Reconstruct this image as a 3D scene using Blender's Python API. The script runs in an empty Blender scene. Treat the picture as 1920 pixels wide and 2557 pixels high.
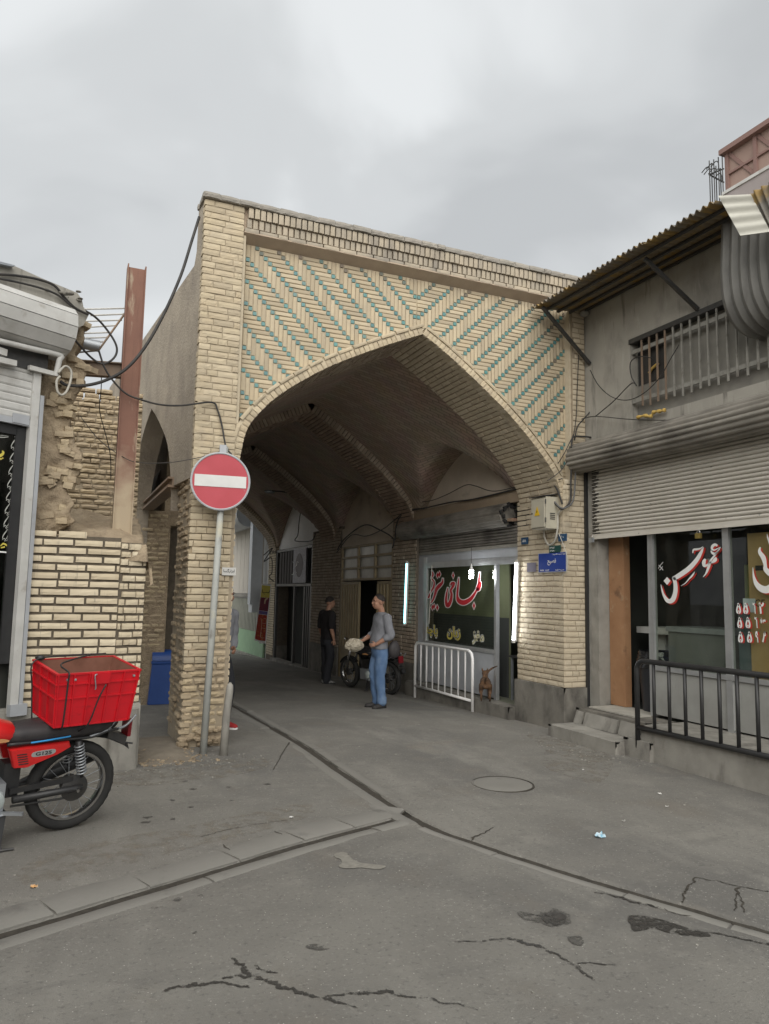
import bpy, bmesh, math, random
import numpy as np
from mathutils import Matrix, Vector

# ------------------------------------------------------------------ camera
F_PX, CXP, CYP = 1860.0, 960.0, 1278.5            # focal length and centre in photograph pixels (1920 x 2557)
PITCH, ROLL, YAW = math.radians(6.27), math.radians(1.1), math.radians(23.6)
CAM = np.array([-1.266, -8.069, 1.62])
_f = np.array([math.sin(YAW) * math.cos(PITCH), math.cos(YAW) * math.cos(PITCH), math.sin(PITCH)])
_r0 = np.array([math.cos(YAW), -math.sin(YAW), 0.0])
_u0 = np.cross(_r0, _f)
_r = _r0 * math.cos(ROLL) + _u0 * math.sin(ROLL)
_u = np.cross(_r, _f)
SC = bpy.context.scene
COL = SC.collection
cam_data = bpy.data.cameras.new('camera')
cam_data.sensor_fit = 'VERTICAL'
cam_data.sensor_height = 36.0
cam_data.lens = F_PX / 2557.0 * 36.0
cam_data.clip_start, cam_data.clip_end = 0.05, 2000.0
cam_obj = bpy.data.objects.new('camera', cam_data)
COL.objects.link(cam_obj)
cam_obj.matrix_world = Matrix(((_r[0], _u[0], -_f[0], CAM[0]), (_r[1], _u[1], -_f[1], CAM[1]),
                               (_r[2], _u[2], -_f[2], CAM[2]), (0, 0, 0, 1)))
SC.camera = cam_obj

# ------------------------------------------------------------------ sky, sun, exposure
SUN_EL, SUN_AZ = math.radians(34), math.radians(204)     # azimuth clockwise from +Y
world = bpy.data.worlds.new('World')
SC.world = world
world.use_nodes = True
wn, wl = world.node_tree.nodes, world.node_tree.links
wn.clear()
w_out = wn.new('ShaderNodeOutputWorld')
w_bg = wn.new('ShaderNodeBackground')
w_sky = wn.new('ShaderNodeTexSky')
w_sky.sky_type = 'NISHITA'
w_sky.sun_disc = False
w_sky.sun_elevation, w_sky.sun_rotation = SUN_EL, SUN_AZ
w_sky.dust_density = 3.0
tc = wn.new('ShaderNodeTexCoord')
sep = wn.new('ShaderNodeSeparateXYZ')
wl.new(tc.outputs['Generated'], sep.inputs[0])
zz = wn.new('ShaderNodeMath'); zz.operation = 'ADD'; zz.inputs[1].default_value = 0.22
wl.new(sep.outputs['Z'], zz.inputs[0])
zm = wn.new('ShaderNodeMath'); zm.operation = 'MAXIMUM'; zm.inputs[1].default_value = 0.08
wl.new(zz.outputs[0], zm.inputs[0])
dv = wn.new('ShaderNodeVectorMath'); dv.operation = 'DIVIDE'
cz = wn.new('ShaderNodeCombineXYZ')
for i in range(3):
    wl.new(zm.outputs[0], cz.inputs[i])
wl.new(tc.outputs['Generated'], dv.inputs[0]); wl.new(cz.outputs[0], dv.inputs[1])
cn = wn.new('ShaderNodeTexNoise')
cn.inputs['Scale'].default_value = 1.7; cn.inputs['Detail'].default_value = 5.0
cn.inputs['Roughness'].default_value = 0.42; cn.inputs['Distortion'].default_value = 0.5
wl.new(dv.outputs[0], cn.inputs['Vector'])
cr = wn.new('ShaderNodeValToRGB')
cr.color_ramp.interpolation = 'EASE'
e = cr.color_ramp.elements
e[0].position, e[0].color = 0.35, (0.50, 0.517, 0.527, 1)
e[1].position, e[1].color = 0.64, (0.75, 0.770, 0.780, 1)
m = cr.color_ramp.elements.new(0.50); m.color = (0.60, 0.618, 0.627, 1)
wl.new(cn.outputs['Fac'], cr.inputs[0])
skm = wn.new('ShaderNodeMix'); skm.data_type = 'RGBA'; skm.inputs[0].default_value = 0.05
sks = wn.new('ShaderNodeVectorMath'); sks.operation = 'SCALE'; sks.inputs['Scale'].default_value = 0.1
wl.new(w_sky.outputs[0], sks.inputs[0])
wl.new(cr.outputs[0], skm.inputs[6]); wl.new(sks.outputs[0], skm.inputs[7])
wl.new(skm.outputs[2], w_bg.inputs['Color'])
w_bg.inputs['Strength'].default_value = 0.43
wl.new(w_bg.outputs[0], w_out.inputs['Surface'])

sun_data = bpy.data.lights.new('sun', 'SUN')
sun_data.energy = 1.5
sun_data.angle = math.radians(80)
sun_data.color = (1.0, 0.97, 0.92)
sun_obj = bpy.data.objects.new('sun', sun_data)
COL.objects.link(sun_obj)
sdir = Vector((math.sin(SUN_AZ) * math.cos(SUN_EL), math.cos(SUN_AZ) * math.cos(SUN_EL), math.sin(SUN_EL)))
sun_obj.rotation_euler = sdir.to_track_quat('Z', 'Y').to_euler()
sun_obj.location = (0, -20, 40)

SC.view_settings.view_transform = 'Standard'
SC.view_settings.look = 'None'
SC.view_settings.gamma = 1.0
SC.view_settings.use_curve_mapping = False
SC.view_settings.exposure = 1.4
SC.cycles.max_bounces = 10
SC.cycles.diffuse_bounces = 6
SC.cycles.glossy_bounces = 3
SC.cycles.transparent_max_bounces = 12
SC.cycles.sample_clamp_indirect = 4.0
SC.cycles.use_denoising = True

# ------------------------------------------------------------------ helpers
random.seed(11)
RNG = np.random.default_rng(7)
def ray(px, py):
    return _r * ((px - CXP) / F_PX) - _u * ((py - CYP) / F_PX) + _f
def onX(px, py, x):
    d = ray(px, py); return CAM + d * ((x - CAM[0]) / d[0])
def onY(px, py, y):
    d = ray(px, py); return CAM + d * ((y - CAM[1]) / d[1])
def onZ(px, py, z):
    d = ray(px, py); return CAM + d * ((z - CAM[2]) / d[2])
def onP(px, py, p, n):
    d = ray(px, py); p = np.array(p, float); n = np.array(n, float)
    return CAM + d * (np.dot(p - CAM, n) / np.dot(d, n))
def crop(x0, y0, s):
    return lambda x, y: (x0 + x / s, y0 + y / s)
def ov(x, y):
    return x / 0.8651, y / 0.8651
def zg(x, y):                                   # the paving falls gently to the right and into the passage
    return -0.022 * np.clip(np.asarray(x) - 0.3, 0, 6.0) - 0.024 * np.clip(np.asarray(y), 0, 30.0)

_tab = np.random.default_rng(3).random((64, 64, 64)).astype(np.float32)
def vnoise(x, y, z=0.0):
    x, y, z = np.broadcast_arrays(np.asarray(x, float), np.asarray(y, float), np.asarray(z, float))
    xi, yi, zi = np.floor(x).astype(int), np.floor(y).astype(int), np.floor(z).astype(int)
    fx, fy, fz = x - xi, y - yi, z - zi
    fx, fy, fz = fx * fx * (3 - 2 * fx), fy * fy * (3 - 2 * fy), fz * fz * (3 - 2 * fz)
    r = 0
    for i in (0, 1):
        for j in (0, 1):
            for k in (0, 1):
                r = r + _tab[(xi + i) % 64, (yi + j) % 64, (zi + k) % 64] * (fx if i else 1 - fx) * (fy if j else 1 - fy) * (fz if k else 1 - fz)
    return r * 2 - 1
def fbm(x, y, z=0.0, o=4):
    r, a = 0, 0.5
    for i in range(o):
        r = r + a * vnoise(np.asarray(x) * 2 ** i + 7.3 * i, np.asarray(y) * 2 ** i + 3.1 * i, np.asarray(z) * 2 ** i + 1.7 * i)
        a *= 0.5
    return r

WM = {}
def V(*a):
    return np.array(a, float)
def unit(v):
    v = np.array(v, float); return v / (np.linalg.norm(v) + 1e-12)
class MB:
    def __init__(s):
        s.v = []; s.f = []; s.m = []; s.n = 0
    def add(s, vs, fs, mi=0):
        b = s.n
        vs = [tuple(map(float, p)) for p in vs]
        s.v += vs; s.n += len(vs)
        for f in fs:
            s.f.append(tuple(b + i for i in f)); s.m.append(mi)
        return s
    def box(s, lo, hi, mi=0):
        x0, y0, z0 = lo; x1, y1, z1 = hi
        return s.add([(x0, y0, z0), (x1, y0, z0), (x1, y1, z0), (x0, y1, z0), (x0, y0, z1), (x1, y0, z1), (x1, y1, z1), (x0, y1, z1)],
                     [(0, 3, 2, 1), (4, 5, 6, 7), (0, 1, 5, 4), (1, 2, 6, 5), (2, 3, 7, 6), (3, 0, 4, 7)], mi)
    def obox(s, c, ax, ay, az, mi=0):              # centre + three half axes
        c, ax, ay, az = map(lambda q: np.array(q, float), (c, ax, ay, az))
        vs = [c + i * ax + j * ay + k * az for k in (-1, 1) for i, j in ((-1, -1), (1, -1), (1, 1), (-1, 1))]
        return s.add(vs, [(0, 3, 2, 1), (4, 5, 6, 7), (0, 1, 5, 4), (1, 2, 6, 5), (2, 3, 7, 6), (3, 0, 4, 7)], mi)
    def bar(s, p, q, w, h, up=(0, 0, 1), mi=0):
        p, q = np.array(p, float), np.array(q, float)
        d = unit(q - p); sd = np.cross(d, up)
        if np.linalg.norm(sd) < 1e-4: sd = np.cross(d, (1, 0, 0))
        sd = unit(sd); u = np.cross(sd, d)
        return s.obox((p + q) / 2, (q - p) / 2, sd * w / 2, u * h / 2, mi)
    def quad(s, a, b, c, d, mi=0):
        return s.add([a, b, c, d], [(0, 1, 2, 3)], mi)
    def prism(s, poly, vec, mi=0):                  # closed polygon (3-D points) pushed along vec
        n = len(poly); poly = [np.array(p, float) for p in poly]; vec = np.array(vec, float)
        fs = [tuple(range(n)), tuple(range(2 * n - 1, n - 1, -1))] + [(i, i + n, (i + 1) % n + n, (i + 1) % n) for i in range(n)]
        return s.add(poly + [p + vec for p in poly], fs, mi)
    def tube(s, path, r, n=8, cap=True, mi=0, flat=1.0):
        path = [np.array(p, float) for p in path]
        k = len(path); rr = r if hasattr(r, '__len__') else [r] * k
        vs = []; t0 = unit(path[1] - path[0])
        ref = np.array([0, 0, 1.0]) if abs(t0[2]) < 0.9 else np.array([1.0, 0, 0])
        a = unit(np.cross(t0, ref))
        for i in range(k):
            t = unit(path[min(i + 1, k - 1)] - path[max(i - 1, 0)])
            a = unit(a - t * np.dot(a, t)); b = np.cross(t, a)
            for j in range(n):
                th = 2 * math.pi * j / n
                vs.append(path[i] + rr[i] * (a * math.cos(th) + b * math.sin(th) * flat))
        fs = []
        for i in range(k - 1):
            for j in range(n):
                fs.append((i * n + j, i * n + (j + 1) % n, (i + 1) * n + (j + 1) % n, (i + 1) * n + j))
        if cap:
            fs += [tuple(range(n - 1, -1, -1)), tuple((k - 1) * n + j for j in range(n))]
        return s.add(vs, fs, mi)
    def loft(s, rings, cap=True, mi=0, closed=True):
        n = len(rings[0]); vs = [p for r in rings for p in r]; fs = []
        for i in range(len(rings) - 1):
            for j in range(n if closed else n - 1):
                fs.append((i * n + j, i * n + (j + 1) % n, (i + 1) * n + (j + 1) % n, (i + 1) * n + j))
        if cap and closed:
            fs += [tuple(range(n - 1, -1, -1)), tuple((len(rings) - 1) * n + j for j in range(n))]
        return s.add(vs, fs, mi)
    def lathe(s, c, axis, prof, n=24, mi=0, ang=2 * math.pi):   # prof: (radius, height along axis)
        c, axis = np.array(c, float), unit(axis)
        ref = np.array([0, 0, 1.0]) if abs(axis[2]) < 0.9 else np.array([1.0, 0, 0])
        a = unit(np.cross(axis, ref)); b = np.cross(axis, a)
        rings = []
        for r, h in prof:
            rings.append([c + axis * h + r * (a * math.cos(ang * j / n) + b * math.sin(ang * j / n)) for j in range(n)])
        return s.loft(rings, cap=False, mi=mi)
    def ell(s, c, r, n=12, k=8, rot=None, mi=0):
        c = np.array(c, float); vs = []; fs = []
        for i in range(k + 1):
            ph = math.pi * i / k
            for j in range(n):
                th = 2 * math.pi * j / n
                p = np.array([r[0] * math.sin(ph) * math.cos(th), r[1] * math.sin(ph) * math.sin(th), r[2] * math.cos(ph)])
                if rot is not None: p = rot @ p
                vs.append(c + p)
        for i in range(k):
            for j in range(n):
                fs.append((i * n + j, (i + 1) * n + j, (i + 1) * n + (j + 1) % n, i * n + (j + 1) % n))
        return s.add(vs, fs, mi)
    def grid(s, fn, us, vs_, mi=0, flip=False):
        P = [fn(u, v) for v in vs_ for u in us]; n = len(us); fs = []
        for j in range(len(vs_) - 1):
            for i in range(n - 1):
                q = (j * n + i, j * n + i + 1, (j + 1) * n + i + 1, (j + 1) * n + i)
                fs.append(q[::-1] if flip else q)
        return s.add(P, fs, mi)
    def mesh(s, name):
        me = bpy.data.meshes.new(name)
        me.from_pydata(s.v, [], s.f)
        return me
    def build(s, name, mats, parent=None, smooth=False, fix=True, auto=None):
        me = s.mesh(name)
        if fix:
            bm = bmesh.new(); bm.from_mesh(me)
            bmesh.ops.recalc_face_normals(bm, faces=bm.faces[:]); bm.to_mesh(me); bm.free()
        mats = mats if isinstance(mats, (list, tuple)) else [mats]
        for m_ in mats: me.materials.append(m_)
        if len(mats) > 1: me.polygons.foreach_set('material_index', s.m)
        if smooth: me.polygons.foreach_set('use_smooth', [True] * len(me.polygons))
        if auto is not None:
            me.polygons.foreach_set('use_smooth', [True] * len(me.polygons))
            me.set_sharp_from_angle(angle=math.radians(auto))
        return link(bpy.data.objects.new(name, me), parent)
def link(o, parent=None, mw=None):
    COL.objects.link(o)
    if parent is not None:
        o.parent = parent
        o.matrix_parent_inverse = WM[parent.name].inverted()
    if mw is not None:
        o.matrix_basis = mw
    WM[o.name] = mw.copy() if mw is not None else Matrix.Identity(4)
    return o
def thing(name, label, cat, loc=(0, 0, 0), group=None):
    o = bpy.data.objects.new(name, None)
    o.empty_display_size = 0.1
    link(o, None, Matrix.Translation(Vector([float(q) for q in loc])))
    return tag(o, label, cat, group)
def tag(o, label, cat, group=None):
    o['label'] = label; o['category'] = cat
    if group: o['group'] = group
    return o
def struct(o):
    o['kind'] = 'structure'; return o
def stuff(o):
    o['kind'] = 'stuff'; return o
def catmull(pts, k=8, closed=False):
    P = [np.array(p, float) for p in pts]; out = []
    n = len(P)
    for i in range(n if closed else n - 1):
        if closed: p0, p1, p2, p3 = P[i - 1], P[i], P[(i + 1) % n], P[(i + 2) % n]
        else: p0, p1, p2, p3 = P[max(i - 1, 0)], P[i], P[i + 1], P[min(i + 2, n - 1)]
        for j in range(k):
            t = j / k
            out.append(0.5 * (2 * p1 + (p2 - p0) * t + (2 * p0 - 5 * p1 + 4 * p2 - p3) * t * t + (3 * p1 - p0 - 3 * p2 + p3) * t ** 3))
    if not closed: out.append(P[-1])
    return out

# ------------------------------------------------------------------ materials
def col(c):
    return (c[0], c[1], c[2], 1.0)
def mat_base(name):
    m_ = bpy.data.materials.new(name); m_.use_nodes = True
    nt = m_.node_tree
    return m_, nt.nodes, nt.links, nt.nodes['Principled BSDF']
def pmat(name, c1, c2=None, scale=6.0, rough=0.85, bump=0.25, bscale=70.0, metal=0.0, spec=0.3, island=0.0, ramp=None,
         stains=(), stretch=(1, 1, 1), bdist=0.004, rvar=0.0, coat=0.0, speck=None):
    """noise-mixed colour; ramp = colours picked per piece; stains = [(colour, scale, lo, hi, stretch, amount)]"""
    m_, N, L, P = mat_base(name)
    geo = N.new('ShaderNodeNewGeometry')
    mp = N.new('ShaderNodeMapping'); mp.inputs['Scale'].default_value = stretch
    L.new(geo.outputs['Position'], mp.inputs['Vector'])
    def noise(sc, det=5.0, vec=None, rg=0.55):
        n_ = N.new('ShaderNodeTexNoise'); n_.inputs['Scale'].default_value = sc
        n_.inputs['Detail'].default_value = det; n_.inputs['Roughness'].default_value = rg
        L.new(vec if vec is not None else mp.outputs[0], n_.inputs['Vector']); return n_
    def mix(fac, a, b, mode='MIX'):
        x = N.new('ShaderNodeMix'); x.data_type = 'RGBA'; x.blend_type = mode
        for sock, val in ((0, fac), (6, a), (7, b)):
            if isinstance(val, (int, float)): x.inputs[sock].default_value = val
            elif isinstance(val, tuple): x.inputs[sock].default_value = val
            else: L.new(val, x.inputs[sock])
        return x.outputs[2]
    def mrange(v, lo, hi, a=0.0, b=1.0):
        r = N.new('ShaderNodeMapRange'); L.new(v, r.inputs[0])
        for i, q in zip((1, 2, 3, 4), (lo, hi, a, b)): r.inputs[i].default_value = q
        return r.outputs[0]
    n1 = noise(scale)
    base = col(c1)
    if ramp:
        oi = N.new('ShaderNodeObjectInfo')
        ad = N.new('ShaderNodeMath'); ad.operation = 'ADD'
        L.new(oi.outputs['Random'], ad.inputs[0]); L.new(geo.outputs['Random Per Island'], ad.inputs[1])
        fr = N.new('ShaderNodeMath'); fr.operation = 'FRACT'; L.new(ad.outputs[0], fr.inputs[0])
        rp = N.new('ShaderNodeValToRGB'); el = rp.color_ramp.elements
        for i, cc in enumerate(ramp):
            q = el[i] if i < 2 else el.new(0.5)
            q.position = 0.0; q.color = col(cc)
        for i, q in enumerate(rp.color_ramp.elements): q.position = i / (len(ramp) - 1)
        for i, cc in enumerate(ramp): rp.color_ramp.elements[i].color = col(cc)
        L.new(fr.outputs[0], rp.inputs[0])
        base = rp.outputs[0]
    if c2 is not None:
        f_ = mrange(n1.outputs['Fac'], 0.3, 0.7)
        base = mix(f_, base, col(c2)) if not ramp else mix(mrange(n1.outputs['Fac'], 0.35, 0.75, 0.0, 0.6), base, col(c2))
    for st in stains:
        cc, sc, lo, hi = st[:4]
        vec = None
        if len(st) > 4 and st[4]:
            m2 = N.new('ShaderNodeMapping'); m2.inputs['Scale'].default_value = st[4]
            m2.inputs['Location'].default_value = (sc * 1.7, 3.1, sc * 0.3)
            L.new(geo.outputs['Position'], m2.inputs['Vector']); vec = m2.outputs[0]
        ns = noise(sc, 6.0, vec, 0.6)
        base = mix(mrange(ns.outputs['Fac'], lo, hi, 0.0, st[5] if len(st) > 5 else 1.0), base, col(cc))
    if speck:
        cc, sc, th = speck
        vo = N.new('ShaderNodeTexVoronoi'); vo.inputs['Scale'].default_value = sc
        L.new(geo.outputs['Position'], vo.inputs['Vector'])
        pick = N.new('ShaderNodeSeparateColor'); L.new(vo.outputs['Color'], pick.inputs[0])
        a_ = mrange(vo.outputs['Distance'], 0.18, 0.30, 1.0, 0.0)
        b_ = N.new('ShaderNodeMath'); b_.operation = 'GREATER_THAN'; b_.inputs[1].default_value = th
        L.new(pick.outputs[0], b_.inputs[0])
        c_ = N.new('ShaderNodeMath'); c_.operation = 'MULTIPLY'; L.new(a_, c_.inputs[0]); L.new(b_.outputs[0], c_.inputs[1])
        base = mix(c_.outputs[0], base, col(cc))
    if island:
        oi = N.new('ShaderNodeObjectInfo')
        ad = N.new('ShaderNodeMath'); ad.operation = 'ADD'
        L.new(oi.outputs['Random'], ad.inputs[0]); L.new(geo.outputs['Random Per Island'], ad.inputs[1])
        fr = N.new('ShaderNodeMath'); fr.operation = 'FRACT'; L.new(ad.outputs[0], fr.inputs[0])
        hs = N.new('ShaderNodeHueSaturation'); L.new(mrange(fr.outputs[0], 0, 1, 1 - island, 1 + island), hs.inputs['Value'])
        if isinstance(base, tuple): hs.inputs['Color'].default_value = base
        else: L.new(base, hs.inputs['Color'])
        base = hs.outputs[0]
    if isinstance(base, tuple): P.inputs['Base Color'].default_value = base
    else: L.new(base, P.inputs['Base Color'])
    P.inputs['Metallic'].default_value = metal
    P.inputs['Specular IOR Level'].default_value = spec
    P.inputs['Coat Weight'].default_value = coat
    if rvar:
        L.new(mrange(n1.outputs['Fac'], 0.3, 0.7, max(0.02, rough - rvar), min(1, rough + rvar)), P.inputs['Roughness'])
    else:
        P.inputs['Roughness'].default_value = rough
    if bump:
        nb = noise(bscale, 4.0, geo.outputs['Position'])
        bp = N.new('ShaderNodeBump'); bp.inputs['Strength'].default_value = bump; bp.inputs['Distance'].default_value = bdist
        L.new(nb.outputs['Fac'], bp.inputs['Height']); L.new(bp.outputs[0], P.inputs['Normal'])
    return m_
def emit(name, c, s):
    m_ = bpy.data.materials.new(name); m_.use_nodes = True
    N, L = m_.node_tree.nodes, m_.node_tree.links
    e_ = N.new('ShaderNodeEmission'); e_.inputs[0].default_value = col(c); e_.inputs[1].default_value = s
    L.new(e_.outputs[0], N['Material Output'].inputs['Surface']); return m_
def glass(name, tint=(0.85, 0.9, 0.88), refl=1.45, dirt=0.0):
    m_ = bpy.data.materials.new(name); m_.use_nodes = True
    N, L = m_.node_tree.nodes, m_.node_tree.links
    t_ = N.new('ShaderNodeBsdfTransparent'); t_.inputs[0].default_value = col(tint)
    g_ = N.new('ShaderNodeBsdfGlossy'); g_.inputs['Roughness'].default_value = 0.02
    fr = N.new('ShaderNodeFresnel'); fr.inputs[0].default_value = refl
    gm = N.new('ShaderNodeNewGeometry'); ib = N.new('ShaderNodeMath'); ib.operation = 'SUBTRACT'; ib.inputs[0].default_value = 1.0; L.new(gm.outputs['Backfacing'], ib.inputs[1])
    ff = N.new('ShaderNodeMath'); ff.operation = 'MULTIPLY'; L.new(fr.outputs[0], ff.inputs[0]); L.new(ib.outputs[0], ff.inputs[1])
    x = N.new('ShaderNodeMixShader'); L.new(ff.outputs[0], x.inputs[0]); L.new(t_.outputs[0], x.inputs[1]); L.new(g_.outputs[0], x.inputs[2])
    last = x
    if dirt:
        d_ = N.new('ShaderNodeBsdfDiffuse'); d_.inputs[0].default_value = (0.3, 0.3, 0.28, 1)
        ns = N.new('ShaderNodeTexNoise'); ns.inputs['Scale'].default_value = 6; ns.inputs['Detail'].default_value = 6
        r = N.new('ShaderNodeMapRange'); L.new(ns.outputs['Fac'], r.inputs[0]); r.inputs[1].default_value = .4; r.inputs[2].default_value = .8; r.inputs[4].default_value = dirt
        y = N.new('ShaderNodeMixShader'); L.new(r.outputs[0], y.inputs[0]); L.new(x.outputs[0], y.inputs[1]); L.new(d_.outputs[0], y.inputs[2]); last = y
    L.new(last.outputs[0], N['Material Output'].inputs['Surface']); return m_

SOOT = ((0.055, 0.05, 0.045), 1.6, 0.62, 0.78, (1.4, 1.4, 0.6), 0.6)
BUFF = [(0.46, 0.38, 0.26), (0.54, 0.45, 0.31), (0.40, 0.335, 0.235), (0.51, 0.43, 0.295), (0.57, 0.485, 0.345)]
M = {}
M['brick'] = pmat('buff_brick', BUFF[0], (0.42, 0.36, 0.27), 9, 0.92, 0.5, 90, ramp=BUFF, stains=[((0.36, 0.31, 0.24), 3.0, 0.52, 0.75, None, 0.6)])
M['brick_jamb'] = pmat('jamb_brick', BUFF[0], (0.47, 0.40, 0.29), 9, 0.9, 0.5, 90, ramp=[(0.55, 0.47, 0.34), (0.48, 0.41, 0.30), (0.60, 0.52, 0.39), (0.52, 0.44, 0.32)],
                       stains=[((0.12, 0.11, 0.10), 1.3, 0.60, 0.76, (1, 1, 0.8), 0.7)])
M['brick_wall'] = pmat('wall_brick', BUFF[0], (0.54, 0.46, 0.33), 9, 0.92, 0.5, 90, ramp=[(0.62, 0.53, 0.38), (0.69, 0.60, 0.44), (0.56, 0.47, 0.33), (0.65, 0.56, 0.41)],
                       stains=[((0.25, 0.22, 0.18), 9.0, 0.60, 0.75, (4, 4, 0.35), 0.7), ((0.42, 0.26, 0.09), 2.2, 0.66, 0.8, None, 0.5)])
M['brick_old'] = pmat('old_brick', BUFF[0], (0.36, 0.29, 0.20), 12, 0.95, 0.8, 60, ramp=[(0.46, 0.37, 0.24), (0.54, 0.44, 0.29), (0.40, 0.32, 0.22), (0.50, 0.41, 0.28)],
                      stains=[((0.22, 0.18, 0.14), 5.0, 0.55, 0.72, None, 0.6)], bdist=0.008)
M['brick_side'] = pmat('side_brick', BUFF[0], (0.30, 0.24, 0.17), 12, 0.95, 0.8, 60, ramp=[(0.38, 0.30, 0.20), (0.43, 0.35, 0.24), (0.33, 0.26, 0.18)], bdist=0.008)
M['brick_cornice'] = pmat('cornice_brick', (0.4, 0.35, 0.27), (0.33, 0.29, 0.23), 5, 0.95, 0.5, 90, ramp=[(0.42, 0.36, 0.27), (0.48, 0.41, 0.31), (0.36, 0.315, 0.25), (0.45, 0.39, 0.29)], stains=[((0.20, 0.185, 0.165), 2.5, 0.5, 0.72, (2, 2, 0.6), 0.6)])
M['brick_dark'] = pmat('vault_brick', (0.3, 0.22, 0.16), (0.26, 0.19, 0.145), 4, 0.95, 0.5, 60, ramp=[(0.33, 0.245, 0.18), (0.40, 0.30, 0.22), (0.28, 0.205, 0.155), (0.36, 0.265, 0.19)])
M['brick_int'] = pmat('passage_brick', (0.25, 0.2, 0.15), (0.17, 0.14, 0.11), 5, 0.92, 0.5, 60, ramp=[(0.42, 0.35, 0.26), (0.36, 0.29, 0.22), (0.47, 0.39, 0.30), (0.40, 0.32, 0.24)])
M['mortar'] = pmat('mortar', (0.36, 0.30, 0.215), (0.29, 0.24, 0.175), 14, 0.95, 0.7, 120)
M['mortar_pale'] = pmat('pale_mortar', (0.55, 0.48, 0.36), (0.48, 0.41, 0.30), 14, 0.95, 0.5, 120)
M['mortar_dark'] = pmat('dark_mortar', (0.15, 0.125, 0.095), (0.10, 0.085, 0.065), 14, 0.95, 0.7, 120)
M['tile'] = pmat('turquoise_tile', (0.08, 0.27, 0.27), (0.10, 0.22, 0.21), 6, 0.35, 0.1, 50, spec=0.5, ramp=[(0.09, 0.25, 0.26), (0.12, 0.23, 0.22), (0.10, 0.28, 0.27), (0.08, 0.19, 0.20), (0.15, 0.24, 0.22)], stains=[((0.30, 0.27, 0.21), 5, 0.60, 0.75, None, 0.5)])
M['tile_faded'] = pmat('faded_tile', (0.16, 0.19, 0.16), (0.20, 0.15, 0.11), 6, 0.5, 0.1, 50, ramp=[(0.13, 0.21, 0.19), (0.20, 0.16, 0.12), (0.10, 0.20, 0.19)])
M['coping'] = pmat('coping_brick', (0.33, 0.31, 0.27), (0.24, 0.23, 0.20), 7, 0.95, 0.7, 70, ramp=[(0.34, 0.31, 0.27), (0.28, 0.26, 0.23), (0.38, 0.35, 0.30)])
M['soffit'] = pmat('cornice_soffit', (0.46, 0.37, 0.28), (0.39, 0.31, 0.235), 6, 0.95, 0.5, 70)
M['plaster_side'] = pmat('rough_render', (0.38, 0.33, 0.26), (0.29, 0.25, 0.20), 3.0, 0.95, 1.0, 30, stains=[((0.22, 0.19, 0.16), 1.8, 0.5, 0.72, (1.5, 1.5, 0.7), 0.7), ((0.46, 0.42, 0.36), 7, 0.62, 0.8, None, 0.5)], bdist=0.012)
M['plaster_in'] = pmat('stained_plaster', (0.66, 0.58, 0.48), (0.56, 0.49, 0.40), 2.2, 0.9, 0.3, 40, stains=[((0.66, 0.62, 0.56), 3, 0.6, 0.75, (2, 2, 0.6), 0.6), ((0.22, 0.19, 0.16), 2.0, 0.58, 0.8, (1, 1, 1.6), 0.7)])
M['plaster_white'] = pmat('white_plaster', (0.86, 0.85, 0.83), (0.80, 0.79, 0.77), 3, 0.85, 0.2, 40)
M['plaster_grey'] = pmat('grey_render', (0.38, 0.36, 0.315), (0.30, 0.285, 0.25), 2.0, 0.92, 0.5, 50, stains=[((0.15, 0.14, 0.125), 1.1, 0.52, 0.74, (1.2, 1.2, 0.7), 0.8), ((0.45, 0.43, 0.385), 5, 0.58, 0.75, (3, 3, 0.5), 0.6), ((0.12, 0.11, 0.10), 3.2, 0.60, 0.72, (3, 3, 0.35), 0.7)])
M['concrete'] = pmat('worn_concrete', (0.33, 0.315, 0.28), (0.23, 0.22, 0.195), 4, 0.92, 0.6, 60, stains=[((0.11, 0.10, 0.09), 3.0, 0.52, 0.7, (1.5, 1.5, 0.6), 0.75)], bdist=0.006)
M['concrete_dark'] = pmat('sooty_concrete', (0.16, 0.15, 0.13), (0.24, 0.225, 0.195), 4, 0.9, 0.6, 60, stains=[((0.06, 0.056, 0.05), 2.6, 0.47, 0.70, (1.2, 1.2, 0.7), 0.8)], bdist=0.006)
M['mud'] = pmat('earth_rubble', (0.40, 0.32, 0.22), (0.30, 0.235, 0.16), 7, 0.97, 1.0, 40, stains=[((0.20, 0.155, 0.11), 6, 0.5, 0.7, None, 0.7)], bdist=0.02)
M['steel_dark'] = pmat('blackened_steel', (0.03, 0.03, 0.03), (0.05, 0.047, 0.043), 20, 0.5, 0.2, 80, spec=0.5)
M['rust_plain'] = pmat('red_oxide_plain', (0.22, 0.10, 0.07), (0.28, 0.13, 0.085), 3, 0.75, 0.3, 70)
M['rust'] = pmat('red_oxide_steel', (0.185, 0.095, 0.07), (0.23, 0.12, 0.085), 3, 0.75, 0.3, 70, stains=[((0.46, 0.40, 0.29), 3.5, 0.58, 0.7, (2, 2, 0.5), 0.8), ((0.14, 0.075, 0.055), 5, 0.55, 0.75, (3, 3, 0.3), 0.7)])
M['rust_grey'] = pmat('weathered_steel', (0.20, 0.16, 0.125), (0.27, 0.19, 0.13), 6, 0.8, 0.3, 70)
M['white_metal'] = pmat('white_painted_metal', (0.58, 0.575, 0.55), (0.49, 0.485, 0.46), 5, 0.5, 0.1, 60, stains=[((0.33, 0.30, 0.26), 7, 0.60, 0.72, None, 0.7), ((0.38, 0.365, 0.335), 2.2, 0.52, 0.68, (1.5, 1.5, 0.8), 0.6)])
M['grey_metal'] = pmat('grey_painted_metal', (0.42, 0.44, 0.46), (0.36, 0.37, 0.39), 5, 0.5, 0.1, 60, stains=[((0.28, 0.27, 0.25), 5, 0.62, 0.78, None, 0.6)])
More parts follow.
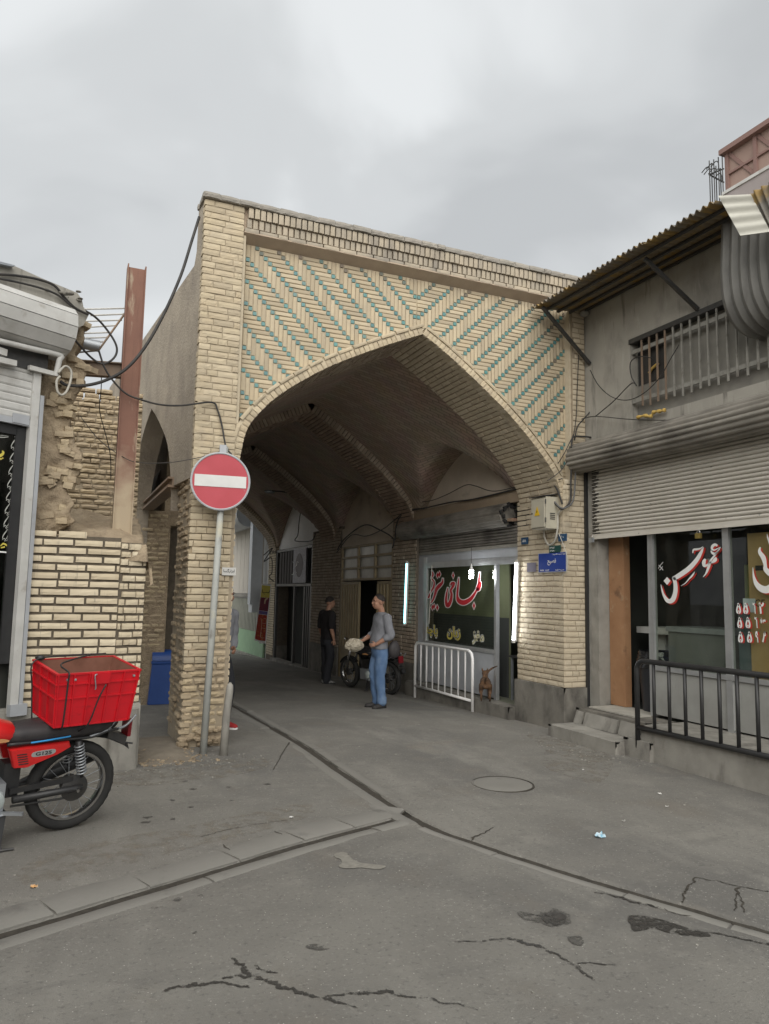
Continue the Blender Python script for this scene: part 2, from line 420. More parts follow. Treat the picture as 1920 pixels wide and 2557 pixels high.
M['alu'] = pmat('aluminium', (0.60, 0.61, 0.61), (0.5, 0.51, 0.51), 6, 0.38, 0.08, 60, metal=0.7, spec=0.5)
M['galv'] = pmat('galvanised_sheet', (0.42, 0.44, 0.46), (0.32, 0.34, 0.36), 5, 0.45, 0.15, 50, metal=0.6)
M['sheet_dark'] = pmat('sooty_sheet_metal', (0.29, 0.27, 0.235), (0.19, 0.175, 0.15), 3, 0.7, 0.2, 60, metal=0.2, stains=[((0.045, 0.04, 0.035), 2.0, 0.5, 0.7, (1.5, 0.5, 1.5), 0.8)])
M['black'] = pmat('black_paint', (0.02, 0.02, 0.021), (0.03, 0.03, 0.03), 8, 0.45, 0.15, 60, spec=0.5)
M['rubber'] = pmat('rubber', (0.022, 0.022, 0.022), (0.035, 0.034, 0.032), 9, 0.8, 0.4, 90)
M['cable'] = pmat('cable_black', (0.03, 0.03, 0.03), (0.06, 0.055, 0.05), 8, 0.6, 0.1, 60)
M['cable_grey'] = pmat('cable_grey', (0.15, 0.15, 0.15), (0.10, 0.10, 0.10), 8, 0.6, 0.1, 60)
M['cable_white'] = pmat('cable_cream', (0.5, 0.48, 0.42), (0.42, 0.4, 0.35), 8, 0.6, 0.1, 60)
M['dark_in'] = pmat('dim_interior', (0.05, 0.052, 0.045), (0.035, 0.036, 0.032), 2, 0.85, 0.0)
M['red_paint'] = pmat('red_paint', (0.62, 0.02, 0.02), (0.52, 0.015, 0.015), 5, 0.35, 0.05, 60, spec=0.5, coat=0.3)
M['crate_red'] = pmat('red_plastic', (0.62, 0.012, 0.022), (0.52, 0.012, 0.02), 6, 0.38, 0.1, 60, spec=0.45, stains=[((0.16, 0.02, 0.02), 7, 0.62, 0.78, (1, 1, 3), 0.5)])
M['crate_in'] = pmat('dirty_plastic', (0.20, 0.09, 0.06), (0.28, 0.13, 0.09), 9, 0.7, 0.2, 60)
M['seat'] = pmat('seat_vinyl', (0.03, 0.028, 0.03), (0.045, 0.04, 0.04), 12, 0.5, 0.2, 120)
M['chrome'] = pmat('chrome', (0.55, 0.55, 0.55), (0.45, 0.45, 0.45), 8, 0.22, 0.0, metal=1.0, spec=0.5)
M['white_text'] = pmat('white_letter_paint', (0.78, 0.78, 0.76), None, 5, 0.5, 0.0)
M['red_text'] = pmat('red_letter_paint', (0.52, 0.02, 0.03), None, 5, 0.5, 0.0)
M['red_shadow'] = pmat('red_shadow_paint', (0.48, 0.04, 0.03), None, 5, 0.5, 0.0)
M['yellow_text'] = pmat('yellow_letter_paint', (0.62, 0.52, 0.10), None, 5, 0.5, 0.0)
M['black_text'] = pmat('black_letter_paint', (0.02, 0.02, 0.02), None, 5, 0.6, 0.0)
M['glass'] = glass('shop_glass', (0.88, 0.91, 0.87), 1.42, 0.05)
M['glass_dark'] = glass('dark_shop_glass', (0.45, 0.48, 0.44), 1.45, 0.04)

def cream_foot(m_, z0, z1, c_):
    """limewash splashed on the lower part of a post"""
    N, L = m_.node_tree.nodes, m_.node_tree.links; P = N['Principled BSDF']
    geo = N.new('ShaderNodeNewGeometry'); sp_ = N.new('ShaderNodeSeparateXYZ'); L.new(geo.outputs['Position'], sp_.inputs[0])
    ns = N.new('ShaderNodeTexNoise'); ns.inputs['Scale'].default_value = 5.0; ns.inputs['Detail'].default_value = 6.0; L.new(geo.outputs['Position'], ns.inputs['Vector'])
    ad = N.new('ShaderNodeMath'); ad.operation = 'MULTIPLY_ADD'; ad.inputs[1].default_value = 0.9; L.new(ns.outputs['Fac'], ad.inputs[0]); L.new(sp_.outputs['Z'], ad.inputs[2])
    mr = N.new('ShaderNodeMapRange'); L.new(ad.outputs[0], mr.inputs[0]); mr.inputs[1].default_value = z0; mr.inputs[2].default_value = z1; mr.inputs[3].default_value = 0.9; mr.inputs[4].default_value = 0.0
    mx = N.new('ShaderNodeMix'); mx.data_type = 'RGBA'; src = P.inputs['Base Color'].links[0].from_socket
    L.new(mr.outputs[0], mx.inputs[0]); L.new(src, mx.inputs[6]); mx.inputs[7].default_value = col(c_); L.new(mx.outputs[2], P.inputs['Base Color'])
cream_foot(M['rust'], 2.95, 3.45, (0.44, 0.36, 0.25))

# ------------------------------------------------------------------ bricks
def brick_variant(seed, wear=1.0):
    rg = np.random.default_rng(seed); nx, nz = 5, 3
    vs = []
    for k in range(nz):
        for i in range(nx):
            u, w = i / (nx - 1) - 0.5, k / (nz - 1) - 0.5
            e_ = (abs(u) > 0.49) + (abs(w) > 0.49)
            y = rg.normal(0, 0.005) * wear + (0.030 * e_ * wear * rg.uniform(0.4, 1.6))
            uu = u * (1 - 0.012 * wear * rg.uniform(0, 2)) if abs(u) > 0.49 else u + rg.normal(0, 0.02)
            ww = w * (1 - 0.06 * wear * rg.uniform(0, 1.6)) if abs(w) > 0.49 else w + rg.normal(0, 0.03)
            vs.append((uu, y, ww))
    fs = []
    for k in range(nz - 1):
        for i in range(nx - 1):
            fs.append((k * nx + i, k * nx + i + 1, (k + 1) * nx + i + 1, (k + 1) * nx + i))
    per = [i for i in range(nx)] + [k * nx + nx - 1 for k in range(1, nz)] + [(nz - 1) * nx + i for i in range(nx - 2, -1, -1)] + [k * nx for k in range(nz - 2, 0, -1)]
    b = len(vs)
    for p in per:
        u, y, w = vs[p]; vs.append((u, 1.0, w))
    n = len(per)
    for i in range(n):
        fs.append((per[i], b + i, b + (i + 1) % n, per[(i + 1) % n]))
    return np.array(vs), fs
VAR = [brick_variant(100 + i, 1.0) for i in range(10)] + [brick_variant(200 + i, 2.6) for i in range(10)] + [brick_variant(300 + i, 0.45) for i in range(6)]
VMESH = {}
def brick_mesh(i, mat_):
    k = (i, mat_.name)
    if k not in VMESH:
        me = bpy.data.meshes.new('brick'); me.from_pydata([tuple(p) for p in VAR[i][0]], [], VAR[i][1]); me.materials.append(mat_)
        VMESH[k] = me
    return VMESH[k]
def put_bricks(bl, mat_, parent, n_ind=0, name='brick', stuff_name='brickwork', var=(0, 10), key=None):
    """bl: list of (centre of front face, U, V, N, w, h, d); the first n_ind become parts of their own, the rest one joined part"""
    if key: bl = sorted(bl, key=key)
    vv, ff, n = [], [], 0
    for i, (c_, U, Vv, Nn, w, h, d) in enumerate(bl):
        vi = random.randrange(var[0], var[1])
        A = np.column_stack([np.array(U) * w, -np.array(Nn) * d, np.array(Vv) * h])
        if i < n_ind:
            o = bpy.data.objects.new(name, brick_mesh(vi, mat_))
            mw = Matrix([list(A[r]) + [float(c_[r])] for r in range(3)] + [[0, 0, 0, 1]])
            link(o, parent, mw)
        else:
            vs, fs = VAR[vi]
            P = vs @ A.T + np.array(c_)
            vv.append(P); ff += [tuple(n + q for q in f) for f in fs]; n += len(vs)
    if vv:
        me = bpy.data.meshes.new(stuff_name); me.from_pydata([tuple(p) for p in np.concatenate(vv)], [], ff); me.materials.append(mat_)
        return stuff(link(bpy.data.objects.new(stuff_name, me), parent))
def courses(O, U, Vv, Nn, u0, u1, v0, v1, ch=0.072, bl=0.215, jt=0.012, jv=0.014, keep=None, d=0.10, jit=0.003, bond=None, hsoldier=0.35, proud=0.0):
    """running-bond brick list on a plane; u along U, v along Vv from O"""
    out = []; O, U, Vv, Nn = (np.array(q, float) for q in (O, U, Vv, Nn))
    n = max(1, int(round((v1 - v0) / ch))); ch = (v1 - v0) / n
    for k in range(n):
        u = u0 - (random.uniform(0, bl) if bond is None else (bond * bl if k % 2 else 0.0))
        vc = v0 + (k + 0.5) * ch
        while u < u1 - 0.005:
            w = bl * random.uniform(0.92, 1.06) if random.random() > hsoldier else bl * random.uniform(0.45, 0.6)
            a, b = max(u, u0), min(u + w, u1)
            u += w
            if b - a < 0.04: continue
            if u1 - b < 0.04: b = u1; u = u1
            uc = (a + b) / 2
            if keep and not keep(uc, vc): continue
            jn = random.gauss(0, jit) + proud
            tilt = random.gauss(0, 0.006)
            U2 = U + Vv * tilt
            out.append((O + U * uc + Vv * (vc + random.gauss(0, 0.0012)) + Nn * jn, U2, Vv - U * tilt, Nn, b - a - jt * random.uniform(0.7, 1.4), ch - jv * random.uniform(0.75, 1.3), d))
    return out

# ------------------------------------------------------------------ lettering
FORMS = {'ا': ('\uFE8D', '\uFE8E', None, None), 'ب': ('\uFE8F', '\uFE90', '\uFE91', '\uFE92'), 'پ': ('\uFB56', '\uFB57', '\uFB58', '\uFB59'),
         'ت': ('\uFE95', '\uFE96', '\uFE97', '\uFE98'), 'ج': ('\uFE9D', '\uFE9E', '\uFE9F', '\uFEA0'), 'چ': ('\uFB7A', '\uFB7B', '\uFB7C', '\uFB7D'),
         'ح': ('\uFEA1', '\uFEA2', '\uFEA3', '\uFEA4'), 'د': ('\uFEA9', '\uFEAA', None, None), 'ر': ('\uFEAD', '\uFEAE', None, None),
         'ز': ('\uFEAF', '\uFEB0', None, None), 'س': ('\uFEB1', '\uFEB2', '\uFEB3', '\uFEB4'), 'ش': ('\uFEB5', '\uFEB6', '\uFEB7', '\uFEB8'),
         'ص': ('\uFEB9', '\uFEBA', '\uFEBB', '\uFEBC'), 'ض': ('\uFEBD', '\uFEBE', '\uFEBF', '\uFEC0'), 'غ': ('\uFECD', '\uFECE', '\uFECF', '\uFED0'),
         'ف': ('\uFED1', '\uFED2', '\uFED3', '\uFED4'), 'ک': ('\uFB8E', '\uFB8F', '\uFB90', '\uFB91'), 'گ': ('\uFB92', '\uFB93', '\uFB94', '\uFB95'),
         'ل': ('\uFEDD', '\uFEDE', '\uFEDF', '\uFEE0'), 'م': ('\uFEE1', '\uFEE2', '\uFEE3', '\uFEE4'), 'ن': ('\uFEE5', '\uFEE6', '\uFEE7', '\uFEE8'),
         'و': ('\uFEED', '\uFEEE', None, None), 'ه': ('\uFEE9', '\uFEEA', '\uFEEB', '\uFEEC'), 'ی': ('\uFBFC', '\uFBFD', '\uFBFE', '\uFBFF')}
def shape_fa(s):
    out = []
    for i, ch in enumerate(s):
        if ch not in FORMS: out.append(ch); continue
        prev = s[i - 1] if i else ' '; nxt = s[i + 1] if i + 1 < len(s) else ' '
        jp = prev in FORMS and FORMS[prev][2] is not None
        jn = nxt in FORMS and FORMS[ch][2] is not None
        f = FORMS[ch]
        out.append(f[3] if jp and jn else f[1] if jp else f[2] if jn else f[0])
    return ''.join(reversed(out))
def lettering(s, c_, U, Vv, width, mat_, name, parent, height=None, bold=0.0, fa=True, lift=0.0, thick=0.002):
    cu = bpy.data.curves.new('lettering', 'FONT'); cu.body = shape_fa(s) if fa else s; cu.size = 1.0
    cu.offset = bold; cu.extrude = 0.0; cu.resolution_u = 3
    o = bpy.data.objects.new('lettering', cu); COL.objects.link(o)
    bpy.context.view_layer.update()
    me = bpy.data.meshes.new_from_object(o.evaluated_get(bpy.context.evaluated_depsgraph_get()))
    bpy.data.objects.remove(o); bpy.data.curves.remove(cu)
    n = len(me.vertices); co = np.empty(n * 3, np.float32); me.vertices.foreach_get('co', co); co = co.reshape(-1, 3)
    lo, hi = co[:, :2].min(0), co[:, :2].max(0); ctr = (lo + hi) / 2; sx = width / (hi[0] - lo[0])
    sy = sx if height is None else height / (hi[1] - lo[1])
    U, Vv = np.array(U, float), np.array(Vv, float); Nn = np.cross(U, Vv)
    P = np.array(c_) + np.outer((co[:, 0] - ctr[0]) * sx, U) + np.outer((co[:, 1] - ctr[1]) * sy, Vv) + Nn * lift
    me.vertices.foreach_set('co', P.astype(np.float32).ravel()); me.materials.clear(); me.materials.append(mat_); me.update()
    me.name = name
    return link(bpy.data.objects.new(name, me), parent)
def strokes(mb, sts, to3, extra=0.0, off=(0, 0), mi=0):
    """brush strokes in drawing coordinates: each stroke is [(x, y, width), ...]; to3 maps a drawing point to the surface"""
    for st in sts:
        P = catmull([(p[0], p[1], p[2]) for p in st], 7) if len(st) > 2 else [np.array(p, float) for p in st]
        L, R = [], []
        for i, p in enumerate(P):
            a, b = P[max(i - 1, 0)], P[min(i + 1, len(P) - 1)]
            t = np.array([b[0] - a[0], b[1] - a[1]]); t = t / (np.linalg.norm(t) + 1e-9)
            nn = np.array([-t[1], t[0]]); w = max(p[2], 1e-4) / 2 + extra
            ext = -t * extra if i == 0 else t * extra if i == len(P) - 1 else 0 * t
            q = np.array([p[0] + off[0], p[1] + off[1]]) + ext
            L.append(to3(*(q + nn * w))); R.append(to3(*(q - nn * w)))
        n = len(P)
        mb.add(L + R, [(i, i + 1, n + i + 1, n + i) for i in range(n - 1)], mi)
def diamonds(mb, ds, to3, extra=0.0, off=(0, 0), mi=0):
    for x, y, rx, ry in ds:
        mb.add([to3(x + off[0] + dx * (rx + extra), y + off[1] + dy * (ry + extra * 1.3)) for dx, dy in ((1, 0), (0, 1), (-1, 0), (0, -1))], [(0, 1, 2, 3)], mi)

# ------------------------------------------------------------------ ground
def asphalt():
    m_ = pmat('worn_asphalt', (0.205, 0.196, 0.174), (0.17, 0.162, 0.145), 1.6, 0.9, 0.8, 130, stains=[((0.135, 0.13, 0.12), 0.55, 0.48, 0.6, None, 0.85), ((0.24, 0.23, 0.205), 1.3, 0.52, 0.68, (1.6, 0.45, 1), 0.7), ((0.15, 0.143, 0.13), 2.6, 0.55, 0.68, (0.5, 1.8, 1), 0.6), ((0.20, 0.18, 0.15), 1.1, 0.56, 0.7, None, 0.6),
             ((0.25, 0.238, 0.21), 3.5, 0.58, 0.72, None, 0.55), ((0.10, 0.095, 0.088), 5.5, 0.70, 0.76, None, 0.55), ((0.12, 0.115, 0.105), 38, 0.56, 0.68, None, 0.75), ((0.27, 0.26, 0.235), 45, 0.58, 0.68, None, 0.7)], speck=((0.45, 0.43, 0.39), 85.0, 0.965), bdist=0.006)
    return m_
M['asphalt'] = asphalt()
M['slab'] = pmat('kerb_stone', (0.22, 0.212, 0.19), (0.18, 0.173, 0.155), 3.0, 0.9, 0.5, 120, stains=[((0.10, 0.096, 0.088), 4, 0.6, 0.75, None, 0.6)], ramp=[(0.22, 0.212, 0.19), (0.20, 0.192, 0.172), (0.235, 0.225, 0.203)])
M['wet'] = pmat('wet_asphalt', (0.035, 0.033, 0.03), (0.06, 0.056, 0.05), 30, 0.45, 0.6, 120, spec=0.4, speck=((0.26, 0.25, 0.22), 85.0, 0.95))
M['damp'] = pmat('damp_asphalt', (0.085, 0.08, 0.072), (0.105, 0.1, 0.09), 20, 0.7, 0.6, 120, speck=((0.34, 0.32, 0.29), 85.0, 0.95))
def ragged(m_, sc, lo, hi):
    """wet patch that breaks up at a grainy edge"""
    N, L = m_.node_tree.nodes, m_.node_tree.links; P = N['Principled BSDF']; tr = N.new('ShaderNodeBsdfTransparent'); mx = N.new('ShaderNodeMixShader')
    geo = N.new('ShaderNodeNewGeometry'); ns = N.new('ShaderNodeTexNoise'); ns.inputs['Scale'].default_value = sc; ns.inputs['Detail'].default_value = 8.0; ns.inputs['Roughness'].default_value = 0.7
    L.new(geo.outputs['Position'], ns.inputs['Vector']); mr = N.new('ShaderNodeMapRange'); L.new(ns.outputs['Fac'], mr.inputs[0]); mr.inputs[1].default_value = lo; mr.inputs[2].default_value = hi
    L.new(mr.outputs[0], mx.inputs[0]); L.new(tr.outputs[0], mx.inputs[1]); L.new(P.outputs[0], mx.inputs[2]); L.new(mx.outputs[0], N['Material Output'].inputs[0])
ragged(M['wet'], 22.0, 0.41, 0.50); ragged(M['damp'], 16.0, 0.44, 0.56)
M['gully'] = pmat('gully_dirt', (0.038, 0.034, 0.028), (0.07, 0.062, 0.05), 25, 0.9, 0.8, 90)

GUT_A = [(1.42, 24.0), (1.36, 8.0), (1.33, 3.33), (1.31, 0.0), (1.28, -1.6), (1.30, -2.94), (1.46, -3.55), (1.72, -4.2), (2.19, -5.19), (2.7, -6.2), (3.4, -7.6)]
GUT_B = [(-6.0, -5.9), (-3.2, -4.72), (-1.41, -3.94), (-0.3, -3.47), (0.5, -3.12), (1.14, -2.86), (1.31, -2.72)]
def pdist(X, Y, pl):
    """signed distance (left positive) and arc length along a polyline"""
    best = np.full(X.shape, 1e9); sgn = np.zeros(X.shape); arc = np.zeros(X.shape); s0 = 0.0
    for (x0, y0), (x1, y1) in zip(pl[:-1], pl[1:]):
        dx, dy = x1 - x0, y1 - y0; L = math.hypot(dx, dy)
        t = np.clip(((X - x0) * dx + (Y - y0) * dy) / L ** 2, 0, 1)
        d = np.hypot(X - x0 - t * dx, Y - y0 - t * dy)
        s = np.sign(dx * (Y - y0) - dy * (X - x0))
        k = d < best
        best = np.where(k, d, best); sgn = np.where(k, s, sgn); arc = np.where(k, s0 + t * L, arc); s0 += L
    return best * np.where(sgn == 0, 1, sgn), arc
GA = [tuple(p) for p in catmull(GUT_A, 6)]
GB = [tuple(p) for p in catmull(GUT_B, 6)]
def ground_z(X, Y):
    z = zg(X, Y) + 0.010 * fbm(X * 0.7, Y * 0.7) + 0.0035 * fbm(X * 4.0, Y * 4.0, 2.0)
    dA, sA = pdist(X, Y, GA); dB, sB = pdist(X, Y, GB)
    near = np.maximum(np.exp(-(dA / 0.35) ** 2), np.exp(-(dB / 0.35) ** 2))
    z = z - 0.022 * near                                              # the paving dishes towards the gullies
    wA = 0.050 + 0.010 * vnoise(sA * 5, 0.3) ; wB = 0.046 + 0.008 * vnoise(sB * 5, 4.3)
    g = np.maximum(np.clip((wA - np.abs(dA)) / 0.03, 0, 1), np.clip((wB - np.abs(dB)) / 0.03, 0, 1))
    g = np.where((np.abs(dB) < 0.2) & (X > 1.32), np.clip((wA - np.abs(dA)) / 0.03, 0, 1), g)
    z = z - 0.055 * g * (1 + 0.25 * vnoise(X * 9, Y * 9))
    return z, g
def axis(lo, hi, step, far_lo, far_hi):
    a = list(np.arange(lo, hi + 1e-6, step)); s = step; q = lo; L = []
    while q > far_lo: s *= 1.35; q -= s; L.append(q)
    s = step; q = hi; R = []
    while q < far_hi: s *= 1.35; q += s; R.append(q)
    return np.array(L[::-1] + a + R)
gx, gy = axis(-2.7, 5.0, 0.0155, -260, 260), axis(-6.7, 1.0, 0.0155, -260, 300)
XX, YY = np.meshgrid(gx, gy)
ZZ, GG = ground_z(XX, YY)
nX, nY = len(gx), len(gy)
me = bpy.data.meshes.new('ground')
idx = np.arange(nX * nY).reshape(nY, nX)
quads = np.stack([idx[:-1, :-1], idx[:-1, 1:], idx[1:, 1:], idx[1:, :-1]], -1).reshape(-1, 4)
me.vertices.add(nX * nY); me.vertices.foreach_set('co', np.stack([XX, YY, ZZ], -1).astype(np.float32).ravel())
me.loops.add(quads.size); me.loops.foreach_set('vertex_index', quads.ravel().astype(np.int32))
me.polygons.add(len(quads)); me.polygons.foreach_set('loop_start', np.arange(0, quads.size, 4, dtype=np.int32))
me.polygons.foreach_set('use_smooth', np.ones(len(quads), bool))
me.materials.append(M['asphalt'])
me.update(calc_edges=True); me.validate()
ground = struct(link(bpy.data.objects.new('ground', me)))

def gz(x, y):                                   # height of the paving, read off its grid
    i = min(max(int(np.searchsorted(gx, x)) - 1, 0), nX - 2); j = min(max(int(np.searchsorted(gy, y)) - 1, 0), nY - 2)
    a, b = (x - gx[i]) / (gx[i + 1] - gx[i]), (y - gy[j]) / (gy[j + 1] - gy[j])
    return float((ZZ[j, i] * (1 - a) + ZZ[j, i + 1] * a) * (1 - b) + (ZZ[j + 1, i] * (1 - a) + ZZ[j + 1, i + 1] * a) * b)
def sheet_on_ground(poly, mat_, name, lift=0.004, parent=ground, step=0.06):
    """thin irregular sheet lying on the paving, edges follow its unevenness"""
    pts = catmull([(p[0], p[1], 0) for p in poly], 6, True)
    c_ = np.mean(pts, 0); rings = []
    mb = MB(); n = len(pts)
    for k, f in enumerate((1.0, 0.66, 0.33)):
        ring = []
        for p in pts:
            q = c_ + (p - c_) * f
            if k == 0: q = q + np.array([vnoise(p[0] * 24, p[1] * 24), vnoise(p[0] * 24, p[1] * 24, 5.0), 0]) * 0.010
            ring.append((q[0], q[1], gz(q[0], q[1]) + lift))
        rings.append(ring)
    mb.loft(rings, cap=False)
    b = mb.n; mb.add([(c_[0], c_[1], gz(c_[0], c_[1]) + lift)], [])
    for j in range(n): mb.f.append((2 * n + j, 2 * n + (j + 1) % n, b)); mb.m.append(0)
    return mb.build(name, mat_, parent, smooth=True)
def streak(path, mat_, name, lift=0.004, parent=ground):
    """a run of dampness along a crack: path of (x, y, width)"""
    P = catmull(path, 16); L, R = [], []
    P = [p + np.array([0.012 * vnoise(p[0] * 26, p[1] * 26), 0.012 * vnoise(p[0] * 26, p[1] * 26, 4.0), 0]) for p in P]
    for i, p in enumerate(P):
        a, b = P[max(i - 1, 0)], P[min(i + 1, len(P) - 1)]
        t = unit([b[0] - a[0], b[1] - a[1]]); nn = np.array([-t[1], t[0]])
        w1 = max(0.001, p[2] / 2 * (1 + 1.3 * vnoise(i * 1.7, 1.3, p[0] * 3) + 0.5 * vnoise(i * 0.4, 5.0))); w2 = max(0.001, p[2] / 2 * (1 + 1.3 * vnoise(i * 1.7, 8.3, p[1] * 3) + 0.5 * vnoise(i * 0.4, 9.0)))
        ql, qr = p[:2] + nn * w1, p[:2] - nn * w2
        L.append((ql[0], ql[1], gz(*ql) + lift)); R.append((qr[0], qr[1], gz(*qr) + lift))
    n = len(P); mb = MB(); mb.add(L + R, [(i, i + 1, n + i + 1, n + i) for i in range(n - 1)])
    return mb.build(name, mat_, parent, smooth=True)
# kerb stones on the far side of the cross gully: one stone, one piece
def along(pl, s):
    acc = 0
    for (x0, y0), (x1, y1) in zip(pl[:-1], pl[1:]):
        L = math.hypot(x1 - x0, y1 - y0)
        if acc + L >= s or (x1, y1) == pl[-1]:
            t = (s - acc) / L; d = np.array([x1 - x0, y1 - y0]) / L
            return np.array([x0, y0]) + d * (s - acc), d
        acc += L
def stone_strip(pl, s0, s1, off0, off1, lens, name, mat_):
    s = s0; k = 0
    while s < s1 - 0.1:
        L = lens[k % len(lens)] * random.uniform(0.92, 1.08); k += 1
        e_ = min(s + L, s1); mb = MB(); us = np.linspace(s + 0.006, e_ - 0.006, 7)
        h = random.uniform(0.003, 0.008); tl = random.gauss(0, 0.003)
        def P(u, o, dz):
            c_, d = along(pl, u); nn = np.array([-d[1], d[0]])
            w = 0.006 * vnoise(u * 6, o * 9)
            q = c_ + nn * (o + w); zb = float(zg(q[0], q[1])) - 0.019
            return (q[0], q[1], zb + dz + tl * (u - s))
        mb.loft([[P(u, off0, -0.06), P(u, off0, h - 0.006), P(u, off0 + 0.008, h), P(u, (off0 + off1) / 2, h + 0.002), P(u, off1 - 0.008, h), P(u, off1, h - 0.006), P(u, off1, -0.06)] for u in us])
        mb.build(name, mat_, ground, auto=40)
        s = e_ + 0.004
stone_strip(GB, 2.2, 8.05, 0.045, 0.345, [0.55, 0.46, 0.5, 0.6], 'kerb_stone', M['slab'])
stone_strip(GB, 2.2, 7.75, -0.155, -0.048, [1.3, 1.05, 1.5], 'gully_edging', M['slab'])
def gully_ribbon(pl, s0, s1, w, name):
    us = np.arange(s0, s1, 0.06); L, R = [], []
    for u in us:
        c_, d = along(pl, u); nn = np.array([-d[1], d[0]])
        for sgn_, arr in ((1, L), (-1, R)):
            q = c_ + nn * sgn_ * w * (1 + 0.22 * vnoise(u * 7, sgn_ * 3.0) + 0.15 * vnoise(u * 23, sgn_ * 5.0)); arr.append((q[0], q[1], float(zg(q[0], q[1])) - 0.034))
    n = len(us); mb = MB(); mb.add(L + R, [(i, i + 1, n + i + 1, n + i) for i in range(n - 1)])
    return mb.build(name, M['gully'], ground)
gully_ribbon(GA, 6.0, 33.0, 0.042, 'gully')
gully_ribbon(GB, 0.5, 8.25, 0.040, 'gully')
stone_strip(GA, 16.0, 27.0, -0.16, -0.046, [1.6, 2.1, 1.3], 'gully_edging', M['slab'])
stone_strip(GA, 16.0, 26.2, 0.046, 0.14, [1.9, 1.4, 2.2], 'gully_edging', M['slab'])
stone_strip(GA, 27.1, 30.6, -0.13, -0.050, [0.7, 0.9, 0.6], 'gully_edging', M['slab'])

GR = crop(0, 1850, 1.730); GR2 = crop(960, 1850, 1.730)
def gp(fn, x, y, z=-0.02):
    p = onZ(*fn(x, y), z); return p[0], p[1]
def gpath(fn, pts):
    out = []
    for x, y, w in pts:
        a = gp(fn, x, y); sc = math.dist(a, (CAM[0], CAM[1])) / F_PX / 1.73 * 0.85
        out.append((a[0], a[1], w * sc))
    return out
for pth in ([(700, 1105, 12), (790, 1085, 20), (900, 1070, 18), (1000, 1075, 12), (1080, 1095, 10)], [(1000, 960, 10), (1050, 1000, 22), (1090, 1040, 20), (1180, 1075, 22), (1290, 1115, 24), (1400, 1140, 26), (1480, 1160, 10), (1555, 1178, 5)],
            [(965, 1045, 10), (1040, 1045, 16), (1130, 1060, 12)], [(1090, 990, 8), (1150, 1015, 14), (1205, 1022, 6)], [(1400, 1125, 10), (1520, 1115, 12), (1600, 1110, 22), (1700, 1110, 18)]):
    streak(gpath(GR, pth), M['wet'], 'wet_crack')
for pth in ([(0, 1108, 20), (60, 1118, 12), (140, 1128, 9), (230, 1150, 10), (320, 1162, 8), (405, 1188, 6)], [(300, 880, 4), (420, 878, 8), (520, 868, 14), (600, 878, 22), (690, 910, 22), (770, 945, 18), (830, 985, 22), (895, 1045, 10)],
            [(835, 968, 8), (900, 970, 8), (990, 976, 3)], [(900, 638, 6), (980, 645, 10), (1040, 665, 22), (1100, 680, 26), (1185, 700, 14)], [(1330, 815, 16), (1430, 815, 12), (1540, 830, 14), (1661, 850, 16)]):
    streak(gpath(GR2, pth), M['wet'], 'wet_crack')
def gpoly(fn, pts):
    return [gp(fn, *p) for p in pts]
sheet_on_ground(gpoly(GR2, [(680, 735), (740, 728), (800, 760), (800, 795), (740, 808), (680, 800), (600, 775), (570, 750), (610, 745), (650, 765)]), M['damp'], 'damp_patch')
sheet_on_ground(gpoly(GR2, [(685, 760), (740, 745), (785, 770), (770, 800), (700, 798)]), M['wet'], 'wet_patch', 0.006)
sheet_on_ground(gpoly(GR2, [(1060, 750), (1130, 745), (1220, 765), (1320, 795), (1400, 820), (1390, 832), (1260, 828), (1150, 800), (1090, 820), (1060, 800)]), M['wet'], 'wet_patch')
sheet_on_ground(gpoly(GR2, [(795, 850), (850, 852), (858, 880), (830, 888), (805, 872)]), M['damp'], 'damp_patch')
sheet_on_ground(gpoly(GR, [(1320, 910), (1380, 895), (1430, 915), (1370, 925)]), M['damp'], 'damp_patch')
M['pale_patch'] = pmat('exposed_aggregate', (0.27, 0.255, 0.22), (0.20, 0.19, 0.165), 30, 0.95, 0.8, 100)
sheet_on_ground(gpoly(GR, [(1440, 500), (1490, 488), (1520, 520), (1580, 545), (1661, 550), (1640, 565), (1560, 562), (1470, 560), (1480, 530)]), M['pale_patch'], 'bare_patch')
for (x, y, r) in ((640, 345, 12), (745, 352, 11), (630, 365, 14), (820, 300, 9), (740, 270, 8), (835, 220, 10), (985, 212, 9), (1155, 195, 12), (770, 690, 13), (675, 728, 15), (860, 678, 10), (840, 852, 9), (1000, 268, 6), (800, 185, 8)):
    c_ = gp(GR, x, y); s_ = math.dist(c_, (CAM[0], CAM[1])) / F_PX / 1.73
    sheet_on_ground([(c_[0] + math.cos(a) * r * s_ * random.uniform(0.7, 1.4) * 1.3, c_[1] + math.sin(a) * r * s_ * random.uniform(0.6, 1.6)) for a in np.linspace(0, 5.5, 7)], M['damp'], 'oil_spot')
